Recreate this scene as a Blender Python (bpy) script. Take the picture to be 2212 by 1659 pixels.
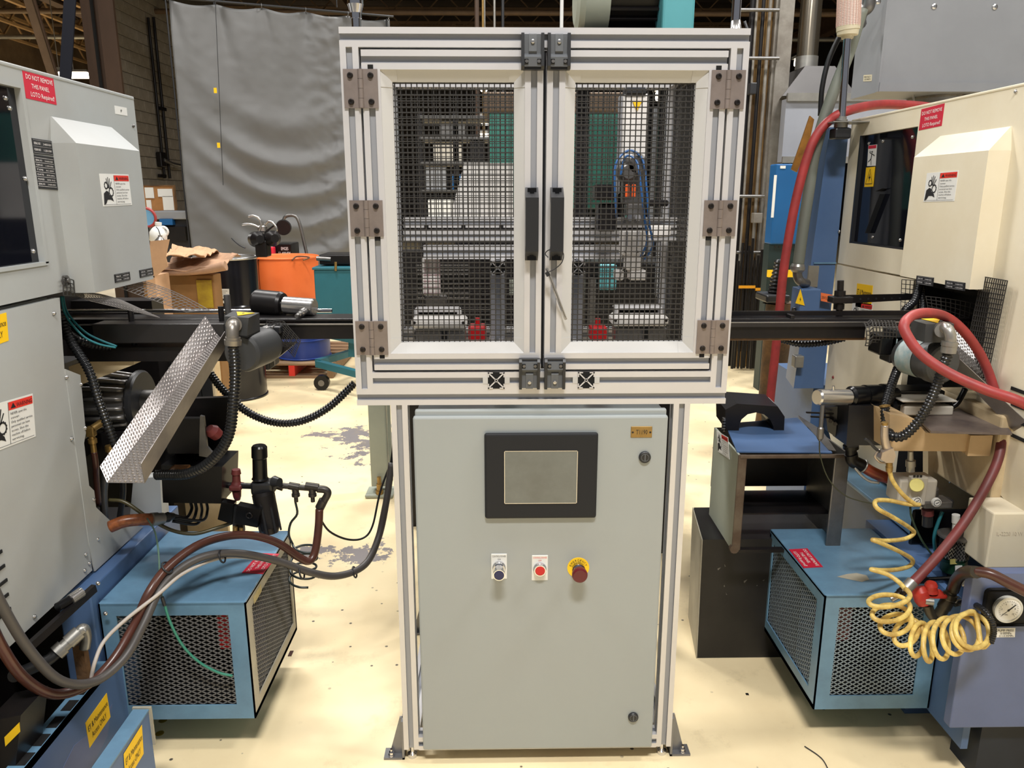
import bpy, bmesh, math, random
from mathutils import Vector as V, Matrix
random.seed(7)
for o in list(bpy.data.objects): bpy.data.objects.remove(o)
S = bpy.context.scene; COL = S.collection
# ---------------------------------------------------------------- camera
FPX = 1661.; TH = math.radians(13.7); PS = math.radians(1.04); CZ = 1.48
CF = V((math.sin(PS)*math.cos(TH), math.cos(PS)*math.cos(TH), -math.sin(TH)))
CR = V((math.cos(PS), -math.sin(PS), 0)); CU = CR.cross(CF)
cd = bpy.data.cameras.new('camera'); cam = bpy.data.objects.new('camera', cd); COL.objects.link(cam)
cd.sensor_width = 36; cd.lens = 36*FPX/2212; cd.clip_start = .05; cd.clip_end = 200
M = Matrix.Identity(4)
for i in range(3): M[i][0] = CR[i]; M[i][1] = CU[i]; M[i][2] = -CF[i]
M[2][3] = CZ; cam.matrix_world = M; S.camera = cam
# ---------------------------------------------------------------- world, lights, exposure
S.view_settings.view_transform = 'Standard'; S.view_settings.look = 'None'
S.view_settings.gamma = 1; S.view_settings.use_curve_mapping = False; S.view_settings.exposure = 0.0
W = bpy.data.worlds.new('world'); S.world = W; W.use_nodes = True
W.node_tree.nodes['Background'].inputs[0].default_value = (.9, .93, 1, 1)
W.node_tree.nodes['Background'].inputs[1].default_value = .2
LIGHTS = [((.15, -.9, 5.2), 290, (1.3, .45)), ((-2.6, 1.2, 5.4), 90, (1.3, .4)), ((3.2, 1.0, 5.4), 140, (1.3, .4)),
          ((-1.6, 4.6, 5.2), 190, (1.3, .4)), ((3.0, 4.6, 5.4), 200, (1.3, .4)), ((-4.2, 7.0, 6.2), 130, (1.3, .4)),
          ((.6, 8.2, 6.2), 230, (1.3, .4)), ((5.5, 9.0, 6.2), 230, (1.3, .4)), ((-9.5, 15.0, 3.6), 260, (1.3, .4)), ((-8.5, 20.0, 3.2), 380, (1.3, .4))]
for k, (p, e, s) in enumerate(LIGHTS):
    l = bpy.data.lights.new('high_bay_light', 'AREA'); l.shape = 'RECTANGLE'; l.size, l.size_y = s; l.energy = e
    l.color = (1, .975, .94); o = bpy.data.objects.new('high_bay_light', l); o.location = p; COL.objects.link(o)

# ---------------------------------------------------------------- helpers
def at(px, py, X=None, Y=None, Z=None):
    "pixel of the 2212x1659 frame -> the point of the place on a plane X=, Y= or Z="
    d = CF + CR*((px-1106)/FPX) + CU*((829.5-py)/FPX)
    t = Y/d.y if Y is not None else (X/d.x if X is not None else (Z-CZ)/d.z)
    return V((d.x*t, d.y*t, CZ+d.z*t))
def lin(c):
    return tuple((x/255/12.92 if x <= 10 else ((x/255+.055)/1.055)**2.4) for x in c)+(1,)
def mat(name, col, rough=.5, metal=0., var=0., scale=6., col2=None, bump=0., bscale=60., emit=None, trans=0., alpha=1., stretch=None, spec=None, ior=None):
    m = bpy.data.materials.new(name); m.use_nodes = True; nt = m.node_tree; b = nt.nodes['Principled BSDF']
    b.inputs['Base Color'].default_value = lin(col); b.inputs['Roughness'].default_value = rough; b.inputs['Metallic'].default_value = metal
    if spec is not None: b.inputs['Specular IOR Level'].default_value = spec
    if trans: b.inputs['Transmission Weight'].default_value = trans
    if alpha < 1: b.inputs['Alpha'].default_value = alpha
    if emit: b.inputs['Emission Color'].default_value = lin(col); b.inputs['Emission Strength'].default_value = emit
    if var or bump:
        tc = nt.nodes.new('ShaderNodeTexCoord'); mp = nt.nodes.new('ShaderNodeMapping'); nt.links.new(tc.outputs['Object'], mp.inputs[0])
        if stretch: mp.inputs['Scale'].default_value = stretch
    if var:
        n = nt.nodes.new('ShaderNodeTexNoise'); n.inputs['Scale'].default_value = scale; n.inputs['Detail'].default_value = 6; n.inputs['Roughness'].default_value = .65
        nt.links.new(mp.outputs[0], n.inputs['Vector'])
        r = nt.nodes.new('ShaderNodeValToRGB'); r.color_ramp.elements[0].position = .38; r.color_ramp.elements[1].position = .66
        c2 = lin(col2) if col2 else tuple(x*(1-.55) for x in lin(col)[:3])+(1,)
        a = lin(col)
        r.color_ramp.elements[0].color = tuple(a[i]*(1-var)+c2[i]*var for i in range(3))+(1,); r.color_ramp.elements[1].color = a
        nt.links.new(n.outputs[0], r.inputs[0]); nt.links.new(r.outputs[0], b.inputs['Base Color'])
    if bump:
        n2 = nt.nodes.new('ShaderNodeTexNoise'); n2.inputs['Scale'].default_value = bscale; n2.inputs['Detail'].default_value = 4
        nt.links.new(mp.outputs[0], n2.inputs['Vector']); bp = nt.nodes.new('ShaderNodeBump'); bp.inputs['Strength'].default_value = bump; bp.inputs['Distance'].default_value = .01
        nt.links.new(n2.outputs[0], bp.inputs['Height']); nt.links.new(bp.outputs[0], b.inputs['Normal'])
    return m

def smooth_path(pts, step=None, n=8):
    pts = [V(p) for p in pts]
    if len(pts) < 3: out = [pts[0].lerp(pts[-1], i/n) for i in range(n+1)]
    else:
        q = [pts[0]*2-pts[1]]+pts+[pts[-1]*2-pts[-2]]; out = []
        for i in range(1, len(q)-2):
            a, b, c, d = q[i-1:i+3]
            for k in range(n):
                t = k/n; out.append(.5*((2*b)+(c-a)*t+(2*a-5*b+4*c-d)*t*t+(3*b-a-3*c+d)*t**3))
        out.append(pts[-1])
    if step:
        L = [0.]
        for i in range(1, len(out)): L.append(L[-1]+(out[i]-out[i-1]).length)
        N = max(2, int(L[-1]/step)); r = []; j = 0
        for k in range(N+1):
            s = L[-1]*k/N
            while j < len(L)-2 and L[j+1] < s: j += 1
            r.append(out[j].lerp(out[j+1], (s-L[j])/max(1e-9, L[j+1]-L[j])))
        out = r
    return out

class MB:
    def __init__(s): s.bm = bmesh.new(); s.sm = False
    def face(s, vs, smooth=False):
        try:
            f = s.bm.faces.new(vs); f.smooth = smooth
        except ValueError: pass
    def hexa(s, p):     # 8 points: bottom ring 0-3, top ring 4-7
        v = [s.bm.verts.new(x) for x in p]
        for q in ((3, 2, 1, 0), (4, 5, 6, 7), (0, 1, 5, 4), (1, 2, 6, 5), (2, 3, 7, 6), (3, 0, 4, 7)): s.face([v[i] for i in q])
        return s
    def box(s, a, b):
        x0, x1 = sorted((a[0], b[0])); y0, y1 = sorted((a[1], b[1])); z0, z1 = sorted((a[2], b[2]))
        return s.hexa([(x0, y0, z0), (x1, y0, z0), (x1, y1, z0), (x0, y1, z0), (x0, y0, z1), (x1, y0, z1), (x1, y1, z1), (x0, y1, z1)])
    def bevbox(s, a, b, r=.004, seg=2):
        t = bmesh.new(); x0, x1 = sorted((a[0], b[0])); y0, y1 = sorted((a[1], b[1])); z0, z1 = sorted((a[2], b[2]))
        bmesh.ops.create_cube(t, size=1, matrix=Matrix.Translation(((x0+x1)/2, (y0+y1)/2, (z0+z1)/2)) @ Matrix.Diagonal((x1-x0, y1-y0, z1-z0, 1)))
        bmesh.ops.bevel(t, geom=t.edges[:], offset=r, segments=seg, affect='EDGES', profile=.5)
        return s.add(t)
    def add(s, t, mtx=None):
        me = bpy.data.meshes.new('t'); t.to_mesh(me); t.free()
        if mtx: me.transform(mtx)
        s.bm.from_mesh(me); bpy.data.meshes.remove(me); return s
    def bar(s, p0, p1, w, h, up=(0, 0, 1)):
        p0 = V(p0); p1 = V(p1); d = (p1-p0).normalized(); u = V(up)
        if abs(d.dot(u)) > .99: u = V((0, 1, 0))
        r = d.cross(u).normalized()*w/2; u = r.cross(d).normalized()*h/2
        return s.hexa([p0-r-u, p0+r-u, p0+r+u, p0-r+u, p1-r-u, p1+r-u, p1+r+u, p1-r+u])
    def prism(s, pts, vec):
        vec = V(vec); a = [s.bm.verts.new(p) for p in pts]; b = [s.bm.verts.new(V(p)+vec) for p in pts]; n = len(pts)
        s.face(a); s.face(b[::-1])
        for i in range(n): s.face([a[i], a[(i+1) % n], b[(i+1) % n], b[i]])
        return s
    def rings(s, rs, cap=True, smooth=True, closed=False):
        vr = [[s.bm.verts.new(p) for p in r] for r in rs]; n = len(rs[0])
        for i in range(len(vr)-(0 if closed else 1)):
            A, B = vr[i], vr[(i+1) % len(vr)]
            for k in range(n): s.face([A[k], A[(k+1) % n], B[(k+1) % n], B[k]], smooth)
        if cap and not closed: s.face(vr[0][::-1]); s.face(vr[-1])
        return s
    def cyl(s, p0, p1, r, r1=None, seg=16):
        return s.lathe(p0, p1, [(0, r), (1, r if r1 is None else r1)], seg)
    def lathe(s, p0, p1, prof, seg=20, flat=True, cap=True):
        "prof: (t, r) along p0->p1, t in 0..1"
        p0 = V(p0); p1 = V(p1); d = (p1-p0); dn = d.normalized(); a = dn.orthogonal().normalized(); b = dn.cross(a)
        def ring(t, r): return [p0+d*t+(a*math.cos(2*math.pi*k/seg)+b*math.sin(2*math.pi*k/seg))*max(r, 1e-5) for k in range(seg)]
        if not flat: return s.rings([ring(t, r) for t, r in prof], cap)
        for i in range(len(prof)-1):
            A = [s.bm.verts.new(p) for p in ring(*prof[i])]; B = [s.bm.verts.new(p) for p in ring(*prof[i+1])]
            for k in range(seg): s.face([A[k], A[(k+1) % seg], B[(k+1) % seg], B[k]], abs(prof[i][0]-prof[i+1][0]) > 1e-6)
            if cap and i == 0: s.face([s.bm.verts.new(v.co) for v in A[::-1]])
            if cap and i == len(prof)-2: s.face([s.bm.verts.new(v.co) for v in B])
        return s
    def tube(s, pts, r, seg=8, smooth=True, path=True, n=8, step=None, rf=None, cap=True):
        P = smooth_path(pts, step, n) if path else [V(p) for p in pts]
        d = (P[1]-P[0]).normalized(); a = d.orthogonal().normalized(); rs = []
        for i, p in enumerate(P):
            t = (P[min(i+1, len(P)-1)]-P[max(i-1, 0)]).normalized()
            a = (a-t*a.dot(t)).normalized(); b = t.cross(a); rr = r if rf is None else rf(i, r)
            rs.append([p+(a*math.cos(2*math.pi*k/seg)+b*math.sin(2*math.pi*k/seg))*rr for k in range(seg)])
        return s.rings(rs, cap, smooth)
    def corr(s, pts, r, pitch=.009, seg=12):
        return s.tube(pts, r, seg, step=pitch/4, rf=lambda i, r: r*(1, .99, .80, .80)[i % 4])
    def sphere(s, c, r, seg=14, sc=(1, 1, 1)):
        t = bmesh.new(); bmesh.ops.create_uvsphere(t, u_segments=seg, v_segments=seg//2+1, radius=r)
        for f in t.faces: f.smooth = True
        return s.add(t, Matrix.Translation(c) @ Matrix.Diagonal((sc[0], sc[1], sc[2], 1)))
    def torus(s, c, n, R, r, seg=24, ms=8, a0=0, a1=2*math.pi):
        n = V(n).normalized(); a = n.orthogonal().normalized(); b = n.cross(a)
        full = abs(a1-a0-2*math.pi) < 1e-6; K = seg if full else seg+1
        rs = []
        for i in range(K):
            t = a0+(a1-a0)*i/seg; e = a*math.cos(t)+b*math.sin(t)
            rs.append([V(c)+e*(R+r*math.cos(2*math.pi*k/ms))+n*r*math.sin(2*math.pi*k/ms) for k in range(ms)])
        return s.rings(rs, True, True, full)
    def sheet(s, rows, th, smooth=False):
        "grid of points (list of rows) given thickness th along the normals"
        R = [[V(p) for p in r] for r in rows]; H, Wd = len(R), len(R[0]); nn = []
        for i in range(H):
            row = []
            for j in range(Wd):
                du = R[i][min(j+1, Wd-1)]-R[i][max(j-1, 0)]; dv = R[min(i+1, H-1)][j]-R[max(i-1, 0)][j]
                row.append(du.cross(dv).normalized()*th)
            nn.append(row)
        A = [[s.bm.verts.new(p) for p in r] for r in R]; B = [[s.bm.verts.new(R[i][j]+nn[i][j]) for j in range(Wd)] for i in range(H)]
        for i in range(H-1):
            for j in range(Wd-1):
                s.face([A[i][j], A[i+1][j], A[i+1][j+1], A[i][j+1]], smooth); s.face([B[i][j], B[i][j+1], B[i+1][j+1], B[i+1][j]], smooth)
        for i in range(H-1):
            s.face([A[i][0], B[i][0], B[i+1][0], A[i+1][0]]); s.face([A[i][-1], A[i+1][-1], B[i+1][-1], B[i][-1]])
        for j in range(Wd-1):
            s.face([A[0][j], A[0][j+1], B[0][j+1], B[0][j]]); s.face([A[-1][j], B[-1][j], B[-1][j+1], A[-1][j+1]])
        return s

def rootloc(p):
    while p.parent: p = p.parent
    return p.location
def obj(name, mb, m, parent=None, label=None, kind=None, recalc=True):
    bm = mb.bm
    if recalc: bmesh.ops.recalc_face_normals(bm, faces=bm.faces[:])
    me = bpy.data.meshes.new(name); mi = any(f.material_index for f in bm.faces); bm.to_mesh(me); bm.free(); me.materials.append(m)
    if mi: me.materials.append(M_ALUD)
    o = bpy.data.objects.new(name, me); COL.objects.link(o)
    if parent:
        T = rootloc(parent); me.transform(Matrix.Translation(-T)); o.parent = parent
    else:
        xs = [v.co for v in me.vertices]; c = sum(xs, V())/len(xs); c.z = min(v.z for v in xs)
        me.transform(Matrix.Translation(-c)); o.location = c
    if label: o['label'] = label
    if kind: o['kind'] = kind
    return o
def thing(name, label, cat, loc, group=None):
    o = bpy.data.objects.new(name, None); COL.objects.link(o); o.location = loc; o.empty_display_size = .05
    o['label'] = label; o['category'] = cat
    if group: o['group'] = group
    return o
def solo(name, mb, m, label, cat, group=None, kind=None):
    o = obj(name, mb, m, None, label, kind); o['category'] = cat
    if group: o['group'] = group
    return o
def struct(name, mb, m): return obj(name, mb, m, None, None, 'structure')
def copy_tree(o, parent=None):
    c = o.copy(); COL.objects.link(c); c.parent = parent
    for ch in o.children: copy_tree(ch, c)
    return c

# text and stickers: drawn in the unit square of a flat quad (x right, y down)
_tx = {}
def textmesh(t, sp=1.):
    if (t, sp) not in _tx:
        c = bpy.data.curves.new('t', 'FONT'); c.body = t; c.align_x = 'LEFT'; c.resolution_u = 2; c.size = 1; c.space_character = sp
        o = bpy.data.objects.new('t', c); COL.objects.link(o); bpy.context.view_layer.update()
        me = bpy.data.meshes.new_from_object(o); bpy.data.objects.remove(o)
        vs = [tuple(v.co[:2]) for v in me.vertices]; fs = [tuple(p.vertices) for p in me.polygons]; bpy.data.meshes.remove(me)
        _tx[(t, sp)] = (vs, fs)
    return _tx[(t, sp)]
class Flat:
    "a flat print: TL, TR, BL corner points in space"
    def __init__(s, TL, TR, BL, out=None):
        s.o = V(TL); s.u = V(TR)-s.o; s.v = V(BL)-s.o; s.n = s.u.cross(s.v).normalized()*-1
        if out is not None and s.n.dot(V(out)) < 0: s.n = -s.n
        s.asp = s.u.length/s.v.length
    def p(s, x, y, h=0): return s.o+s.u*x+s.v*y+s.n*h
    def poly(s, mb, pts, h=.0012):
        mb.face([mb.bm.verts.new(s.p(x, y, h)) for x, y in pts])
    def rect(s, mb, x0, y0, x1, y1, h=.0012): s.poly(mb, [(x0, y0), (x1, y0), (x1, y1), (x0, y1)], h)
    def ring(s, mb, cx, cy, r, w, n=20, h=.0014, teeth=0, a0=0., a1=6.28318):
        A = []; B = []
        for i in range(n+1):
            t = a0+(a1-a0)*i/n; R = r*(1.18 if teeth and (i % 2) else 1)
            A.append(mb.bm.verts.new(s.p(cx+math.cos(t)*R/s.asp, cy+math.sin(t)*R, h))); B.append(mb.bm.verts.new(s.p(cx+math.cos(t)*(r-w)/s.asp, cy+math.sin(t)*(r-w), h)))
        for i in range(n): mb.face([A[i], A[i+1], B[i+1], B[i]])
    def line(s, mb, x0, y0, x1, y1, w, h=.0014):
        dx = (x1-x0)*s.asp; dy = y1-y0; L = math.hypot(dx, dy); nx, ny = -dy/L*w/2/s.asp, dx/L*w/2
        s.poly(mb, [(x0+nx, y0+ny), (x1+nx, y1+ny), (x1-nx, y1-ny), (x0-nx, y0-ny)], h)
    def text(s, mb, t, x0, y1, hgt, width=None, h=.0016, center=None, sp=1.):
        vs, fs = textmesh(t, sp); w = max(v[0] for v in vs); k = hgt/.72; kx = k/s.asp
        if width: kx = width/w
        if center is not None: x0 = center-w*kx/2
        V_ = [mb.bm.verts.new(s.p(x0+v[0]*kx, y1-v[1]*k, h)) for v in vs]
        for f in fs: mb.face([V_[i] for i in f])
    def slab(s, th=.001, x0=0, y0=0, x1=1, y1=1):
        mb = MB(); return mb.prism([s.p(x0, y0), s.p(x1, y0), s.p(x1, y1), s.p(x0, y1)], s.n*th)

# ---------------------------------------------------------------- materials
M_ALU = mat('anodised_aluminium', (214, 212, 213), .40, .35, var=.08, scale=3)
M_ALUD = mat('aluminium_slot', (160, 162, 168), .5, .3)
M_TRIM = mat('grey_rubber_trim', (190, 189, 187), .55)
M_WIRE = mat('black_wire', (62, 60, 58), .45, .3)
M_HINGE = mat('brushed_hinge_steel', (150, 138, 132), .45, .55, var=.3, scale=20)
M_SCREW = mat('dark_screw', (60, 56, 54), .35, .8)
M_STEEL = mat('bright_steel', (200, 198, 196), .25, .9)
M_CHROME = mat('chrome', (215, 215, 220), .12, 1.)
M_STEELD = mat('dull_steel', (128, 126, 124), .4, .8, var=.3, scale=30)
M_BLK = mat('black_plastic', (34, 35, 38), .42)
M_BLKG = mat('gloss_black', (12, 12, 14), .28, spec=.35)
M_BLKM = mat('black_oily_metal', (22, 21, 23), .36, .1, var=.4, scale=14, col2=(38, 32, 29), spec=.35)
M_PIPE = mat('dark_iron_pipe', (70, 66, 62), .4, .5, var=.4, scale=30)
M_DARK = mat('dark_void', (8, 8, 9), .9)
M_LATCH = mat('grey_latch', (92, 95, 99), .5)
M_CAB = mat('cabinet_grey', (158, 164, 164), .40, var=.12, scale=2.5, col2=(154, 148, 148))
M_SCRN = mat('dark_panel', (36, 37, 40), .6, spec=.25)
M_GLASSD = mat('screen_glass', (96, 102, 102), .06, var=.45, scale=9, spec=.9)
M_BRASS = mat('brass', (160, 130, 76), .38, .6, var=.3, scale=60)
M_WHITE = mat('white_plastic', (226, 226, 222), .5)
M_YEL = mat('yellow_sticker', (248, 200, 20), .5)
M_RED = mat('red_plastic', (196, 20, 26), .35)
M_REDS = mat('red_sticker', (200, 38, 62), .45)
M_REDH = mat('warning_red', (222, 52, 40), .45)
M_DRED = mat('dark_red_plastic', (92, 14, 26), .3)
M_BLUEP = mat('blue_lens', (22, 28, 78), .25)
M_INK = mat('black_ink', (22, 22, 26), .6)
M_INKW = mat('white_ink', (240, 236, 234), .6)
M_GREY = mat('machine_grey', (172, 176, 176), .40, var=.3, scale=2.2, col2=(152, 146, 138))
M_CREAM = mat('machine_cream', (234, 226, 204), .42, var=.35, scale=2.0, col2=(206, 188, 150))
M_CREAM2 = mat('machine_cream_stained', (222, 204, 168), .45, var=.6, scale=5, col2=(176, 150, 110))
M_BLUE = mat('chiller_blue', (106, 146, 174), .34, var=.5, scale=6, col2=(78, 104, 128))
M_BLUED = mat('machine_blue', (80, 108, 150), .4, var=.4, scale=3, col2=(66, 90, 124))
M_BLUEP2 = mat('purple_blue_panel', (100, 114, 152), .42, var=.3, scale=3)
M_BEIGE = mat('chiller_side_grey', (176, 170, 152), .45, var=.4, scale=8)
M_EXP = mat('expanded_metal', (124, 124, 124), .5, .4)
M_EXPB = mat('expanded_metal_blue', (142, 156, 166), .5, .2)
M_COND = mat('black_conduit', (24, 25, 27), .28)
M_EMB = mat('embossed_stainless', (186, 180, 178), .32, .85, var=.2, scale=40)
M_HOSEB = mat('brown_hose', (84, 48, 38), .3, var=.6, scale=14, col2=(62, 40, 34))
M_HOSER = mat('red_rubber_hose', (170, 58, 56), .5, var=.5, scale=16, col2=(110, 44, 46))
M_HOSEM = mat('maroon_hose', (122, 48, 48), .5, var=.6, scale=12, col2=(78, 48, 46))
M_HOSEG = mat('grey_cable', (70, 66, 64), .45)
M_HOSEW = mat('white_cable', (176, 168, 160), .5)
M_HOSEK = mat('black_cable', (26, 26, 28), .4)
M_COIL = mat('yellow_coil_hose', (246, 220, 130), .4, var=.75, scale=26, col2=(160, 122, 60))
M_TEALT = mat('teal_tube', (40, 118, 128), .35)
M_GRNT = mat('green_tube', (52, 128, 108), .4)
M_BTUBE = mat('blue_tube', (44, 92, 150), .3)
M_RUST = mat('rusty_brown', (128, 92, 52), .65, var=.9, scale=5, col2=(58, 44, 34), bump=.3)
M_BROWNC = mat('brown_column_paint', (80, 60, 46), .6, var=.5, scale=4, stretch=(1, 1, .2))
M_CARD = mat('cardboard', (196, 156, 120), .8, var=.3, scale=8)
M_PAPER = mat('kraft_paper', (176, 138, 108), .8, var=.5, scale=6, col2=(90, 74, 70))
M_WOOD = mat('pallet_wood', (158, 128, 96), .8, var=.5, scale=9, stretch=(.3, 3, 3))
M_ORANGE = mat('orange_drum_paint', (246, 122, 60), .4, var=.3, scale=4, col2=(228, 96, 44))
M_BLUEDR = mat('blue_drum_paint', (34, 62, 140), .35, var=.3, scale=4)
M_TEAL = mat('teal_paint', (38, 104, 118), .45, var=.25, scale=3)
M_TEALL = mat('light_teal_paint', (92, 168, 176), .45, var=.2, scale=3)
M_BLKDR = mat('black_drum_paint', (20, 20, 26), .22)
M_CURT = mat('grey_tarpaulin', (100, 101, 101), .5, var=.22, scale=1.4, col2=(88, 84, 82))
M_BLOCK = mat('grey_concrete_block', (150, 142, 130), .9, var=.4, scale=7, bump=.3)
M_MORTAR = mat('mortar', (104, 98, 90), .95, var=.3, scale=10)
M_JOIST = mat('joist_paint', (112, 90, 68), .6, var=.4, scale=4)
M_DECK = mat('roof_deck', (58, 50, 46), .8, var=.4, scale=1)
M_GBOX = mat('grey_sheet_box', (142, 144, 148), .5, var=.2, scale=2.5)
M_GBOOTH = mat('pale_grey_booth', (150, 154, 164), .45, var=.2, scale=2)
M_CBLUE = mat('cabinet_blue', (24, 92, 150), .4, var=.2, scale=3)
M_CONDG = mat('grey_flex_conduit', (118, 122, 112), .5)
M_GALV = mat('galvanised_steel', (168, 166, 160), .35, .7, var=.3, scale=12)
M_STAIN = mat('stainless_duct', (176, 166, 148), .2, .95, stretch=(8, 8, .3), var=.4, scale=6)
M_ORST = mat('orange_sticker', (238, 120, 66), .5)
M_GRND = mat('dark_green', (22, 62, 44), .4)
M_LENS = mat('clear_lens', (222, 204, 196), .25, spec=.6)
M_CREAMP = mat('cream_plastic', (206, 196, 168), .5)
M_IVORY = mat('valve_grey', (186, 180, 168), .45)
M_YDIAL = mat('pale_yellow_dial', (222, 212, 130), .45)
M_TAN = mat('tan_paint', (206, 176, 134), .45, var=.35, scale=5)
M_GREEN2 = mat('greenish_grey_paint', (166, 172, 158), .45, var=.2, scale=4)
M_AMB = mat('amber_plate', (168, 116, 44), .5, var=.6, scale=20, col2=(96, 66, 30))
M_GLOW = mat('lit_lamp', (255, 244, 224), .5, emit=6.)
# ================================================================ SETTING
def floor_mat():
    m = mat('epoxy_floor', (248, 230, 188), .5); nt = m.node_tree; b = nt.nodes['Principled BSDF']; N = nt.nodes.new; L = nt.links.new
    tc = N('ShaderNodeTexCoord')
    def noise(s, d=6, r=.6):
        n = N('ShaderNodeTexNoise'); n.inputs['Scale'].default_value = s; n.inputs['Detail'].default_value = d; n.inputs['Roughness'].default_value = r; L(tc.outputs['Object'], n.inputs['Vector']); return n.outputs[0]
    def math_(op, a, c, v=None):
        n = N('ShaderNodeMath'); n.operation = op
        for i, x in enumerate((a, c)):
            if hasattr(x, 'links'): L(x, n.inputs[i])
            else: n.inputs[i].default_value = x
        return n.outputs[0]
    def ramp(x, p0, p1, inv=False):
        r = N('ShaderNodeMapRange'); r.inputs[1].default_value = p0; r.inputs[2].default_value = p1; r.inputs[3].default_value = 1 if inv else 0; r.inputs[4].default_value = 0 if inv else 1; L(x, r.inputs[0]); return r.outputs[0]
    base = N('ShaderNodeMixRGB'); base.inputs[1].default_value = lin((250, 231, 188)); base.inputs[2].default_value = lin((234, 212, 168)); L(ramp(noise(1.6), .42, .72), base.inputs[0])
    # bare worn patches, each round a place of its own
    tot = None; nz = noise(9, 8, .7)
    for (x, y, rx, ry) in ((-.66, 4.55, .30, .34), (-.90, 4.75, .28, .16), (-.58, 3.02, .13, .10), (-.78, 3.05, .09, .07), (.35, 4.6, .3, .15)):
        mp = N('ShaderNodeMapping'); mp.vector_type = 'TEXTURE'; mp.inputs['Location'].default_value = (x, y, 0); mp.inputs['Scale'].default_value = (rx, ry, 1); L(tc.outputs['Object'], mp.inputs[0])
        ln = N('ShaderNodeVectorMath'); ln.operation = 'LENGTH'; L(mp.outputs[0], ln.inputs[0])
        k = math_('SUBTRACT', nz, math_('MULTIPLY', ln.outputs['Value'], .16)); s = ramp(k, .375, .385)
        tot = s if tot is None else math_('MAXIMUM', tot, s)
    m1 = N('ShaderNodeMixRGB'); L(tot, m1.inputs[0]); L(base.outputs[0], m1.inputs[1]); m1.inputs[2].default_value = lin((140, 134, 134))
    vo = N('ShaderNodeTexVoronoi'); vo.inputs['Scale'].default_value = 15; vo.inputs['Randomness'].default_value = 1; L(tc.outputs['Object'], vo.inputs['Vector'])
    sp = math_('MULTIPLY', ramp(vo.outputs['Distance'], .06, .09, True), ramp(noise(2.3, 3), .44, .50))
    m2 = N('ShaderNodeMixRGB'); L(sp, m2.inputs[0]); L(m1.outputs[0], m2.inputs[1]); m2.inputs[2].default_value = lin((92, 84, 74))
    gr = math_('MULTIPLY', ramp(noise(5, 8, .75), .56, .70), .35)
    m3 = N('ShaderNodeMixRGB'); L(gr, m3.inputs[0]); L(m2.outputs[0], m3.inputs[1]); m3.inputs[2].default_value = lin((176, 154, 116))
    L(m3.outputs[0], b.inputs['Base Color']); L(ramp(noise(7), .3, .7), (rr := N('ShaderNodeMath')).inputs[0]); rr.operation = 'MULTIPLY_ADD'; rr.inputs[1].default_value = .25; rr.inputs[2].default_value = .3; L(rr.outputs[0], b.inputs['Roughness'])
    return m
mb = MB(); mb.box((-14, -3, -.1), (14, 30, 0)); fl = obj('floor', mb, floor_mat(), None, None, 'structure')
fl.data.transform(Matrix.Translation(fl.location)); fl.location = (0, 0, 0)
mb = MB(); mb.box((-14, -3, 7.0), (14, 30, 7.1)); ce = struct('ceiling', mb, M_DECK)
mb = MB(); mb.box((-14, 30, 0), (14, 30.2, 7)); struct('wall_back', mb, mat('dark_back_wall', (52, 48, 48), .9, var=.5, scale=.6))
mb = MB(); mb.box((14, -3, 0), (14.2, 30, 7)); struct('wall_right', mb, mat('grey_side_wall', (112, 108, 104), .9, var=.3, scale=.6))
mb = MB(); mb.box((-24, 12, -.1), (-14, 30, 7)); struct('wall_outer', mb, mat('tan_side_wall', (120, 98, 74), .9, var=.6, scale=.8, col2=(52, 42, 34)))
mb = MB(); mb.box((-24.2, -3, 0), (-14, 12, 7)) if 0 else mb.box((-14.2, -3, 0), (-14, 12, 7)); struct('wall_near_left', mb, bpy.data.materials['tan_side_wall'])
# corrugated roof deck ribs
for k in range(26):
    y = 7+k*.9; mb = MB(); mb.box((-14, y, 6.94), (14, y+.35, 7.0)); obj('deck_rib', mb, M_DECK, ce)
# block wall at the left, each block a piece
XW = -6.5
mb = MB(); mb.box((XW-.06, 14.1, 0), (XW-.012, 20.0, 6.9)); wl = struct('wall_left', mb, M_MORTAR)
bm0 = MB().bevbox((-.02, -.196, 0), (0, .196, .192), .006, 1).bm; bme = bpy.data.meshes.new('block'); bm0.to_mesh(bme); bm0.free(); bme.materials.append(M_BLOCK)
n = 0
for r in range(3, 32):
    for c in range(13):
        y = 14.3+c*.4+(.2 if r % 2 else 0)
        if y > 19.6 or n >= 296: continue
        b = bpy.data.objects.new('block', bme); COL.objects.link(b); b.parent = wl
        b.location = V((XW+.006+random.uniform(-.003, .003), y, r*.2))-wl.location; n += 1
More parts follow.
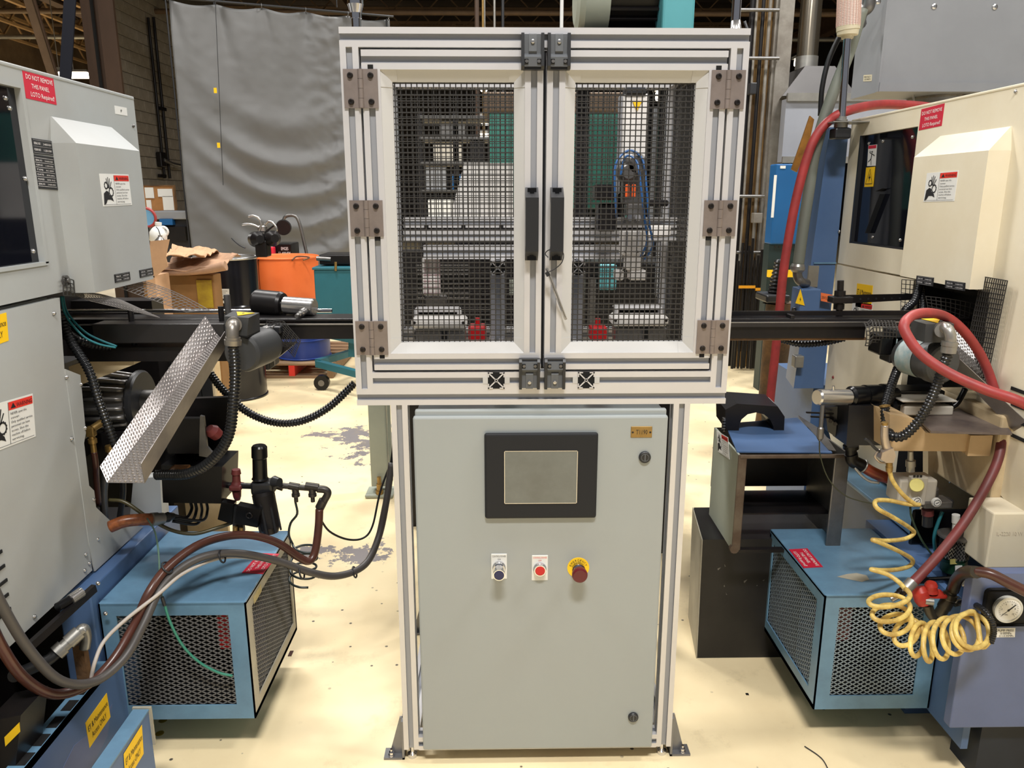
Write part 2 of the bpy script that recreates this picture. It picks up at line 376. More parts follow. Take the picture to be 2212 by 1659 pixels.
# roof joists
def joist(y, z, x0, x1, dx, name='roof_joist', lab=''):
    t = thing(name, lab, 'joist', (x0, y, z)); N = int((x1-x0)/dx)
    obj('top_chord', MB().box((x0, y-.05, z+.42), (x1, y+.05, z+.5)), M_JOIST, t); obj('bottom_chord', MB().box((x0, y-.05, z-.03), (x1, y+.05, z+.03)), M_JOIST, t)
    mb = MB()
    for i in range(N):
        a = x0+i*dx; mb.bar((a, y, z), (a+dx/2, y, z+.45), .03, .03); mb.bar((a+dx/2, y, z+.45), (a+dx, y, z), .03, .03)
    obj('web', mb, M_JOIST, t)
    return t
wh = ['nearest', 'second', 'third', 'fourth', 'fifth', 'sixth', 'seventh', 'farthest']
for k in range(8):
    joist(10+k*2.3, 5.6+.10*k, -13.5, 13.5, .9, lab=f'brown open web roof joist across the bay, {wh[k]} from the viewer')
for k, x in enumerate((-9.0, -3.2, 2.4, 8.0)):
    t = thing('roof_girder', ['brown roof girder over the far left bay', 'brown roof girder above the grey curtain', 'brown roof girder above the guard enclosure', 'brown roof girder above the grey duct box'][k], 'girder', (x, 6, 5.3))
    obj('bottom_flange', MB().box((x-.12, 7, 5.28), (x+.12, 29, 5.32)), M_BROWNC, t); obj('web_plate', MB().box((x-.015, 7, 5.32), (x+.015, 29, 5.66)), M_BROWNC, t); obj('top_flange', MB().box((x-.12, 7, 5.66), (x+.12, 29, 5.7)), M_BROWNC, t)
# pipes under the roof
for k, (y, z, x0, x1, r, m) in enumerate(((9.0, 4.15, -3, 6, .02, M_GALV), (11.0, 4.4, -12, 12, .03, M_JOIST), (13, 4.75, -12, 12, .04, M_GALV), (16, 4.9, -12, 12, .05, M_JOIST), (19, 5.0, -12, 12, .05, M_GALV))):
    mb = MB(); mb.cyl((x0, y, z), (x1, y, z), r, seg=8); solo('ceiling_pipe', mb, m, ['thin bright pipe strung just behind the enclosure top', 'brown pipe under the roof, nearest long one', 'galvanised pipe under the middle of the roof', 'thick brown pipe in front of the far roof', 'farthest galvanised pipe under the roof'][k], 'pipe')
# vertical drops behind the enclosure top
for k, (px, Y, r, m, lab) in enumerate(((1030, 7.5, .02, M_BROWNC, 'brown drop pipe hanging left above the enclosure'), (1043, 8.2, .012, M_BRASS, 'thin brassy rod hanging above the enclosure'), (1068, 8.0, .012, M_GALV, 'thin pale rod hanging above the enclosure'), (1086, 7.6, .014, M_BLK, 'black cable drop above the enclosure top'))):
    p = at(px, 40, Y=Y); mb = MB(); mb.cyl((p.x, p.y, 1.6 if k == 9 else 1.9), (p.x, p.y, 5.6), r, seg=8); solo('drop_pipe', mb, m, lab, 'pipe')
# visible luminaires far away
for k, (px, py, Y, w, lab) in enumerate(((128, 158, 15.5, .22, 'small bright lamp glimpsed left of the black post over the grey machine'), (160, 163, 15.0, .5, 'long bright lamp seen between black post and brown column'), (1049, 262, 11, .12, 'bright lamp seen through the left door mesh, higher one'), (1047, 298, 10.5, .16, 'bright lamp seen through the left door mesh, lower one'), (1045, 190, 12, .1, 'bright lamp high behind the left door mesh'), (1729, 135, 12, .14, 'bright lamp left of the stainless exhaust stack'), (1424, 207, 9, .06, 'small bright lamp behind the right door mesh'))):
    p = at(px, py, Y=Y); t = thing('far_lamp', lab, 'lamp', p)
    obj('housing', MB().box((p.x-w/2-.03, p.y-.1, p.z+.05), (p.x+w/2+.03, p.y+.1, p.z+.09)), M_GALV, t)
    obj('diffuser', MB().bevbox((p.x-w/2, p.y-.09, p.z-.045), (p.x+w/2, p.y+.09, p.z+.05), .02, 2), M_GLOW, t)
    obj('hanger', MB().cyl((p.x, p.y, p.z+.09), (p.x, p.y, 5.6), .008, seg=6), M_GALV, t)
# ================================================================ CENTRE: guard enclosure, cabinet
def slot_section(a=.02, sw=.0066, d=.006):
    pts = []
    for q in range(4):
        ang = math.pi/2*q; c, s = math.cos(ang), math.sin(ang)
        for x, y in ((a, -a), (a, -sw), (a-d, -sw), (a-d, sw), (a, sw)): pts.append((x*c-y*s, x*s+y*c))
    return pts
def extr(mb, p0, p1, a=.02, up=(0, 0, 1)):
    "slotted square aluminium profile from p0 to p1"
    p0 = V(p0); p1 = V(p1); d = (p1-p0).normalized(); u = V(up)
    if abs(d.dot(u)) > .9: u = V((0, 1, 0))
    r = d.cross(u).normalized(); u = r.cross(d).normalized()
    pts = [p0+r*x+u*y for x, y in slot_section(a, a*.34, a*.42)]; vec = p1-p0
    A = [mb.bm.verts.new(p) for p in pts]; B = [mb.bm.verts.new(p+vec) for p in pts]; n = len(pts); mb.face(A); mb.face(B[::-1])
    for i in range(n):
        f = mb.bm.faces.new([A[i], A[(i+1) % n], B[(i+1) % n], B[i]])
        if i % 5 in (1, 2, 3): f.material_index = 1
    return mb
def x_end(parent, c, a=.02):
    "open end of a profile seen face on (facing -Y): light ribs over dark pockets"
    c = V(c); mb = MB().box(c+V((-a, 0, -a)), c+V((a, .004, a))); obj('dark_pocket', mb, M_DARK, parent)
    mb = MB(); y = -.0015
    def pl(pts): mb.prism([c+V((x*a, y, z*a)) for x, z in pts], (0, .002, 0))
    for sx in (-1, 1):
        for sz in (-1, 1):
            pl([(sx*.06, sz*.16), (sx*.16, sz*.06), (sx*.98, sz*.88), (sx*.88, sz*.98)])
            pl([(sx*.98, sz*.4), (sx*1., sz*1.), (sx*.86, sz*1.), (sx*.86, sz*.4)]); pl([(sx*.4, sz*.98), (sx*1., sz*1.), (sx*1., sz*.86), (sx*.4, sz*.86)])
    for p in (((-.2, -.2), (.2, -.2), (.2, -.1), (-.2, -.1)), ((-.2, .1), (.2, .1), (.2, .2), (-.2, .2)), ((-.2, -.2), (-.1, -.2), (-.1, .2), (-.2, .2)), ((.1, -.2), (.2, -.2), (.2, .2), (.1, .2))): pl(p)
    return obj('profile_end', mb, M_ALU, parent)
def wire_mesh(mb, P, u, v, W_, H_, pitch=.0127, w=.0022):
    "woven wire in the plane P + u,v"
    P = V(P); u = V(u); v = V(v); n = u.cross(v)
    for i in range(int(W_/pitch)+1): a = P+u*(i*pitch+.003); mb.bar(a, a+v*H_, w, w, n)
    for j in range(int(H_/pitch)+1): a = P+v*(j*pitch+.003)+n*w*.8; mb.bar(a, a+u*W_, w, w, n)
YF = 1.78; X0, X1, Z0, Z1 = -.338, .547, .995, 1.832; YB = 2.44; a = .02
G = thing('guard_enclosure', 'aluminium profile guard enclosure with two black mesh doors above the grey control cabinet', 'enclosure', ((X0+X1)/2, 2.1, 0))
def pr(name, p0, p1, par=G): return obj(name, extr(MB(), p0, p1), M_ALU, par)
for yy in (YF+a, YB-a):
    pr('cross_rail', (X0, yy, Z1-a), (X1, yy, Z1-a)); pr('cross_rail', (X0, yy, Z0+a), (X1, yy, Z0+a)); pr('cross_rail', (X0+.04, yy, Z0+.06), (X1-.04, yy, Z0+.06))
    for xx in (X0+a, X1-a): pr('corner_post', (xx, yy, Z0+.04), (xx, yy, Z1-.04))
for xx in (X0+a, X1-a):
    pr('side_rail', (xx, YF+.04, Z1-a), (xx, YB-.04, Z1-a)); pr('side_rail', (xx, YF+.04, Z0+a), (xx, YB-.04, Z0+a))
for xx in (-.238, .442):
    for yy in (YF+a, YB-a): pr('leg_post', (xx, yy, .035), (xx, yy, Z0))
pr('foot_rail', (-.218, YF+a, .053), (.422, YF+a, .053)); pr('foot_rail', (-.218, YB-a, .053), (.422, YB-a, .053))
for xx in (-.238, .442): pr('foot_rail', (xx, YF+.04, .053), (xx, YB-.04, .053))
obj('cabinet_mount_plate', MB().box((-.218, 2.02, .1), (.422, 2.026, .985)), M_BLKM, G, 'black mounting plate')
# leveling feet
for xx in (-.238, .442):
    for yy in (YF+a, YB-a): obj('levelling_foot', MB().lathe((xx, yy, 0), (xx, yy, .036), [(0, .013), (.3, .013), (.45, .006), (1, .006)], 14), M_CHROME, G, 'chrome levelling foot')
for s, xx in ((-1, -.258), (1, .462)):
    for yy in (YF+.005, YB-.045):
        mb = MB(); mb.box((xx, yy, .0), (xx+s*.006, yy+.04, .118)); mb.box((xx, yy, 0), (xx+s*.056, yy+.04, .006))
        mb.prism([(xx, yy+.018, .006), (xx+s*.042, yy+.018, .006), (xx+s*.012, yy+.018, .118), (xx, yy+.018, .118)], (0, .006, 0))
        fb = obj('floor_bracket', mb, bpy.data.materials.get('zinc_bracket') or mat('zinc_bracket', (132, 132, 134), .35, .5, var=.25, scale=12), G, 'dull steel triangular floor bracket')
        obj('anchor_bolt', MB().lathe((xx+s*.036, yy+.01, .006), (xx+s*.036, yy+.01, .026), [(0, .009), (.2, .009), (.2, .007), (.6, .007), (.6, .0035), (1, .0035)], 12), M_CHROME, fb)
# profile ends with joining plates on the lower rail
for px in (1072, 1266):
    p = at(px, 825, Y=YF); x_end(G, (p.x, YF-.001, Z0+.06)); 
    for s in (-1, 1): obj('joining_plate', MB().box((p.x+s*.02, YF-.001, Z0+.052), (p.x+s*.032, YF+.006, Z0+.068)), M_TRIM, G)
    pr('depth_rail', (p.x, YF+.045, Z0+.06), (p.x, YB-.045, Z0+.06))
# side and back mesh
mb = MB(); wire_mesh(mb, (X0+.02, YF+.04, Z0+.04), (0, 1, 0), (0, 0, 1), YB-YF-.08, Z1-Z0-.08, w=.002); obj('side_mesh', mb, M_WIRE, G, None, 'stuff', False)
mb = MB(); wire_mesh(mb, (X1-.02, YF+.04, Z0+.04), (0, 1, 0), (0, 0, 1), YB-YF-.08, Z1-Z0-.08, w=.002); obj('side_mesh', mb, M_WIRE, G, None, 'stuff', False)
mb = MB(); wire_mesh(mb, (X0+.04, YB-.02, Z0+.04), (1, 0, 0), (0, 0, 1), X1-X0-.08, Z1-Z0-.08, w=.002); obj('back_mesh', mb, M_WIRE, G, None, 'stuff', False)
# doors
def door(xa, xb, side, label):
    zb, zt = 1.081, 1.787; mb = MB(); yy = YF+a
    extr(mb, (xa, yy, zt-a), (xb, yy, zt-a)); extr(mb, (xa, yy, zb+a), (xb, yy, zb+a))
    extr(mb, (xa+a, yy, zb+.04), (xa+a, yy, zt-.04)); extr(mb, (xb-a, yy, zb+.04), (xb-a, yy, zt-.04))
    d = obj('door', mb, M_ALU, G, label)
    # sloping grey trim around the opening, mitred with corner pieces
    ia, ib, jb, jt = xa+.04, xb-.04, zb+.04, zt-.04; w = .0235; y0, y1 = YF+.004, YF+.017
    c = .035
    def tr(nm, A, B, nrm):   # A,B outer edge ends ; nrm inward
        A = V(A); B = V(B); nrm = V(nrm); e = (B-A).normalized()
        pts = [A, B, B-e*w+nrm*w, A+e*w+nrm*w]; yo = [y0, y0, y1, y1]
        f = [V((p.x, yy_, p.z)) for p, yy_ in zip(pts, yo)]; b_ = [V((p.x, YF+.03, p.z)) for p in pts]
        obj(nm, MB().hexa(b_[:4]+f[:4]), M_TRIM, d)
    tr('edge_trim', (ia, 0, jb), (ib, 0, jb), (0, 0, 1)); tr('edge_trim', (ia, 0, jt), (ib, 0, jt), (0, 0, -1))
    tr('edge_trim', (ia, 0, jb), (ia, 0, jt), (1, 0, 0)); tr('edge_trim', (ib, 0, jb), (ib, 0, jt), (-1, 0, 0))
    for cx, sx in ((ia, 1), (ib, -1)):
        for cz, sz in ((jb, 1), (jt, -1)):
            f = lambda x, z, q: V((cx+sx*x, (y0-.0012 if q == 0 else y1-.0012), cz+sz*z))
            mb = MB()
            F = [f(0, 0, 0), f(c, 0, 0), f(c, w, 1), f(w, w, 1)]; mb.hexa([p+V((0, .003, 0)) for p in F]+F)
            F = [f(0, 0, 0), f(0, c, 0), f(w, c, 1), f(w, w, 1)]; mb.hexa([p+V((0, .003, 0)) for p in F]+F)
            obj('corner_piece', mb, M_TRIM, d)
    mb = MB(); wire_mesh(mb, (ia, YF+.024, jb), (1, 0, 0), (0, 0, 1), ib-ia, jt-jb, .0122, .0023); obj('wire_mesh', mb, M_WIRE, d, 'black woven wire mesh', 'stuff', False)
    # pull handle: bar on two feet with square screw recesses
    hx = (xb-.02 if side < 0 else xa+.02)+side*.004
    zt_, zb_ = (1.5, 1.338) if side < 0 else (1.5, 1.338)
    mb = MB(); mb.prism([(hx-.0145, YF-.036, zb_+.022), (hx-.0145, YF-.036, zt_-.022), (hx-.0145, YF-.004, zt_), (hx-.0145, YF, zt_), (hx-.0145, YF, zt_-.024), (hx-.0145, YF-.022, zt_-.034), (hx-.0145, YF-.022, zb_+.034), (hx-.0145, YF, zb_+.024), (hx-.0145, YF, zb_), (hx-.0145, YF-.004, zb_)], (.029, 0, 0))
    obj('handle', mb, M_BLK, d, 'black bar handle')
    for z in (zt_-.009, zb_+.009): obj('handle_screw', MB().box((hx-.010, YF-.019, z-.0075), (hx+.010, YF-.010, z+.0075)).cyl((hx, YF-.024, z), (hx, YF-.017, z), .005, seg=10), M_BLKG, d)
    return d
door(-.293, .1005, -1, 'left mesh door'); door(.1085, .502, 1, 'right mesh door')
# hinges
for s, hx in ((-1, -.2955), (1, .5045)):
    for py in (192, 472, 730):
        z = at(790, py, Y=YF).z
        mb = MB(); mb.box((hx-.037, YF-.004, z-.04), (hx-.001, YF-.0003, z+.04)); mb.box((hx+.001, YF-.004, z-.04), (hx+.037, YF-.0003, z+.04))
        for k in range(4): mb.cyl((hx, YF-.0035, z-.04+.02*k+.0003), (hx, YF-.0035, z-.04+.02*k+.0197), .0062, seg=16)
        h = obj('hinge', mb, M_HINGE, G, 'brownish steel hinge')
        for dx in (-.022, .022):
            for dz in (-.027, .027):
                obj('hinge_screw', MB().lathe((hx+dx, YF-.004, z+dz), (hx+dx, YF-.009, z+dz), [(0, .0068), (.15, .0068), (.9, .0052), (1, .0052), (1, .0026), (.7, .0022)], 12), M_SCREW, h)
        obj('slot_cap', MB().box((hx-s*.022-.006, YF-.0004, z+(.0405 if py < 300 else -.0495)), (hx-s*.022+.006, YF+.004, z+(.0495 if py < 300 else -.0405))), M_DARK, h)
# latches
def latch(cx, zt, flip):
    s = -1 if flip else 1; zc = zt-.0365 if not flip else zt+.0365
    Z = lambda t: zc+s*t      # t up
    mb = MB()
    for sx in (-1, 1): mb.prism([(cx+sx*.0245, YF-.0, Z(-.036)), (cx+sx*.0245, YF-.02, Z(-.036)), (cx+sx*.0245, YF-.025, Z(-.03)), (cx+sx*.0245, YF-.021, Z(.033)), (cx+sx*.0245, YF-.017, Z(.037)), (cx+sx*.0245, YF, Z(.037))], (-sx*.0065, 0, 0))
    mb.box((cx-.02, YF-.018, Z(-.0365)), (cx+.02, YF, Z(-.031)))
    l = obj('door_latch', mb, M_BLK, G, 'dark grey door catch with black sides')
    mb = MB(); mb.prism([(cx-.018, YF, Z(-.031)), (cx-.018, YF-.022, Z(-.031)), (cx-.018, YF-.024, Z(-.012)), (cx-.018, YF-.014, Z(-.004)), (cx-.018, YF-.014, Z(.034)), (cx-.018, YF, Z(.036))], (.036, 0, 0))
    mb.prism([(cx-.0085, YF-.013, Z(-.006)), (cx-.0085, YF-.019, Z(0)), (cx-.0085, YF-.017, Z(.034)), (cx-.0085, YF-.013, Z(.036))], (.017, 0, 0))
    obj('latch_body', mb, M_LATCH, l, 'grey latch body')
    mb = MB()
    for sx in (-1, 1): mb.box((cx+sx*.014-.0045, YF-.0245, Z(-.021)-.005), (cx+sx*.014+.0045, YF-.0205, Z(-.021)+.005))
    obj('screw_pocket', mb, M_DARK, l)
    for sx in (-1, 1): obj('latch_screw', MB().cyl((cx+sx*.013, YF-.022, Z(-.021)), (cx+sx*.013, YF-.026, Z(-.021)), .0035, seg=10), M_STEELD, l)
    obj('latch_screw', MB().lathe((cx, YF-.017, Z(.019)), (cx, YF-.022, Z(.019)), [(0, .0048), (.9, .0042), (1, .003)], 10), M_STEEL, l)
for px in (1151, 1208): latch(at(px, 110, Y=YF-.02).x, 1.818, False)
for px in (1144, 1199): latch(at(px, 800, Y=YF-.02).x, 1.037, True)
# dark gap strip / door stop behind the centre gap
obj('centre_stop', MB().box((.1, YF+.045, 1.08), (.109, YF+.05, 1.79)), M_BLK, G)
# wire lanyard with a steel pin hung on the right handle
t = thing('lanyard_pin', 'thin steel rod hanging on a black wire loop from the right door handle', 'pin', at(1190, 600, Y=YF-.03))
q = lambda x, y, Y=YF-.03: at(x, y, Y=Y)
obj('wire_loop', MB().tube([q(1184, 556), q(1178, 548, YF-.026), q(1186, 540, YF-.028), q(1206, 538, YF-.034), q(1217, 548), q(1214, 566), q(1200, 580), q(1184, 588)], .0012, 6), M_BLK, t)
obj('steel_rod', MB().bar(q(1181, 580), q(1222, 690, YF-.008), .0065, .005), M_STEEL, t)
obj('rod_groove', MB().bar(q(1181, 582, YF-.0335), q(1221, 686, YF-.0115), .0016, .001), M_BLK, t)
obj('clip', MB().bar(q(1181, 588), q(1185, 596), .009, .009), M_BLK, t)

# ---------------- control cabinet
Cb = thing('control_cabinet', 'grey steel control cabinet with touch panel and three push buttons below the mesh doors', 'cabinet', (.102, 1.89, .04))
cx0, cx1 = -.2045, .4065; CY = 1.762
obj('body', MB().bevbox((cx0+.006, CY+.022, .073), (cx1-.006, CY+.235, .978), .004), M_CAB, Cb)
mb = MB().bevbox((cx0, CY, .046), (cx1, CY+.021, .970), .005, 2); dr = obj('door', mb, M_CAB, Cb)
obj('door_gasket', MB().box((cx0+.012, CY+.0205, .08), (cx1-.012, CY+.0225, .962)), M_BLK, dr)
obj('rain_lip', MB().bevbox((cx0+.004, CY+.012, .962), (cx1-.002, CY+.03, .984), .004), M_CAB, Cb)
def atc(px, py, dy=0): return at(px, py, Y=CY-dy)
# operator panel
A, B = atc(1046, 937, .012), atc(1288, 1120, .012)
mb = MB().bevbox((A.x, CY-.012, B.z), (B.x, CY+.001, A.z), .006, 3); op = obj('touch_panel', mb, M_SCRN, Cb, 'dark grey touch panel bezel')
A, B = atc(1089, 974, .012), atc(1246, 1087, .012)
obj('screen', MB().box((A.x, CY-.0128, B.z), (B.x, CY-.011, A.z)), M_GLASSD, op, 'glossy grey screen')
mb = MB()
for (x0, z0, x1, z1) in ((A.x, A.z, B.x, A.z-.0016), (A.x, B.z, B.x, B.z+.0016), (A.x, A.z, A.x+.0016, B.z), (B.x-.0016, A.z, B.x, B.z)): mb.box((x0, CY-.0133, z0), (x1, CY-.012, z1))
obj('screen_edge', mb, M_STEEL, op, 'pale screen border')
# brass tag T1190
A, B = atc(1363, 921, 0), atc(1408, 945, 0)
tg = obj('name_tag', MB().bevbox((A.x, CY-.0015, B.z), (B.x, CY+.0003, A.z), .0009, 1), M_BRASS, Cb, 'brass number tag reading T1190')
fl_ = Flat((A.x, CY-.0015, A.z), (B.x, CY-.0015, A.z), (A.x, CY-.0015, B.z), (0, -1, 0))
mb = MB(); fl_.text(mb, 'T1190', .24, .70, .42, .54, .0004); fl_.ring(mb, .09, .52, .09, .085, 10, .0004); fl_.ring(mb, .91, .52, .09, .085, 10, .0004); obj('lettering', mb, M_INK, tg)
for (px, py) in ((1393, 988), (1368, 1550)):
    c = atc(px, py, .004); r = .0145 if py < 1200 else .0135
    lk = obj('lock', MB().lathe((c.x, CY, c.z), (c.x, CY-.007, c.z), [(0, r), (.7, r), (1, r*.86)], 24), M_BLK, Cb, 'black round cabinet lock')
    mb = MB(); mb.torus((c.x, CY-.0072, c.z), (0, 1, 0), .009, .0007, 18, 5); mb.box((c.x-.0012, CY-.0078, c.z-.008), (c.x+.0012, CY-.0068, c.z+.008)); obj('key_slot', mb, M_LATCH, lk)
# push buttons
def legend(px, py0, py1, px0, px1, lines):
    A, B = atc(px0, py0), atc(px1, py1); pl = MB().bevbox((A.x, CY-.0015, B.z), (B.x, CY+.0003, A.z), .0007, 1); F_ = Flat((A.x, CY-.0015, A.z), (B.x, CY-.0015, A.z), (A.x, CY-.0015, B.z), (0, -1, 0)); return pl, F_
for (pxc, top, kind) in ((1078, 1196, 'blue'), (1166, 1199, 'red')):
    pl, F_ = legend(pxc, top, top+54, pxc-17, pxc+17, 0); c = atc(pxc, top+28)
    b = obj('push_button', pl, M_WHITE, Cb, 'white legend plate with chrome '+kind+' push button')
    mb = MB(); F_.text(mb, 'CONTROL POWER', .06, .13, .07, .88, .0004); F_.text(mb, 'ON' if kind == 'blue' else 'OFF', .4, .24, .06, .2, .0004); obj('lettering', mb, M_REDH if kind == 'red' else M_INK, b)
    L = .046 if kind == 'blue' else .016; P0 = V((c.x, CY-.001, c.z)); P1 = V((c.x, CY-L, c.z))
    obj('chrome_collar', MB().lathe((c.x, CY, c.z), (c.x, CY-.012, c.z), [(0, .0165), (.5, .0165), (1, .014)], 24), M_CHROME, b)
    obj('button_barrel', MB().lathe(P0, P1, [(0, .0125), (.75, .0125), (.78, .0145), (1, .0145), (1, .0125), (.95, .0125)], 24), M_CHROME, b)
    obj('button_cap', MB().lathe((c.x, CY-L+.004, c.z), (c.x, CY-L-.0005, c.z), [(0, .0125), (.8, .0123), (1, .011)], 24), M_BLUEP if kind == 'blue' else M_RED, b, kind+' button face')
c = atc(1249, 1226)
e = obj('emergency_stop', MB().cyl((c.x, CY+.0003, c.z), (c.x, CY-.0015, c.z), .0275, seg=36), M_YEL, Cb, 'yellow ring with dark red mushroom button reading EMERGENCY')
mb = MB(); w = 'EMERGENCY'
for i, ch in enumerate(w):
    t_ = math.radians(160-i*140/8); cc = V((c.x+math.cos(t_)*.0205, CY-.0015, c.z+math.sin(t_)*.0205)); ux = V((math.sin(t_), 0, -math.cos(t_))); uz = V((math.cos(t_), 0, math.sin(t_)))
    Fp = Flat(cc-ux*.003+uz*.003, cc+ux*.003+uz*.003, cc-ux*.003-uz*.003, (0, -1, 0)); Fp.text(mb, ch, 0, 1, 1., .8, .0004)
obj('lettering', mb, M_INK, e)
obj('chrome_collar', MB().lathe((c.x, CY, c.z), (c.x, CY-.026, c.z), [(0, .0165), (.6, .0165), (.6, .013), (1, .013)], 24), M_CHROME, e)
obj('mushroom_cap', MB().lathe((c.x, CY-.024, c.z), (c.x, CY-.046, c.z), [(0, .012), (.3, .0185), (.75, .0195), (.95, .018), (1, .016)], 28), M_DRED, e, 'dark red translucent mushroom head')
# things wired behind the cabinet
t = thing('cable_tray', 'black cable trunking and wires behind the cabinet left side', 'cable tray', (-.17, 2.08, .68))
obj('tray', MB().box((-.214, 2.028, .60), (-.12, 2.09, .97)), M_BLKM, t)
obj('tray', MB().box((.40, 2.028, .66), (.43, 2.09, .97)), M_BLKM, t)
mb = MB()
for k, z in enumerate((.88, .80, .72)): mb.box((-.219, 2.03, z), (-.20, 2.07, z+.012))
obj('clip', mb, M_WHITE, t)

# ---------------- mechanisms inside the enclosure
def P2(x, y, Y): return at(x, y, Y=Y)
gt = thing('gantry_beam', 'light grey double profile gantry beam crossing inside behind both doors', 'beam', (.1, 2.3, 1.3))
for y0, y1, xa, xb in ((470, 492, 872, 1500), (498, 522, 872, 1500), (530, 560, 915, 1345)):
    p, q_ = P2(xa, y1, 2.30), P2(xb, y0, 2.30); h = (q_.z-p.z)/2
    obj('beam', extr(MB(), (p.x, 2.30+h, (p.z+q_.z)/2), (q_.x, 2.30+h, (p.z+q_.z)/2), h), M_ALU, gt)
mb = MB()
for px in (921, 1001, 1083): p = P2(px, 489, 2.295); mb.box((p.x-.006, 2.292, p.z-.004), (p.x+.006, 2.30, p.z+.004))
obj('slot_nut', mb, M_DARK, gt)
for px in (1075, 1247):
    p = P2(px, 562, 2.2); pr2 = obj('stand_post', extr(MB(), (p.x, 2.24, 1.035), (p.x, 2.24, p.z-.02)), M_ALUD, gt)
    obj('depth_beam', extr(MB(), (p.x, 2.18, p.z-.02), (p.x, 2.38, p.z-.02)), M_ALU, gt); x_end(gt, (p.x, 2.175, p.z-.02))
# pick and place unit
pk = thing('pick_and_place_unit', 'white vertical pick and place slide with gripper behind the right door', 'robot', (.28, 2.2, 1.2))
def bx(nm, x0, y0, x1, y1, Y, d, m, par, lab=None, bev=.004):
    p, q_ = P2(x0, y1, Y), P2(x1, y0, Y); return obj(nm, MB().bevbox((p.x, Y, p.z), (q_.x, Y+d, q_.z), bev, 1), m, par, lab)
M_RW = mat('robot_white', (238, 234, 230), .4, var=.15, scale=6)
bx('slide_cover', 1344, 202, 1402, 350, 2.27, .05, M_RW, pk); bx('slide_cap', 1350, 188, 1398, 204, 2.26, .05, M_BLK, pk)
bx('slide_back_plate', 1332, 205, 1346, 420, 2.30, .03, M_ALUD, pk)
bx('arm_plate', 1346, 350, 1394, 440, 2.22, .05, M_STEELD, pk)
for s_ in ((1355, 372, .026), (1372, 356, .032)):
    p = P2(s_[0], s_[1], 2.2); obj('motor_disc', MB().lathe((p.x, 2.24, p.z), (p.x, 2.17, p.z), [(0, s_[2]), (.7, s_[2]), (1, s_[2]*.7)], 24), M_STEELD, pk)
for px in (1356, 1370): bx('orange_connector', px-5, 398, px+4, 426, 2.17, .012, mat('orange_plastic', (238, 98, 40), .4) if px == 1356 else bpy.data.materials['orange_plastic'], pk, 'orange connector', .002)
bx('black_motor', 1285, 398, 1330, 432, 2.2, .06, M_BLKM, pk); bx('black_motor', 1292, 440, 1332, 500, 2.22, .06, M_BLKM, pk); bx('side_arm', 1398, 432, 1445, 446, 2.22, .04, M_BLKM, pk)
bx('tool_block', 1352, 440, 1392, 486, 2.18, .05, M_STEELD, pk); bx('tool_plate', 1398, 486, 1450, 512, 2.24, .02, M_RW, pk)
for px in (1360, 1377): p = P2(px, 470, 2.16); obj('guide_rod_end', MB().cyl((p.x, 2.19, p.z), (p.x, 2.15, p.z), .0085, seg=14), M_CHROME, pk)
bx('gripper_body', 1343, 498, 1396, 552, 2.16, .06, M_RW, pk); bx('gripper_neck', 1352, 552, 1386, 584, 2.16, .05, M_RW, pk)
bx('gripper_jaw', 1330, 584, 1348, 606, 2.16, .05, M_RW, pk); bx('gripper_jaw', 1360, 584, 1398, 606, 2.16, .05, M_RW, pk)
for px in (1354, 1380): bx('guide_strip', px-3, 500, px+3, 534, 2.152, .008, M_CHROME, pk, None, .001)
mb = MB()
for px, py in ((1351, 544), (1378, 544), (1388, 544)): p = P2(px, py, 2.155); mb.cyl((p.x, 2.162, p.z), (p.x, 2.156, p.z), .003, seg=8)
obj('bolt_hole', mb, M_DARK, pk)
obj('lever_rod', MB().cyl(P2(1347, 576, 2.15), P2(1337, 604, 2.15), .002, seg=8), M_STEEL, pk)
tb = MB()
tb.tube([P2(1392, 560, 2.14), P2(1410, 530, 2.12), P2(1402, 480, 2.13), P2(1396, 400, 2.14), P2(1388, 345, 2.16), P2(1360, 325, 2.17), P2(1332, 350, 2.16), P2(1328, 400, 2.15), P2(1332, 470, 2.17)], .0032, 6)
tb.tube([P2(1384, 555, 2.14), P2(1398, 520, 2.12), P2(1392, 470, 2.13), P2(1384, 400, 2.13), P2(1376, 350, 2.15), P2(1352, 338, 2.16), P2(1340, 380, 2.16)], .0032, 6)
obj('air_tube', tb, M_BTUBE, pk, 'blue air tubes')
t_ = P2(1376, 229, 2.268); mb = MB(); mb.prism([(t_.x-.013, 2.266, t_.z+.012), (t_.x+.013, 2.266, t_.z+.012), (t_.x, 2.266, t_.z-.014)], (0, .003, 0)); ar = obj('warning_arrow', mb, M_YEL, pk, 'yellow warning triangle pointing down')
# clamp fixtures
def fixture(x0, x1, y0, lab, flipx):
    t = thing('clamp_fixture', lab, 'fixture', P2((x0+x1)/2, 745, 2.02)); w = x1-x0
    bx('top_bar', x0+w*.05, y0, x1-w*.12, y0+8, 2.06, .05, M_ALU, t); bx('dark_slot', x0+w*.08, y0+9, x1-w*.12, y0+19, 2.09, .02, M_DARK, t, None, .001)
    for s_ in (.05, .83): bx('side_cheek', x0+w*s_, y0+2, x0+w*(s_+.07), y0+22, 2.05, .04, M_ALU, t)
    bb = bx('front_block', x0, y0+20, x1, y0+44, 2.02, .07, M_RW, t, None, .008)
    mb = MB()
    for s_ in (.06, .94): p = P2(x0+w*s_, y0+30, 2.02); mb.cyl((p.x, 2.03, p.z), (p.x, 2.016, p.z), .004, seg=10)
    obj('block_bolt', mb, M_SCREW, bb)
    bx('lower_block', x0+w*.06, y0+46, x1-w*.03, y0+78, 2.04, .07, M_STEELD, t); bx('gap', x0+w*.55, y0+48, x0+w*.64, y0+78, 2.03, .01, M_DARK, t, None, .001)
fixture(888, 1008, 667, 'grey clamp fixture behind the lower left of the left door', 0)
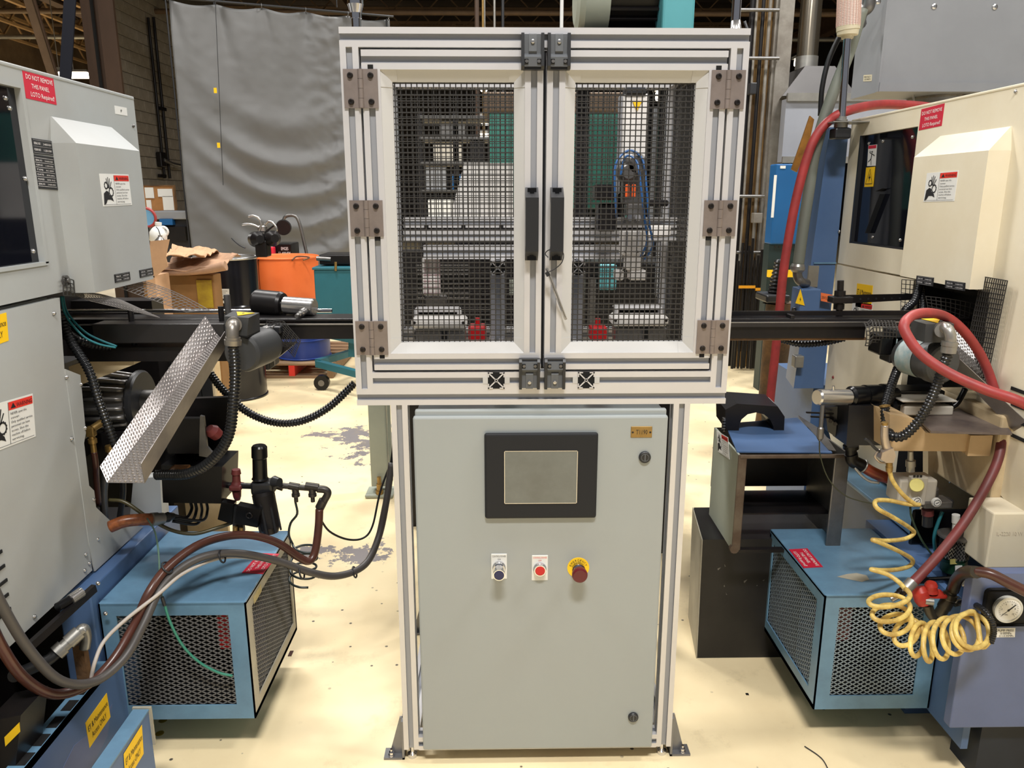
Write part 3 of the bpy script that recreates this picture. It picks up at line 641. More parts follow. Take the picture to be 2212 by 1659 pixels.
fixture(1322, 1446, 662, 'grey clamp fixture behind the bottom of the right door', 1)
for x0, x1, y0, lab in ((1012, 1050, 705, 'dark red block beside the left clamp fixture'), (1275, 1312, 706, 'dark red block left of the right clamp fixture')):
    p, q_ = P2(x0, 748, 2.18), P2(x1, y0, 2.18); mb = MB().bevbox((p.x, 2.18, 1.075), (q_.x, 2.24, q_.z), .006); mb.cyl(((p.x+q_.x)/2, 2.21, q_.z), ((p.x+q_.x)/2, 2.21, q_.z+.02), .008, seg=10); solo('red_block', mb, M_RED, lab, 'block')
pl = thing('marked_panel', 'pale panel with a grid of dark red lines behind the left door', 'panel', P2(935, 640, 2.34))
bx('board', 913, 556, 950, 638, 2.34, .01, M_RW, pl); bx('bracket', 918, 638, 965, 668, 2.35, .02, M_STEELD, pl)
mb = MB()
for k in range(5): p = P2(918+k*8, 556, 2.338); r_ = P2(918+k*8, 636, 2.338); mb.bar(p, r_, .0012, .001)
for k in range(6): p = P2(914, 568+k*13, 2.338); r_ = P2(949, 568+k*13, 2.338); mb.bar(p, r_, .0012, .001)
obj('grid_lines', mb, mat('line_red', (120, 40, 60), .6), pl)
# machinery behind the enclosure, seen through the mesh
t = thing('teal_machine_cover', 'flat teal machine cover seen through both mesh doors', 'machine', (.5, 4.3, 0))
p, q_ = at(1058, 452, Y=4.3), at(1338, 243, Y=4.3)
obj('cover', MB().bevbox((p.x, 4.3, p.z), (q_.x, 4.8, q_.z), .01), mat('sea_teal_paint', (66, 140, 126), .45, var=.2, scale=3), t); obj('pedestal', MB().box((p.x+.1, 4.4, 0), (q_.x-.1, 4.8, p.z)), M_BLKM, t)
obj('trim', MB().bevbox((p.x-.03, 4.28, q_.z), (q_.x+.1, 4.8, q_.z+.10), .01), M_JOIST, t)
t = thing('pale_sheet_panel', 'pale slanted sheet panel seen through the left mesh door', 'panel', (-.1, 3.6, 0))
mb = MB(); mb.prism([at(1003, 352, Y=3.6), at(1108, 352, Y=3.6), at(1108, 470, Y=3.6), at(972, 470, Y=3.6)], (0, .03, 0)); obj('sheet', mb, M_RW, t)
p, q_ = at(985, 470, Y=3.62), at(1100, 470, Y=3.62); obj('stand', MB().box((p.x, 3.6, 0), (q_.x, 3.75, p.z)), M_BLKM, t)
t = thing('electrical_rack', 'dark rack of cabled modules behind the left mesh door', 'rack', (-.5, 3.3, 0))
p, q_ = at(955, 665, Y=3.3), at(1012, 560, Y=3.3); obj('rack_body', MB().box((-.42, 3.3, 0), (q_.x+.05, 3.5, at(900, 545, Y=3.3).z)), M_BLKM, t)
mb = MB()
for k in range(8): z = at(950, 575+k*10, Y=3.28).z; mb.box((-.35, 3.285, z), (q_.x, 3.3, z+.006))
obj('module_fins', mb, M_STEELD, t)
t = thing('rear_machine_base', 'dark machine base with a teal block behind the lower right door mesh', 'machine', at(1380, 700, Y=3.0))
p, q_ = at(1262, 760, Y=3.0), at(1500, 566, Y=3.0); obj('base_body', MB().bevbox((p.x, 3.0, 0), (q_.x, 3.25, q_.z), .01), M_BLKM, t)
p, q_ = at(1294, 626, Y=2.96), at(1332, 572, Y=2.96); obj('teal_block', MB().bevbox((p.x, 2.95, p.z), (q_.x, 3.0, q_.z), .004), M_TEALL, t); p, q_ = at(1270, 700, Y=2.97), at(1288, 600, Y=2.97); obj('grey_upright', MB().bevbox((p.x, 2.96, p.z), (q_.x, 3.0, q_.z), .003), M_STEELD, t)
p, q_ = at(1415, 640, Y=2.97), at(1440, 470, Y=2.97); obj('grey_upright', MB().bevbox((p.x, 2.96, p.z), (q_.x, 3.0, q_.z), .003), M_GBOX, t)
# storage rack with goods far behind the left door
Yk = 6.2; t = thing('storage_rack', 'dark steel storage rack far behind the left door mesh', 'rack', at(985, 480, Y=Yk)); a = at(905, 240, Y=Yk); c = at(1062, 470, Y=Yk)
for xx in (a.x, (a.x+c.x)/2, c.x): obj('upright', MB().box((xx-.02, Yk, 0), (xx+.02, Yk+.05, a.z)), M_BLKM, t)
zs = [at(1000, y, Y=Yk).z for y in (470, 410, 350, 296, 250)]
for z in zs: obj('shelf', MB().box((a.x, Yk-.02, z-.02), (c.x, Yk+.4, z)), M_STEELD, t)
goods = [(0, .05, .2, .14, M_WHITE, 'white box on the lowest visible rack shelf, left'), (0, .3, .14, .18, M_CBLUE, 'blue box on the lowest visible rack shelf'), (0, .47, .1, .1, M_CARD, 'small carton on the lowest visible rack shelf, right'), (1, .04, .16, .17, M_GBOX, 'grey box on the second rack shelf, left'), (1, .24, .12, .12, M_CBLUE, 'blue box on the second rack shelf, middle'), (1, .40, .18, .15, M_CARD, 'carton on the second rack shelf, right'), (2, .1, .22, .13, M_IVORY, 'pale box on the third rack shelf'), (2, .38, .12, .15, M_BLKM, 'dark box on the third rack shelf'), (3, .15, .2, .1, M_STEELD, 'steel box on the top rack shelf')]
for lv, dx, w_, h_, m_, lb in goods: solo('storage_box', MB().bevbox((a.x+dx, Yk, zs[lv]), (a.x+dx+w_, Yk+.3, zs[lv]+h_), .006), m_, lb, 'box', 'boxes on the far storage rack')
t = thing('wall_columns', 'pair of pale uprights behind the right mesh door', 'column', (.85, 3.9, 0))
for px in (1424, 1450): p = at(px, 230, Y=3.9); obj('upright', MB().box((p.x-.022, 3.9, 0), (p.x+.022, 3.95, p.z)), M_GBOX, t)
p = at(1400, 230, Y=3.96); q_ = at(1475, 230, Y=3.96); obj('dark_panel', MB().box((p.x, 3.96, 0), (q_.x, 4.0, p.z)), M_BLKM, t)
# small stand behind left: greenish grey leg with foot
t = thing('conveyor_stand', 'greenish grey square leg with round foot behind the left lower posts', 'stand', at(812, 1060, Y=3.35))
f0 = at(806, 1068, Z=0); YL = f0.y; pL, pR = at(797, 900, Y=YL), at(833, 900, Y=YL)
obj('leg', MB().bevbox((pL.x, YL-.02, .05), (pR.x, YL+.05, 1.02), .003), M_GREEN2, t)
obj('rear_flange', MB().bevbox((pR.x+.004, YL+.02, .06), (pR.x+.02, YL+.04, 1.02), .002), M_GREEN2, t)
obj('foot_plate', MB().bevbox((pL.x-.03, YL-.06, 0), (pR.x+.03, YL+.07, .02), .008), M_GREEN2, t)
obj('anchor_stud', MB().lathe((f0.x+.04, YL-.04, .02), (f0.x+.04, YL-.04, .11), [(0, .02), (.2, .02), (.2, .014), (.6, .014), (.6, .01), (1, .01)], 12), M_BRASS, t)
obj('top_beam', MB().box((pL.x, YL-.02, 1.02), (.37, YL+.05, 1.09)), M_GREEN2, t)
obj('leg', MB().bevbox((.3, YL+.3, 0), (.37, YL+.37, 1.02), .003), M_GREEN2, t); obj('cross_beam', MB().box((.3, YL+.05, 1.02), (.37, YL+.37, 1.09)), M_GREEN2, t)
# on top of the enclosure
t = thing('stepped_steel_tube', 'polished stepped steel tube standing on the enclosure top left', 'tube', (at(770, 57, Y=1.86).x, 1.86, Z1))
p = at(770, 57, Y=1.86)
obj('tube_body', MB().lathe((p.x, 1.86, Z1), (p.x, 1.86, 2.05), [(0, .010), (.15, .0105), (.15, .0125), (.2, .013), (.28, .018), (.4, .018), (.44, .021), (1, .022)], 24), M_CHROME, t)
obj('base_nut', MB().cyl((p.x-.012, 1.86, Z1-.001), (p.x-.012, 1.86, Z1+.004), .008, seg=6), M_BLK, t)
p = at(1592, 57, Y=1.9); t = thing('signal_mast', 'chrome signal mast with flared foot on the enclosure top right', 'mast', (p.x, 1.9, Z1))
obj('flared_foot', MB().lathe((p.x, 1.9, Z1), (p.x-.004, 1.9, Z1+.04), [(0, .021), (.15, .021), (.5, .013), (1, .0105)], 24, False), M_STEEL, t)
obj('mast_tube', MB().cyl((p.x-.004, 1.9, Z1+.03), (p.x-.004, 1.9, 2.2), .0105, seg=16), M_CHROME, t)
obj('cable', MB().tube([(p.x+.02, 1.9, Z1+.002), (p.x+.028, 1.9, Z1+.012), (p.x+.02, 1.91, Z1+.04)], .003, 6), M_BLK, t)
p = at(1213, 50, Y=2.1); t = thing('grease_line', 'thin white riser tube with brass elbow above the enclosure middle', 'tube', (p.x, 2.1, Z1))
obj('riser', MB().cyl((p.x, 2.1, Z1+.015), (p.x, 2.1, 2.3), .0045, seg=10), M_WHITE, t)
obj('elbow', MB().tube([(p.x, 2.1, Z1+.02), (p.x+.004, 2.1, Z1+.006), (p.x+.018, 2.1, Z1+.012), (p.x+.02, 2.1, Z1-.03)], .003, 8), M_GALV, t)
obj('ferrule', MB().cyl((p.x, 2.1, Z1+.014), (p.x, 2.1, Z1+.026), .006, seg=10), M_BRASS, t)
# big electric motor and teal belt guard beyond the enclosure top
Ym = 3.4; t = thing('drive_motor', 'grey electric motor with dark finned body and teal guard above the enclosure', 'motor', at(1340, 60, Y=Ym))
a0, a1, a2, a3 = (at(x, -12, Y=Ym) for x in (1242, 1310, 1412, 1478)); r0 = .16
obj('fan_cover', MB().lathe(a0, (a1.x, a1.y, a0.z), [(0, r0*.7), (.08, r0*.9), (.25, r0), (1, r0)], 32), M_GREEN2, t)
mb = MB(); mb.cyl((a1.x, Ym, a0.z), (a2.x, Ym, a0.z), r0*.82, seg=28)
for k in range(22):
    an = 2*math.pi*k/22; d_ = V((0, math.cos(an), math.sin(an))); c_ = V((a1.x, Ym, a0.z)); mb.bar(c_+d_*r0*.88, V((a2.x, Ym, a0.z))+d_*r0*.88, .008, r0*.16, d_)
obj('finned_body', mb, M_BLKM, t)
obj('belt_guard', MB().bevbox((a2.x, Ym-.2, a0.z-.32), (a3.x, Ym+.2, a0.z+.3), .01), M_TEALL, t)
obj('lifting_eye', MB().torus((a2.x+.012, Ym-.21, a0.z+.02), (1, 0, .3), .03, .007, 18, 8), M_CHROME, t)
obj('motor_base', MB().box((a0.x, Ym-.16, a0.z-.3), (a3.x, Ym+.2, a0.z-.16)), M_BLKM, t)
for xx in (a0.x+.03, a3.x-.06): obj('frame_leg', MB().box((xx, Ym+.1, 0), (xx+.05, Ym+.15, a0.z-.16)), M_BLKM, t)
# ================================================================ STICKERS
def warn_sticker(par, TL, TR, BL, out, full=True):
    F_ = Flat(TL, TR, BL, out); s_ = obj('warning_sticker', F_.slab(.0008), M_WHITE, par, 'white sticker with red WARNING header and gears pictogram')
    mb = MB(); F_.rect(mb, .46, .04, .98, .22); obj('red_header', mb, M_REDH, s_)
    mb = MB()
    F_.poly(mb, [(.50, .19), (.555, .07), (.61, .19)], .0014); F_.text(mb, 'WARNING', .62, .185, .095, .34)
    for i, l in enumerate(('NEVER open this', 'cover.', 'Only qualified service', 'personnel can have', 'access. Shut the', 'machine off before', 'servicing.')):
        F_.text(mb, l, .485, .325+i*.095, .055, .017*len(l)+.09)
    F_.line(mb, .45, .04, .45, .96, .012)
    for (cx, cy, r, nt) in ((.16, .36, .11, 20), (.31, .56, .14, 24)): F_.ring(mb, cx, cy, r, .035, nt, .0014, True)
    for (x0, y0, x1, y1) in ((.22, .44, .19, .14), (.235, .44, .245, .1), (.25, .44, .30, .14), (.27, .46, .35, .24)): F_.line(mb, x0, y0, x1, y1, .035)
    F_.poly(mb, [(.06, .60), (.15, .52), (.22, .55), (.24, .66), (.33, .74), (.36, .86), (.27, .80), (.16, .80), (.10, .92), (.03, .96)], .0014)
    F_.line(mb, .04, .955, .96, .955, .008); obj('lettering', mb, M_INK, s_); return s_
def loto_sticker(par, TL, TR, BL, out):
    F_ = Flat(TL, TR, BL, out); s_ = obj('lockout_sticker', F_.slab(.0008), M_REDS, par, 'red sticker reading DO NOT REMOVE THIS PANEL LOTO Required!')
    mb = MB(); F_.text(mb, 'DO NOT REMOVE', .06, .31, .17, .88); F_.text(mb, 'THIS PANEL', .06, .60, .16, .58, center=.5); F_.text(mb, 'LOTO Required!', .06, .89, .17, .78, center=.54); obj('lettering', mb, M_INKW, s_); return s_
def access_sticker(par, TL, TR, BL, out):
    F_ = Flat(TL, TR, BL, out); s_ = obj('access_sticker', F_.slab(.0008), M_YEL, par, 'yellow sticker reading ET & Maintenance Access ONLY')
    mb = MB(); F_.text(mb, 'ET & Maintenance', .05, .44, .22, .9); F_.text(mb, 'Access ONLY', .05, .80, .22, .66, center=.5); obj('lettering', mb, M_INK, s_); return s_
def black_plate(par, TL, TR, BL, out, nm='data_plate', rows=3):
    F_ = Flat(TL, TR, BL, out); s_ = obj(nm, F_.slab(.0016), M_BLK, par, 'black data plate with fine pale print')
    mb = MB()
    for i in range(rows+1): F_.line(mb, .06, .08+.84*i/rows, .94, .08+.84*i/rows, .008, .002)
    for i in range(rows): F_.text(mb, ('SERIAL NO', 'FORM NO', 'TYPE', 'DATE', 'POWER')[i % 5], .09, .08+.84*(i+.7)/rows, .32/rows, .30, .002); F_.text(mb, ('3-4600-0201', '1-220-5580', 'AC 200V', '4KVA 60Hz', '500 KG')[i % 5], .52, .08+.84*(i+.7)/rows, .28/rows, .38, .002)
    obj('lettering', mb, M_INKW, s_); return s_
def tri_sticker(par, A, B, C, m=None):
    A, B, C = V(A), V(B), V(C); n = (B-A).cross(C-A).normalized()
    if n.dot(V((0, 0, CZ))-A) < 0: n = -n
    s_ = obj('hazard_triangle', MB().prism([A, B, C], n*.001), M_YEL, par, 'yellow hazard triangle')
    g = (A+B+C)/3; mb = MB(); f = lambda u, v: g+((A+B)/2-C)*-.45*v+(B-A)*u*.5
    mb.prism([f(.1, .35), f(-.16, -.05), f(0, -.05), f(-.08, -.4), f(.18, .02), f(.03, .03)], n*.0016)
    mb2 = MB(); obj('bolt_symbol', mb, M_INK, s_); return s_
def screws(par, pts, n, r=.006, m=None):
    for p in pts: obj('screw', MB().lathe(V(p), V(p)+V(n)*.005, [(0, r), (.5, r*.9), (1, r*.45)], 10), m or M_STEEL, par)
def expanded(mb, o, u, v, nu, nv, w=.0028, th=.002):
    "diamond mesh filling the parallelogram o,u,v"
    o = V(o); u = V(u); v = V(v); du = u/nu; dv = v/nv; n = u.cross(v).normalized()
    for j in range(nv):
        for i in range(nu):
            c = o+du*(i+.5)+dv*(j+.5); L, R_, T, B = c-du*.5, c+du*.5, c+dv*.5, c-dv*.5
            for a, b in ((L, T), (T, R_), (R_, B), (B, L)): mb.bar(a, b, w, th, n)
# ================================================================ LEFT: grey machine
XL = -1.08; pl_ = lambda x, y: at(x, y, X=XL)
LM = thing('grey_lathe', 'grey machine tool body with dark window, at the left edge', 'machine', (-1.6, 1.5, 0))
mb = MB(); mb.box((-2.3, .7, .52), (XL-.025, 1.90, 1.24)); mb.box((-2.3, .7, 1.25), (XL-.0245, 1.2, 1.745)); mb.box((-2.3, 1.2, 1.25), (XL-.10, 2.42, 1.745)); obj('body', mb, M_GREY, LM)
# upper panel with a recessed window
w0, w1 = pl_(48, 188), pl_(92, 570); wy = w0.y; wz0, wz1 = 1.325, 1.722
mb = MB()
mb.box((XL-.024, .7, 1.25), (XL, wy-.5, 1.765)); mb.box((XL-.024, wy-.5, wz1), (XL, wy, 1.765)); mb.box((XL-.024, wy-.5, 1.25), (XL, wy, wz0)); mb.box((XL-.024, wy, 1.25), (XL, 2.438, 1.765))
up_ = obj('upper_panel', mb, M_GREY, LM)
obj('panel_top_edge', MB().bevbox((XL-.12, .7, 1.758), (XL+.002, 2.44, 1.768), .003), M_GREY, LM)
obj('panel_end_flange', MB().box((XL-.06, 2.432, 1.25), (XL-.001, 2.442, 1.76)), M_GREY, LM)
wn = obj('window', MB().box((XL-.022, wy-.5, wz0), (XL-.012, wy, wz1)), mat('dark_tinted_glass', (14, 16, 24), .06, spec=.7), LM, 'dark tinted window')
mb = MB(); mb.box((XL-.02, wy-.012, wz0), (XL+.004, wy, wz1)); mb.box((XL-.02, wy-.5, wz0-.004), (XL+.004, wy, wz0+.004)); mb.box((XL-.02, wy-.5, wz1-.004), (XL+.003, wy, wz1+.004)); obj('window_frame', mb, M_GREY, wn)
screws(wn, [(XL-.012, wy-.05, wz1-.03), (XL-.012, wy-.04, wz1-.05), (XL-.012, wy-.03, wz0+.03), (XL-.012, wy-.02, 1.52)], (1, 0, 0), .006)
screws(LM, [pl_(287, 272), pl_(139, 600)], (1, 0, 0), .006, M_STEELD)
# lower panel
mb = MB(); pts = [(XL, .7, .516), (XL, 1.886, .516), (XL, 1.888, 1.06), (XL, 1.911, 1.238), (XL, .7, 1.238)]; mb.prism(pts, (-.02, 0, 0)); obj('lower_panel', mb, M_GREY, LM)
fp = [(139, 797), (172, 810), (184, 935), (180, 957), (191, 1049), (202, 1060), (206, 1096), (238, 1126), (308, 1138), (204, 1234), (190, 1168)]
mb = MB().prism([pl_(*p)+V((.002, 0, 0)) for p in fp], (-.004, 0, 0)); obj('edge_flange', mb, M_GREY, LM)
screws(LM, [pl_(*p)+V((.001, 0, 0)) for p in ((142, 815), (173, 831), (153, 948), (182, 925), (201, 1079), (184, 1198), (192, 1217), (182, 1232), (210, 1165), (115, 677), (73, 1332))], (1, 0, 0), .0055)
mb = MB()
for k, (x, y) in enumerate(((3, 1190), (9, 1221), (14, 1252), (17, 1283), (22, 1314))):
    p = pl_(x, y); mb.bar(p+V((.001, -.05, 0)), p+V((.001, .0, 0)), .003, .007)
obj('vent_slot', mb, M_DARK, LM, None, 'stuff')
# hood with bevelled top
hy0, hy1, hz0, hz1 = 1.966, 2.305, 1.243, 1.606; XH = XL+.06
def hood(par, m, xp, xf, y0, y1, z0, z1, zt):
    mb = MB(); i = .05 if xf > xp else .05
    return obj('hood', mb.hexa([(xp, y0, z0), (xf, y0, z0), (xf, y1, z0), (xp, y1, z0), (xp, y0, z1), (xf, y0, z1), (xf, y1, z1), (xp, y1, z1)]).hexa([(xp, y0, z1), (xf, y0, z1), (xf, y1, z1), (xp, y1, z1), (xp, y0+.012, zt), (xp+(xf-xp)*.05, y0+.012, zt), (xp+(xf-xp)*.05, y1-.03, zt), (xp, y1-.03, zt)]), m, par, 'box hood with sloped top')
hd = hood(LM, M_GREY, XL, XH, hy0, hy1, hz0, hz1, 1.668)
h_ = lambda x, y: at(x, y, X=XH)
warn_sticker(LM, h_(214, 375), h_(277, 377), h_(223, 446), (1, 0, 0))
black_plate(LM, h_(246, 593), h_(279, 587), h_(248, 611), (1, 0, 0), 'data_plate', 2); black_plate(LM, h_(300, 584), h_(329, 578), h_(302, 600), (1, 0, 0), 'data_plate', 2)
loto_sticker(LM, pl_(47, 148), pl_(114, 167), pl_(56, 212), (1, 0, 0))
F_ = Flat(pl_(247, 228), pl_(273, 233), pl_(249, 246), (1, 0, 0)); s_ = obj('small_label', F_.slab(.0008), M_WHITE, LM, 'small white label'); mb = MB(); F_.text(mb, 'F', .42, .68, .34, .14); obj('lettering', mb, M_INK, s_)
black_plate(LM, pl_(66, 298), pl_(112, 305), pl_(69, 331), (1, 0, 0), 'data_plate', 2); black_plate(LM, pl_(69, 333), pl_(115, 340), pl_(79, 407), (1, 0, 0), 'data_plate', 6)
warn_sticker(LM, pl_(-34, 880), pl_(70, 850), pl_(-26, 982), (1, 0, 0))
access_sticker(LM, pl_(-62, 697), pl_(13, 675), pl_(-56, 762), (1, 0, 0))
# dark interior of the machine beyond the panel
mb = MB(); mb.box((-2.3, 1.92, .5), (-1.55, 1.95, 1.25)); mb.box((-1.62, 1.93, .5), (-1.6, 3.0, 1.25)); mb.box((-2.3, 2.9, .1), (-1.30, 3.0, 1.10)); mb.box((-2.3, 1.0, .04), (-1.3, 1.9, .5)); obj('inner_casing', mb, M_BLKM, LM, 'black oily inner casing')
q2 = lambda x, y, Y=2.1: at(x, y, Y=Y)
mb = MB(); mb.prism([q2(148, 792, 2.15), q2(200, 775, 2.15), q2(290, 762, 2.15), q2(289, 788, 2.15), q2(172, 832, 2.15), q2(150, 812, 2.15)], (0, .08, 0)); obj('casting_beam', mb, M_CREAM2, LM, 'stained cream casting')
mb = MB(); mb.prism([q2(288, 1035, 2.25), q2(345, 1030, 2.25), q2(352, 1140, 2.25), q2(300, 1140, 2.25), q2(280, 1120, 2.25)], (0, .05, 0)); obj('skirt_plate', mb, M_GREY, LM)
obj('support_rib', MB().box(q2(318, 1160, 3.0), q2(462, 772, 3.02)), M_CREAM2, LM, 'cream vertical ribbed panel')
mb = MB()
for x in (345, 372, 400, 428, 450): mb.box(q2(x, 1000, 2.99), q2(x+3, 772, 3.0))
obj('rib_groove', mb, M_DARK, LM, None, 'stuff')
# hinge boss with wire clip at the panel corner
p = pl_(138, 606); obj('washer_boss', MB().lathe(p, p+V((.014, 0, 0)), [(0, .013), (.6, .013), (.6, .007), (1, .006)], 18), M_STEELD, LM)
# spindle bell and black flange
t = thing('ribbed_motor', 'dull ribbed motor bell with a black disc flange in the opening of the grey machine', 'motor', q2(240, 930, 2.25))
c0, c1 = q2(165, 868, 2.28), q2(292, 868, 2.28)
mb = MB().cyl(c0, c1, .080, seg=28)
for k in range(18):
    an = 2*math.pi*k/18; d_ = V((0, math.cos(an), math.sin(an))); mb.tube([c0+d_*.082, (c0+c1)/2+d_*.09, c1+d_*.08], .008, 6, n=4)
obj('ribbed_bell', mb, M_STEELD, t)
c2 = q2(296, 866, 2.28); c3 = q2(312, 866, 2.28); obj('disc_flange', MB().lathe(c2, c3, [(0, .088), (.3, .094), (.75, .094), (1, .088), (1, .03)], 32), M_BLK, t)
obj('hub', MB().lathe(c3, q2(352, 866, 2.28), [(0, .034), (.8, .034), (1, .028)], 20), M_STEELD, t)
obj('mounting_web', MB().box((c0.x-.1, 2.2, 1.0), (c0.x, 2.36, .75)), M_BLKM, t)
# brass fittings and drop pipes
t = thing('brass_fitting', 'brass elbow fitting with hose left of the chute, in the machine opening', 'fitting', q2(205, 960, 2.08))
g_ = q2(197, 932, 2.06); mb = MB().bevbox(g_-V((.011, .01, .014)), g_+V((.011, .01, .014)), .003); mb.cyl(g_+V((.005, 0, .008)), g_+V((.025, .03, .022)), .011, seg=6); mb.lathe(g_-V((0, 0, .012)), g_-V((0, 0, .06)), [(0, .009), (.2, .009), (.2, .012), (.45, .012), (.45, .008), (1, .008)], 12); obj('elbow', mb, M_BRASS, t)
obj('hose', MB().tube([g_-V((0, 0, .06)), g_-V((.0, 0, .10)), q2(208, 1030, 2.07), q2(213, 1090, 2.08)], .0085, 10), M_HOSEB, t)
t = thing('drop_hose', 'pair of oily drop hoses with stained fitting behind the chute foot', 'hose', q2(240, 1120, 2.12))
g_ = q2(237, 962, 2.12); obj('nut', MB().lathe(g_, g_-V((0, 0, .035)), [(0, .014), (.5, .014), (.5, .010), (1, .010)], 6), M_BRASS, t)
obj('hose', MB().tube([g_-V((0, 0, .03)), q2(232, 1010, 2.12), q2(224, 1060, 2.12), q2(226, 1120, 2.12)], .011, 10), M_STEELD, t); obj('hose', MB().tube([q2(262, 1000, 2.14), q2(266, 1060, 2.14), q2(258, 1125, 2.14)], .009, 10), M_HOSEK, t)
# feed rail going into the enclosure
t = thing('feed_rail', 'black feed rail with bright top edge between the grey machine and the enclosure', 'rail', (-.9, 2.25, 1.08))
Yr = 2.2; A = q2(240, 683, Yr); B = at(766, 690, Y=Yr)
zr = B.z; obj('rail_top', MB().bevbox((-1.5, Yr, zr-.006), (-.345, Yr+.10, zr+.002), .002), M_BLKM, t)
obj('rail_channel', MB().box((-1.5, Yr-.004, zr-.056), (-.345, Yr+.09, zr-.010)), M_BLKM, t)
obj('edge_strip', MB().box((-1.5, Yr-.010, zr-.014), (-.345, Yr, zr-.010)), M_STEEL, t)
obj('rear_rod', MB().cyl((-1.5, Yr+.11, zr+.010), (-.50, Yr+.11, zr+.010), .006, seg=10), M_CHROME, t)
p, r_ = q2(205, 760, 2.12), q2(487, 735, 2.12); obj('lower_beam', MB().bevbox((p.x, 2.12, q2(300, 742, 2.12).z), (r_.x, 2.19, q2(300, 700, 2.12).z), .003), mat('dark_machined_bar', (58, 56, 56), .35, .5, var=.2, scale=8), t)
p, r_ = q2(200, 775, 2.16), q2(632, 745, 2.16); mb = MB(); mb.prism([(p.x, 2.14, r_.z-.002), (r_.x, 2.14, r_.z-.002), (r_.x-.05, 2.14, p.z-.004), (p.x, 2.14, p.z-.004)], (0, .08, 0)); obj('under_tray', mb, M_BLKM, t)
for x in (285, 480): p = q2(x, 700, 2.17); obj('clamp_post', MB().cyl(p-V((0, 0, .06)), p+V((0, 0, .05)), .008, seg=10), M_BLKM, t)
obj('carrier_block', MB().bevbox(q2(210, 765, 2.2), q2(262, 700, 2.26), .004), M_BLKM, t)
p = q2(502, 632, 2.32); obj('steel_post', MB().cyl(V((p.x, 2.27, zr)), V((p.x, 2.27, p.z)), .009, seg=12), M_STEELD, t)
# wire guard scraps
def bent_mesh(nm, lab, rows, cols, P, w=.0016, m=M_WIRE):
    "P(i,j) -> point, i in 0..rows, j in 0..cols"
    mb = MB()
    for i in range(rows+1):
        for j in range(cols): mb.bar(P(i, j), P(i, j+1), w, w)
    for j in range(cols+1):
        for i in range(rows): mb.bar(P(i, j), P(i+1, j), w, w)
    o = solo(nm, mb, m, lab, 'wire mesh'); return o
def bil(A, B, C, D, rows, cols, sag=0., n=V((0, 0, 1))):
    A, B, C, D = map(V, (A, B, C, D))
    def P(i, j):
        u, v = j/cols, i/rows; p = (A*(1-u)+B*u)*(1-v)+(D*(1-u)+C*u)*v; return p+n*sag*math.sin(math.pi*u)*math.sin(math.pi*(.3+v*.7))
    return P
M_WIRL = mat('grey_worn_wire', (136, 132, 130), .45, .3)
bent_mesh('wire_guard_scrap', 'bent wire mesh strip sloping down onto the feed rail right of the hood', 5, 19, bil(q2(298, 600, 2.33), q2(338, 596, 2.4), q2(452, 672, 2.3), q2(405, 672, 2.25), 19, 5, .01) if 0 else bil(q2(300, 604, 2.33), q2(452, 670, 2.3), q2(402, 674, 2.22), q2(248, 618, 2.15), 5, 19, .012), .0014, M_WIRL)
bent_mesh('wire_guard_scrap', 'bent wire mesh strip under the hood corner, lower left one', 5, 22, bil(q2(150, 632, 2.0), q2(262, 648, 2.1), q2(345, 686, 2.12), q2(195, 650, 1.98), 5, 22, .01), .0013, M_WIRL)
bent_mesh('wire_guard_scrap', 'short wire mesh clip around the round boss left of the hood', 3, 4, bil(pl_(127, 598)+V((.01, 0, 0)), pl_(128, 628)+V((.01, 0, 0)), pl_(158, 632)+V((.012, 0, 0)), pl_(156, 608)+V((.012, 0, 0)), 4, 3), .002)
bent_mesh('wire_guard_scrap', 'oily black wire mesh corner below the steel cylinder on the rail', 9, 10, lambda i, j: (lambda b: b+V((0, -.015*(j/10), -.05*max(0, (j-5)/5)**1)))(q2(578+j*7.2-i*1.5, 690+i*4+j*.6, 2.17)), .0018)
# motor with terminal box
def gear_motor(lab, P, pts_box, sx, label2):
    pass
t = thing('gear_motor', 'dark grey motor with terminal box and yellow triangle above the steel chute', 'motor', q2(540, 790, 2.0))
bxp = lambda x, y, Y: at(x, y, Y=Y)
a = bxp(487, 722, 2.0); b = bxp(546, 686, 2.0)
F0 = [bxp(487, 722, 2.0), bxp(533, 725, 1.97), bxp(562, 716, 2.06), bxp(510, 712, 2.1)]; F1 = [bxp(484, 683, 2.0), bxp(537, 684, 1.97), bxp(560, 671, 2.06), bxp(505, 670, 2.1)]
zc0, zc1 = F0[0].z, F1[0].z; 
for q_ in F0: q_.z = zc0
for q_ in F1: q_.z = zc1
obj('terminal_box', MB().hexa(F0+F1), M_BLK if 0 else mat('dark_grey_casting', (66, 67, 68), .45, .1), t, 'dark grey terminal box')
M_CAST = bpy.data.materials['dark_grey_casting']
mb = MB(); mb.hexa([x+V((0, 0, -.004)) for x in F0]+[x+V((0, 0, -.0005)) for x in F0]); obj('box_gasket', mb, M_DARK, t)
up = V((0, 0, .001)); tri_sticker(t, F1[0].lerp(F1[3], .75)+(F1[1]-F1[0])*.22+up, F1[1].lerp(F1[2], .8)+up-(F1[1]-F1[0])*.1, F1[0].lerp(F1[3], .15)+(F1[1]-F1[0])*.5+up)
ax0, ax1 = bxp(520, 764, 1.99), bxp(574, 744, 2.13)
obj('motor_barrel', MB().lathe(ax0, ax1, [(0, .044), (.06, .05), (.12, .052), (.9, .052), (1, .05)], 32), M_CAST, t)
obj('gear_head', MB().bevbox(bxp(573, 800, 2.12), bxp(590, 712, 2.18), .004), M_BLK, t); obj('mount_flange', MB().bevbox(bxp(590, 790, 2.13), bxp(598, 700, 2.17), .003), M_STEELD, t)
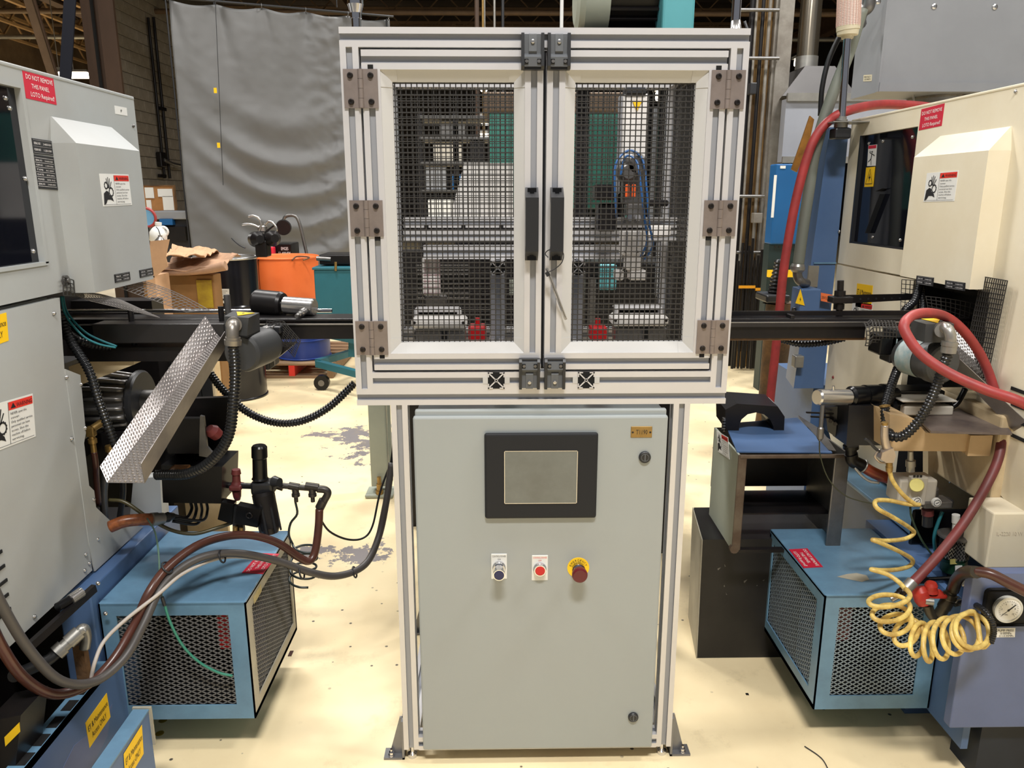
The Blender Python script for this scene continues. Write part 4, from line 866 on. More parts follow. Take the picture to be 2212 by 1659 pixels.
obj('arm_bracket', MB().bevbox(bxp(565, 722, 2.14), bxp(612, 702, 2.17), .004), M_BLK, t); obj('pin', MB().cyl(bxp(580, 708, 2.12), bxp(560, 716, 2.11), .008, seg=12), M_STEELD, t)
mb = MB(); mb.tube([bxp(506, 700, 1.985), bxp(503, 706, 1.95), bxp(502, 722, 1.94), bxp(503, 736, 1.94)], .0155, 14); mb.lathe(bxp(506, 700, 1.995), bxp(505, 702, 1.97), [(0, .02), (1, .02)], 18)
mb.lathe(bxp(503, 728, 1.94), bxp(503, 745, 1.94), [(0, .0195), (.35, .0195), (.35, .0225), (1, .0215)], 8); obj('elbow_connector', mb, mat('cast_connector', (156, 150, 142), .38, .75, var=.3, scale=30), t, 'cast metal elbow connector')
# corrugated conduits
def conduit(lab, pts, r, nm='corrugated_conduit', m=None): return solo(nm, MB().corr(pts, r), m or M_COND, lab, 'conduit')
conduit('thick black corrugated conduit hanging from the elbow connector and curling left under the chute', [bxp(503, 742, 1.94), bxp(508, 800, 1.93), bxp(504, 870, 1.92), bxp(494, 940, 1.92), bxp(462, 990, 1.93), bxp(410, 1022, 1.95), bxp(340, 1026, 2.0)], .0145)
conduit('black corrugated conduit running down the opening beside the grey lower panel', [q2(136, 690, 2.05), q2(152, 735, 2.03), q2(192, 800, 2.0), q2(215, 870, 1.98), q2(245, 950, 1.98), q2(262, 985, 2.0)], .0125)
conduit('black corrugated conduit swinging from the motor to the enclosure corner', [q2(455, 808, 2.3), q2(480, 840, 2.28), q2(530, 887, 2.26), q2(590, 912, 2.25), q2(650, 910, 2.25), q2(710, 880, 2.26), q2(766, 828, 2.28)], .0125)
conduit('short black corrugated conduit bending behind the rail below the hood', [q2(140, 715, 2.12), q2(170, 735, 2.1), q2(200, 745, 2.12), q2(240, 750, 2.14)], .0115)
solo('air_tube', MB().tube([q2(132, 640, 2.06), q2(142, 680, 2.05), q2(175, 722, 2.04), q2(210, 742, 2.05), q2(250, 751, 2.07)], .003, 8), M_TEALT, 'teal air tube drooping below the hood, front one', 'tube')
solo('air_tube', MB().tube([q2(136, 640, 2.08), q2(146, 676, 2.07), q2(182, 716, 2.06), q2(220, 736, 2.07), q2(252, 748, 2.09)], .003, 8), M_TEALT, 'teal air tube drooping below the hood, rear one', 'tube')
# chute
def chute(lab, bot, top, lift, m=M_EMB):
    rows = []; N = 46
    for i in range(N+1):
        u = i/N; rows.append([V(a)*(1-u)+V(b)*u for a, b in zip(bot, top)])
    t = thing('embossed_chute', lab, 'chute', bot[1]); mb = MB(); mb.sheet(rows, .0015); ch = obj('channel', mb, m, t)
    # embossed dimples on the floor and the left wall of the channel
    mb = MB(); n = 0
    for k, (a, b, c) in enumerate(((1, 2, 7), (0, 1, 5))):
        for i in range(62):
            for j in range(c):
                u = (i+.5)/62; v = (j+(.5 if i % 2 else .15)+.1)/c
                P = (V(bot[a])*(1-u)+V(top[a])*u)*(1-v)+(V(bot[b])*(1-u)+V(top[b])*u)*v
                e1 = (V(top[a])-V(bot[a])).normalized(); e2 = (V(bot[b])-V(bot[a])).normalized(); nn = e1.cross(e2).normalized()
                if nn.dot(V((0, 0, CZ))-P) < 0: nn = -nn
                s1, s2 = .0030, .0048
                bs = [P-e1*s1, P-e2*s2, P+e1*s1, P+e2*s2]; tp = P+nn*.0052
                v_ = [mb.bm.verts.new(x+nn*.0019) for x in bs]; tv = mb.bm.verts.new(tp)
                for q_ in range(4): mb.face([v_[q_], v_[(q_+1) % 4], tv])
    obj('embossing', mb, m, t, None, 'stuff', False)
    return t
chute('embossed stainless chute sloping down in front of the grey machine opening', [bxp(216, 1008, 1.76), bxp(232, 1043, 1.74), bxp(313, 1044, 1.72), bxp(305, 1002, 1.69)], [bxp(443, 683, 2.12), bxp(468, 722, 2.12), bxp(492, 744, 2.09), bxp(486, 716, 2.05)], 0)
# black trough and box under the chute
t = thing('coolant_trough', 'black oily coolant trough with V shaped end under the chute', 'trough', q2(410, 1090, 2.1))
mb = MB(); mb.prism([q2(395, 862, 2.24), q2(492, 858, 2.24), q2(486, 1000, 2.24), q2(350, 1005, 2.24), q2(330, 960, 2.24)], (0, .02, 0)); obj('back_plate', mb, M_BLKM, t)
mb = MB(); mb.prism([q2(348, 1005, 2.06), q2(480, 1008, 2.06), q2(478, 1088, 2.06), q2(352, 1086, 2.06)], (0, .14, 0)); obj('front_box', mb, M_BLKG, t)
mb = MB(); mb.hexa([q2(365, 980, 2.10), q2(450, 980, 2.10), q2(452, 975, 2.2), q2(360, 975, 2.2), q2(345, 905, 2.10), q2(432, 905, 2.10), q2(440, 900, 2.2), q2(345, 900, 2.2)]); obj('trough_body', mb, M_BLKM, t)
mb = MB(); mb.prism([q2(432, 898, 2.09), q2(440, 900, 2.09), q2(447, 965, 2.09), q2(470, 992, 2.09), q2(430, 985, 2.09)], (0, .01, 0)); obj('end_plate', mb, M_STEELD, t)
obj('rust_bracket', MB().bevbox(q2(357, 1022, 2.0), q2(412, 1005, 2.06), .003), mat('rusty_orange', (168, 116, 66), .6, var=.8, scale=20, col2=(60, 40, 28)), t, 'rusty bracket')
obj('red_cap', MB().lathe(q2(470, 940, 2.12), q2(452, 925, 2.1), [(0, .018), (.6, .02), (1, .012)], 16), M_HOSEM, t)
obj('wall_bracket', MB().box((XL-.1, 2.2, .75), (q2(360, 950, 2.24).x, 2.24, .80)), M_BLKM, t)
# steel cylinder and black collar lying on the rail
t = thing('spindle_adapter', 'bright steel cylinder with black collar lying on the rail before the orange drum', 'adapter', q2(620, 688, 2.28))
a, b = q2(551, 652, 2.31), q2(612, 658, 2.29); obj('black_collar', MB().lathe(a, b, [(0, .033), (.08, .038), (.9, .038), (1, .034)], 32), M_BLKM, t)
obj('neck', MB().cyl(b, q2(626, 659, 2.285), .013, seg=16), M_STEEL, t)
a, b = q2(614, 659, 2.285), q2(680, 664, 2.265); obj('steel_cylinder', MB().lathe(a, b, [(0, .022), (.03, .026), (.97, .026), (1, .023)], 32), M_STEEL, t)
a, b = q2(658, 672, 2.24), q2(640, 683, 2.2); obj('hose_fitting', MB().lathe(a, b, [(0, .011), (.4, .011), (.4, .008), (.7, .008), (.7, .006), (1, .006)], 8), M_STEEL, t)
obj('stub', MB().cyl(q2(545, 650, 2.31), q2(552, 651, 2.31), .008, seg=10), M_BLKM, t)
# ---------------- hydraulic bits in the dark corner
t = thing('hydraulic_hose', 'hydraulic hose with crimped silver fitting and brass elbow in the lower left dark opening', 'hose', at(180, 1480, Y=1.72))
z_ = lambda x, y, Y=1.72: at(x, y, Y=Y)
obj('hose', MB().tube([z_(30, 1460, 1.5), z_(75, 1440, 1.58), z_(105, 1425, 1.62), z_(128, 1405, 1.65)], .014, 12), M_HOSEK, t)
obj('crimp_sleeve', MB().lathe(z_(122, 1411, 1.64), z_(172, 1365, 1.68), [(0, .019), (.3, .019), (.3, .015), (.5, .015), (.5, .018), (1, .018)], 12), M_GALV, t)
obj('elbow', MB().tube([z_(168, 1368, 1.68), z_(180, 1358, 1.69), z_(186, 1375, 1.7), z_(183, 1400, 1.7)], .013, 8), M_GALV, t); obj('drop_bar', MB().box(z_(168, 1478, 1.7), z_(188, 1385, 1.72)), M_RUST, t)
t = thing('pneumatic_silencer', 'small silver cylinder with black body under the grey panel edge', 'cylinder', z_(150, 1300))
obj('barrel', MB().cyl(z_(124, 1312, 1.66), z_(158, 1292, 1.7), .011, seg=14), M_BLKG, t); obj('silver_end', MB().cyl(z_(152, 1296, 1.69), z_(176, 1279, 1.72), .013, seg=14), M_STEEL, t)
obj('support_bar', MB().bar(z_(60, 1400, 1.55), z_(204, 1270, 1.76), .012, .02), M_BLKM, t)
t = thing('lower_frame_box', 'dark machine box with stained yellow label at the bottom left corner', 'box', at(10, 1640, Y=1.4))
mb = MB(); mb.prism([at(-30, 1560, Y=1.42), at(45, 1545, Y=1.42), at(30, 1690, Y=1.42), at(-40, 1690, Y=1.42)], (0, .1, 0)); obj('box', mb, M_BLKM, t)
F_ = Flat(at(10, 1592, Y=1.419), at(42, 1560, Y=1.419), at(12, 1612, Y=1.419), (0, -1, 0)); obj('label', F_.slab(.001), M_YEL, t); obj('foot', MB().box((at(0, 1690, Y=1.45).x-.03, 1.45, 0), (at(0, 1690, Y=1.45).x, 1.5, at(0, 1600, Y=1.45).z)), M_BLKM, t)
# ---------------- blue base and guards
t = thing('blue_machine_base', 'blue base plate of the grey machine, behind the left chiller', 'base', (-1.1, 2.0, 0))
obj('side_plate', MB().bevbox((-1.13, 1.80, 0), (-1.045, 2.36, .503), .004), M_BLUED, t); obj('dark_base', MB().box((-2.0, 1.92, .0), (-1.131, 2.36, .498)), M_BLKM, t)
screws(t, [at(228, 1325, Y=1.80), at(212, 1260, Y=1.80)], (0, -1, 0), .006)
t = thing('blue_side_guard', 'tall blue side guard with perforated slanted top edge and yellow access sticker', 'guard', (-1.0, 1.6, 0))
XG = -1.0; gz = .30
mb = MB(); mb.prism([(XG, .9, 0), (XG, 1.898, 0), (XG, 1.898, gz), (XG, .9, gz)], (-.012, 0, 0)); obj('side_sheet', mb, M_BLUED, t)
obj('top_flange', MB().box((XG-.05, .9, gz-.006), (XG, 1.80, gz)), M_BLUE, t)
for k in range(7): obj('punched_slot', MB().bevbox((XG-.038, 1.30+k*.06, gz-.001), (XG-.014, 1.34+k*.06, gz+.0008), .0005, 1), M_DARK, t)
g_ = lambda x, y: at(x, y, X=XG)
access_sticker(t, g_(184, 1562), g_(230, 1497), g_(193, 1616), (1, 0, 0))
mb = MB(); mb.prism([g_(206, 1572), g_(242, 1520), g_(232, 1590), g_(180, 1690), g_(120, 1690), g_(160, 1610)], (.0006, 0, 0)); obj('bare_patch', mb, M_BLUEP2, t, 'rubbed purple grey patch')
t = thing('blue_step_box', 'small blue box with light top and second yellow access sticker at the bottom left', 'box', (-.87, 1.4, 0))
XS = -.845; tz = at(320, 1532, X=XS).z; y1 = at(320, 1532, X=XS).y
obj('box_body', MB().box((XS-.034, .9, 0), (XS, y1, tz-.004)), M_BLUED, t); obj('box_top', MB().box((XS-.036, .9, tz-.004), (XS+.002, y1+.002, tz)), M_BLUE, t); obj('end_flange', MB().box((XS-.038, y1, tz-.1), (XS+.006, y1+.006, tz+.004)), M_BEIGE, t)
g2 = lambda x, y: at(x, y, X=XS+.001)
access_sticker(t, g2(267, 1629), g2(306, 1566), g2(271, 1694), (1, 0, 0))
# ---------------- chillers (left and right)
def chiller(nm, lab, x0, x1, y0, y1, z0, z1, side, red_x, mfront=M_BLUE):
    t = thing(nm, lab, 'chiller', ((x0+x1)/2, (y0+y1)/2, 0)); W_ = .014
    obj('top_cover', MB().bevbox((x0, y0, z1-W_), (x1, y1, z1), .004), mfront, t)
    obj('bottom_tray', MB().box((x0, y0+.004, z0), (x1, y1, z0+W_)), mfront, t); obj('back_panel', MB().box((x0, y1-.01, z0), (x1, y1, z1-W_)), M_DARK, t)
    ix0, ix1, iz0, iz1 = x0+.042, x1-.048, z0+.042, z1-.038
    mb = MB(); mb.prism([(x0, y0, z0), (x1, y0, z0), (x1, y0, iz0), (x0, y0, iz0)], (0, .004, 0)); mb.prism([(x0, y0, iz1), (x1, y0, iz1), (x1, y0, z1-.003), (x0, y0, z1-.003)], (0, .004, 0)); mb.box((x0, y0, iz0), (ix0, y0+.004, iz1)); mb.box((ix1, y0, iz0), (x1, y0+.004, iz1)); obj('front_frame', mb, mfront, t)
    mb = MB(); expanded(mb, (ix0, y0+.006, iz0), (ix1-ix0, 0, 0), (0, 0, iz1-iz0), 11, 21, .0025, .0018); obj('front_grille', mb, M_EXP if side > 0 else M_EXPB, t, 'expanded metal grille', 'stuff', False)
    xs = x1 if side > 0 else x0; ys0, ys1 = y0+.045, y1-.03
    mb = MB(); e = -.004 if side > 0 else .004
    mb.box((xs, y0, z0), (xs+e, y1, iz0)); mb.box((xs, y0, iz1), (xs+e, y1, z1-.003)); mb.box((xs, y0, iz0), (xs+e, ys0, iz1)); mb.box((xs, ys1, iz0), (xs+e, y1, iz1)); obj('side_frame', mb, M_BEIGE if side > 0 else mfront, t, 'grey side frame' if side > 0 else None)
    mb = MB(); expanded(mb, (xs+e*1.5, ys0, iz0), (0, ys1-ys0, 0), (0, 0, iz1-iz0), 13, 21, .0025, .0018); obj('side_grille', mb, M_EXP if side > 0 else M_EXPB, t, 'expanded metal grille', 'stuff', False)
    obj('other_side', MB().box((x0 if side > 0 else x1-.004, y0, z0), (x0+.004 if side > 0 else x1, y1, z1-.003)), mfront, t)
    obj('shade_liner', MB().box((x0+.006, y0+.16, z0+.02), (x1-.006, y1-.02, z1-.02)).box((x0+.006, y0+.008, z0+.0145), (x1-.006, y0+.17, z0+.02)), M_DARK, t);  # black block and floor sheet stand in for the shade inside
    obj('red_fan_part', MB().bevbox((red_x-.03, y0+.06, iz1-.14), (red_x+.04, y0+.15, iz1-.005), .006), M_RED if side > 0 else M_DRED, t, 'red part inside the grille')
    for xx in (x0+.10, x1-.12): obj('foot_rail', MB().box((xx, y0+.22, 0), (xx+.02, y1-.02, z0)), M_BLKM, t)
    return t
CL = chiller('chiller_unit', 'blue chiller box with expanded metal grilles under the hose bundle, left of the cabinet', -1.04, -.660, 1.82, 2.26, .108, .457, 1, -.735)
tz = lambda x, y: at(x, y, Z=.4575)
loto_sticker(CL, tz(522, 1238), tz(560, 1195), tz(568, 1240), (0, 0, 1))
F_ = Flat(at(547, 1290, X=-.6595), at(563, 1262, X=-.6595), at(549, 1305, X=-.6595), (1, 0, 0)); obj('worn_label', F_.slab(.0006), mat('yellowed_label', (206, 190, 136), .6, var=.4, scale=60), CL)
CRr = chiller('chiller_unit', 'blue chiller box with red lockout sticker under the yellow coil hose, right of the cabinet', .867, 1.19, 1.84, 2.26, .100, .450, -1, .94)
tz = lambda x, y: at(x, y, Z=.4505)
obj('bare_patch', MB().prism([tz(*q) for q in ((1808, 1246), (1830, 1240), (1850, 1238), (1872, 1243), (1878, 1252), (1862, 1257), (1836, 1252))], (0, 0, .0004)), M_BEIGE, CRr, 'worn bare paint patch')
loto_sticker(CRr, tz(1744, 1185), tz(1778, 1225), tz(1704, 1187), (0, 0, 1))
# ---------------- filter regulator group
t = thing('filter_regulator', 'black filter regulator with tall knob and dark bowl above the left chiller', 'regulator', at(572, 1155, Y=2.12))
y_ = lambda x, y, Y=2.12: at(x, y, Y=Y)
obj('knob', MB().lathe(y_(560, 962), y_(562, 1034), [(0, .018), (.05, .022), (.35, .0225), (.38, .020), (.95, .021), (1, .024)], 24), M_BLKG, t)
obj('body', MB().bevbox(y_(541, 1072, 2.10), y_(598, 1030, 2.15), .008, 2), M_BLK, t); 
mb = MB(); mb.lathe(y_(568, 1062, 2.11), y_(585, 1152, 2.09), [(0, .030), (.08, .032), (.85, .030), (1, .022)], 24); obj('bowl', mb, M_BLKM, t)
mb = MB()
for k in range(8):
    an = math.pi*2*k/8; o_ = V((math.cos(an)*.031, math.sin(an)*.031, 0)); mb.bar(y_(569, 1070, 2.11)+o_, y_(584, 1145, 2.09)+o_, .006, .004, o_)
obj('bowl_rib', mb, M_BLK, t)
obj('side_knob', MB().lathe(y_(592, 1040, 2.1), y_(604, 1042, 2.09), [(0, .017), (1, .013)], 14), M_BLK, t)
t2 = thing('red_valve', 'dark red shut off valve left of the black regulator knob', 'valve', y_(510, 1075))
obj('bonnet', MB().lathe(y_(510, 1014), y_(511, 1046), [(0, .012), (.3, .014), (.3, .011), (.8, .012), (1, .016)], 10), M_HOSEM, t2)
obj('valve_body', MB().bevbox(y_(494, 1062, 2.10), y_(529, 1040, 2.14), .005), M_HOSEM, t2); obj('lower_nut', MB().lathe(y_(511, 1060), y_(513, 1080), [(0, .014), (.6, .012), (1, .008)], 8), M_HOSEM, t2)
obj('union', MB().cyl(y_(480, 1048), y_(545, 1050), .009, seg=12), M_BLKM, t2)
t3 = thing('pipe_manifold', 'dark pipe tees and elbow right of the black regulator', 'pipe', y_(650, 1080))
mb = MB(); mb.tube([y_(600, 1048), y_(650, 1053), y_(690, 1056)], .0085, 12)
for (a, b) in ((600, 612), (624, 646), (660, 688)): mb.cyl(y_(a, 1049), y_(b, 1053), .0115, seg=10)
obj('header', mb, M_PIPE, t3)
mb = MB(); mb.tube([y_(686, 1056), y_(702, 1058), y_(708, 1066), y_(700, 1082), y_(690, 1102)], .011, 12); mb.cyl(y_(699, 1080), y_(690, 1098), .0135, seg=8); obj('elbow', mb, M_PIPE, t3)
for x in (638, 674): obj('tee_drop', MB().lathe(y_(x, 1054), y_(x+2, 1084), [(0, .010), (.4, .010), (.4, .012), (.6, .012), (.6, .006), (1, .006)], 10), M_PIPE, t3)
t4 = thing('solenoid_block', 'black square solenoid valve block hanging below the regulator', 'valve', y_(520, 1150))
mb = MB(); mb.prism([y_(478, 1085, 2.06), y_(504, 1090, 2.06), y_(500, 1132, 2.06), y_(470, 1122, 2.06)], (0, .03, 0)); mb.prism([y_(512, 1092, 2.05), y_(562, 1102, 2.05), y_(556, 1140, 2.05), y_(506, 1130, 2.05)], (0, .03, 0)); obj('block', mb, M_BLKG, t4)
obj('port', MB().torus(y_(538, 1114, 2.048), (0, 1, 0), .008, .0022, 18, 6), M_BLKM, t4); obj('bracket', MB().bevbox(y_(503, 1152, 2.07), y_(526, 1088, 2.09), .003), M_BLK, t4); obj('brass_nut', MB().cyl(y_(508, 1138, 2.06), y_(508, 1152, 2.06), .008, seg=6), M_BRASS, t4)
obj('brass_nut', MB().cyl(y_(521, 1140, 2.06), y_(521, 1153, 2.06), .006, seg=6), M_BRASS, t4)
# hoses of the left side
H = lambda x, y, Y=2.05: at(x, y, Y=Y)
def hose(nm, lab, pts, r, m, cat='hose'): return solo(nm, MB().tube(pts, r, 10), m, lab, cat)
hose('air_hose', 'brown air hose arching from the manifold over the left chiller to the lower left corner', [H(690, 1100, 2.11), H(688, 1140, 2.10), H(681, 1190, 2.08), H(668, 1212, 2.06), H(645, 1203, 2.05), H(598, 1172, 2.03), H(540, 1156, 2.0), H(480, 1160, 1.95), H(420, 1182, 1.88), H(360, 1228, 1.80), H(322, 1280, 1.74), H(290, 1350, 1.70), H(245, 1425, 1.64), H(190, 1478, 1.58), H(120, 1500, 1.52), H(55, 1468, 1.47), H(5, 1400, 1.43), H(-40, 1300, 1.40)], .0115, M_HOSEB)
hose('power_cable', 'dark grey cable bundle swooping from behind the cabinet over the left chiller', [H(846, 1000, 2.3), H(835, 1080, 2.25), H(818, 1160, 2.2), H(788, 1220, 2.12), H(730, 1244, 2.05), H(670, 1236, 2.0), H(600, 1212, 1.97), H(520, 1196, 1.92), H(450, 1200, 1.87), H(390, 1228, 1.82), H(345, 1275, 1.76), H(312, 1345, 1.70), H(270, 1420, 1.64), H(205, 1472, 1.575), H(130, 1470, 1.50), H(60, 1400, 1.45), H(0, 1300, 1.41), H(-30, 1230, 1.40)], .0105, M_HOSEG, 'cable')
hose('signal_cable', 'white cable crossing the brown hose above the left chiller', [H(735, 1248, 2.06), H(650, 1230, 2.0), H(560, 1208, 1.955), H(480, 1205, 1.90), H(400, 1236, 1.82), H(340, 1285, 1.74), H(270, 1340, 1.68), H(225, 1385, 1.64), H(205, 1430, 1.60), H(196, 1470, 1.59)], .0045, M_HOSEW, 'cable')
hose('cable_loom', 'black cable loom hanging down along the left lower post', [H(852, 950, 2.32), H(846, 1000, 2.31), H(828, 1100, 2.26), H(806, 1190, 2.18), H(770, 1232, 2.10)], .006, M_HOSEK, 'cable')
hose('black_tube', 'thin black tube sagging from the manifold to the hanging cable loom', [H(690, 1118, 2.12), H(712, 1148, 2.14), H(750, 1165, 2.17), H(785, 1162, 2.2), H(805, 1135, 2.22), H(822, 1060, 2.27), H(850, 985, 2.32)], .0032, M_HOSEK, 'tube')
hose('earth_wire', 'thin green wire running down across the left chiller grille, upper half', [H(318, 1120, 1.95), H(335, 1150, 1.90), H(343, 1200, 1.84), H(345, 1260, 1.78), H(350, 1290, 1.76)], .0022, mat('dull_green_wire', (84, 112, 96), .5), 'wire')
hose('earth_tube', 'green tube curving down across the left chiller grille to its corner', [H(352, 1294, 1.758), H(368, 1345, 1.76), H(395, 1395, 1.77), H(430, 1430, 1.78), H(470, 1452, 1.79), H(502, 1460, 1.80)], .0034, M_GRNT, 'tube')
solo('tube_sleeve', MB().cyl(H(350, 1290, 1.757), H(356, 1308, 1.757), .0045, seg=8), M_BLK, 'short black sleeve joining the green wire and green tube', 'sleeve')
for k, (x, y, Y) in enumerate(((362, 1226, 1.798), (480, 1202, 1.885), (652, 1238, 1.985), (766, 1236, 2.09))):
    solo('cable_tie', MB().torus(H(x, y, Y), (1, 0, .3) if k else (1, 0, .9), .0165, .0025, 16, 6), M_BLK, ['black tie strapping the brown hose to the grey cable at the chiller top left', 'black tie on the grey cable bundle above the chiller middle', 'black tie on the grey cable beside the tube coil', 'black tie on the grey cable near the cabinet'][k], 'cable tie')
conduit_ = thing('braided_hose', 'amber braided hose with steel clamp leaving the grey panel notch', 'hose', H(300, 1130, 2.0))
obj('hose', MB().tube([H(238, 1138, 1.95), H(270, 1126, 1.96), H(310, 1122, 1.98), H(330, 1122, 2.0)], .0165, 16), mat('amber_braided_hose', (150, 88, 50), .3, var=.7, scale=90, col2=(90, 46, 30)), conduit_)
obj('clamp', MB().lathe(H(326, 1122, 1.99), H(352, 1120, 2.02), [(0, .0185), (.5, .0185), (.5, .0165), (1, .0165)], 16), M_GALV, conduit_)
obj('plug', MB().lathe(H(350, 1120, 2.02), H(376, 1114, 2.05), [(0, .012), (.5, .015), (1, .008)], 12), M_BLK, conduit_)
hose('olive_tube', 'black and olive tube curving from the machine opening over the chiller back', [H(236, 1080, 2.0), H(270, 1085, 2.0), H(320, 1118, 2.0), H(370, 1145, 2.02), H(420, 1153, 2.04), H(470, 1140, 2.07), H(505, 1128, 2.08)], .0052, mat('olive_tube', (70, 64, 38), .35), 'tube')
for k, (dx, dy, r) in enumerate(((0, 0, .0045), (10, 8, .0045), (22, 14, .004), (34, 6, .004))):
    hose('valve_cable', ['innermost', 'second', 'third', 'outermost'][k]+' black cable looping from the trough box down to the braided hose plug', [H(412+dx, 1085, 2.12), H(414+dx, 1100+dy*.5, 2.11), H(402+dx, 1118+dy, 2.08), H(372, 1112+dy, 2.06)], r, M_HOSEK, 'cable')
# coiled tube
mb = MB(); pts = [y_(638, 1084)]
pts += [y_(642, 1110), y_(628, 1130), y_(624, 1155), y_(632, 1175)]
for k in range(40):
    an = math.pi+k*math.pi*2/9; pts.append(y_(660+28*math.cos(an)-k*.2, 1176+k*2.1-13*math.sin(an), 2.12+.03*math.sin(an*1.0)))
solo('coiled_tube', mb.tube(pts, .0035, 8, n=4), mat('dark_green_tube', (34, 44, 42), .35), 'dark coiled tube hanging below the pipe manifold beside the left chiller', 'tube')
# ================================================================ RIGHT: cream machine
XR = 1.36; XF = 1.30; pR_ = lambda x, y: at(x, y, X=XR); rr = lambda x, y, Y: at(x, y, Y=Y)
RM = thing('cream_lathe', 'cream machine tool body with dark window and box hood, at the right edge', 'machine', (1.8, 2.2, 0))
mb = MB(); mb.box((XR+.10, 2.46, 1.225), (2.5, 3.05, 1.74)); mb.box((XR+.0245, 1.205, 1.228), (2.5, 2.46, 1.755)); mb.box((XR+.0305, 1.205, .55), (2.5, 1.90, 1.2275)); mb.box((XR+.17, 1.90, .5), (2.5, 2.56, 1.2275)); mb.box((XR+.10, 2.565, .5), (2.5, 3.05, 1.22)); obj('body', mb, M_CREAM, RM)
wy0, wy1, wz0, wz1 = 2.50, 3.0, 1.315, 1.712
w_ = [pR_(1868, 296), pR_(1984, 268), pR_(1950, 540), pR_(1845, 526)]
wyF, wyN = 2.995, pR_(1984, 268).y
wz0, wz1 = pR_(1845, 526).z, pR_(1868, 292).z
mb = MB(); mb.box((XR, 1.2, 1.222), (XR+.024, wyN, 1.762)); mb.box((XR, wyN, wz1), (XR+.024, wyF, 1.762)); mb.box((XR, wyN, 1.222), (XR+.024, wyF, wz0)); mb.box((XR, wyF, 1.222), (XR+.024, 3.08, 1.762)); obj('upper_panel', mb, M_CREAM, RM)
obj('panel_top_edge', MB().bevbox((XR-.002, 1.2, 1.757), (XR+.12, 3.08, 1.766), .003), M_CREAM, RM)
wn = obj('window', MB().box((XR+.012, wyN, wz0), (XR+.02, wyF, wz1)), bpy.data.materials['dark_tinted_glass'], RM, 'dark tinted window')
mb = MB(); mb.box((XR-.001, wyF-.012, wz0), (XR+.02, wyF, wz1)); mb.box((XR+.001, wyN, wz0-.003), (XR+.02, wyF, wz0+.006)); obj('window_frame', mb, M_BLK, wn)
screws(wn, [(XR+.012, y, z) for y, z in ((wyF-.05, wz1-.03), (wyN+.05, wz1-.03), (wyN+.25, wz1-.03), (wyN+.05, wz0+.03), (wyN+.25, wz0+.03))], (-1, 0, 0), .006)
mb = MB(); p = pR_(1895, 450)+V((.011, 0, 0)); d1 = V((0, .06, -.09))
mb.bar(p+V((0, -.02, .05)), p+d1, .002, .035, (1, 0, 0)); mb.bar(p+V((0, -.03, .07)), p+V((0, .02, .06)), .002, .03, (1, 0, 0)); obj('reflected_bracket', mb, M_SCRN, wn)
# stickers in the window
F_ = Flat(pR_(1870, 314)+V((.011, 0, 0)), pR_(1888, 312)+V((.011, 0, 0)), pR_(1867, 359)+V((.011, 0, 0)), (-1, 0, 0)); s_ = obj('danger_sticker', F_.slab(.0008), M_WHITE, wn, 'white sticker with red header and falling figure')
mb = MB(); F_.rect(mb, .03, .02, .97, .17); obj('red_header', mb, M_REDS, s_); 
# (a window sub-part cannot hold a fourth level: figure is printed on the machine level)
mb = MB(); mb2 = MB()
F_.ring(mb, .55, .33, .05, .05, 10); F_.line(mb, .5, .4, .45, .66, .07); F_.line(mb, .5, .42, .2, .34, .04); F_.line(mb, .5, .42, .85, .52, .04); F_.line(mb, .45, .66, .12, .80, .045); F_.line(mb, .45, .66, .5, .95, .045); F_.line(mb, .5, .34, .2, .27, .02); obj('falling_figure', mb, M_INK, wn)
F_ = Flat(pR_(1865, 362)+V((.011, 0, 0)), pR_(1884, 360)+V((.011, 0, 0)), pR_(1861, 404)+V((.011, 0, 0)), (-1, 0, 0)); s_ = obj('voltage_sticker', F_.slab(.0008), M_YEL, wn, 'yellow voltage triangle sticker')
mb = MB(); F_.line(mb, .5, .1, .12, .85, .03); F_.line(mb, .5, .1, .88, .85, .03); F_.line(mb, .12, .85, .88, .85, .03); F_.poly(mb, [(.52, .3), (.38, .58), (.5, .56), (.44, .78), (.64, .48), (.52, .5)]); obj('voltage_bolt', mb, M_INK, wn)
loto_sticker(RM, pR_(1991, 236), pR_(2041, 223), pR_(1985, 282), (-1, 0, 0))
screws(RM, [pR_(2195, 198), pR_(1813, 500)], (-1, 0, 0), .006)
# lower panel
mb = MB(); mb.prism([(XR, 3.085, 1.215), (XR, 2.50, 1.215), (XR, 2.50, .50), (XR, 2.97, .50), (XR, 3.085, .62)], (.02, 0, 0)); obj('lower_panel', mb, M_CREAM, RM)
screws(RM, [pR_(1800, 815)], (-1, 0, 0), .007, M_HOSEM)
access_sticker(RM, pR_(1852, 612), pR_(1886, 617), pR_(1848, 662), (-1, 0, 0))
warn_sticker(RM, pR_(1842, 652), pR_(1886, 657), pR_(1838, 700), (-1, 0, 0))
hd = hood(RM, M_CREAM, XR, XF, 2.10, 2.475, 1.231, 1.599, 1.66)
h_ = lambda x, y: at(x, y, X=XF)
warn_sticker(RM, h_(2003, 374), h_(2071, 368), h_(1995, 436), (-1, 0, 0))
black_plate(RM, h_(1981, 595), h_(2018, 600), h_(1979, 613), (-1, 0, 0), 'data_plate', 2); black_plate(RM, h_(2043, 605), h_(2086, 611), h_(2042, 622), (-1, 0, 0), 'data_plate', 2)
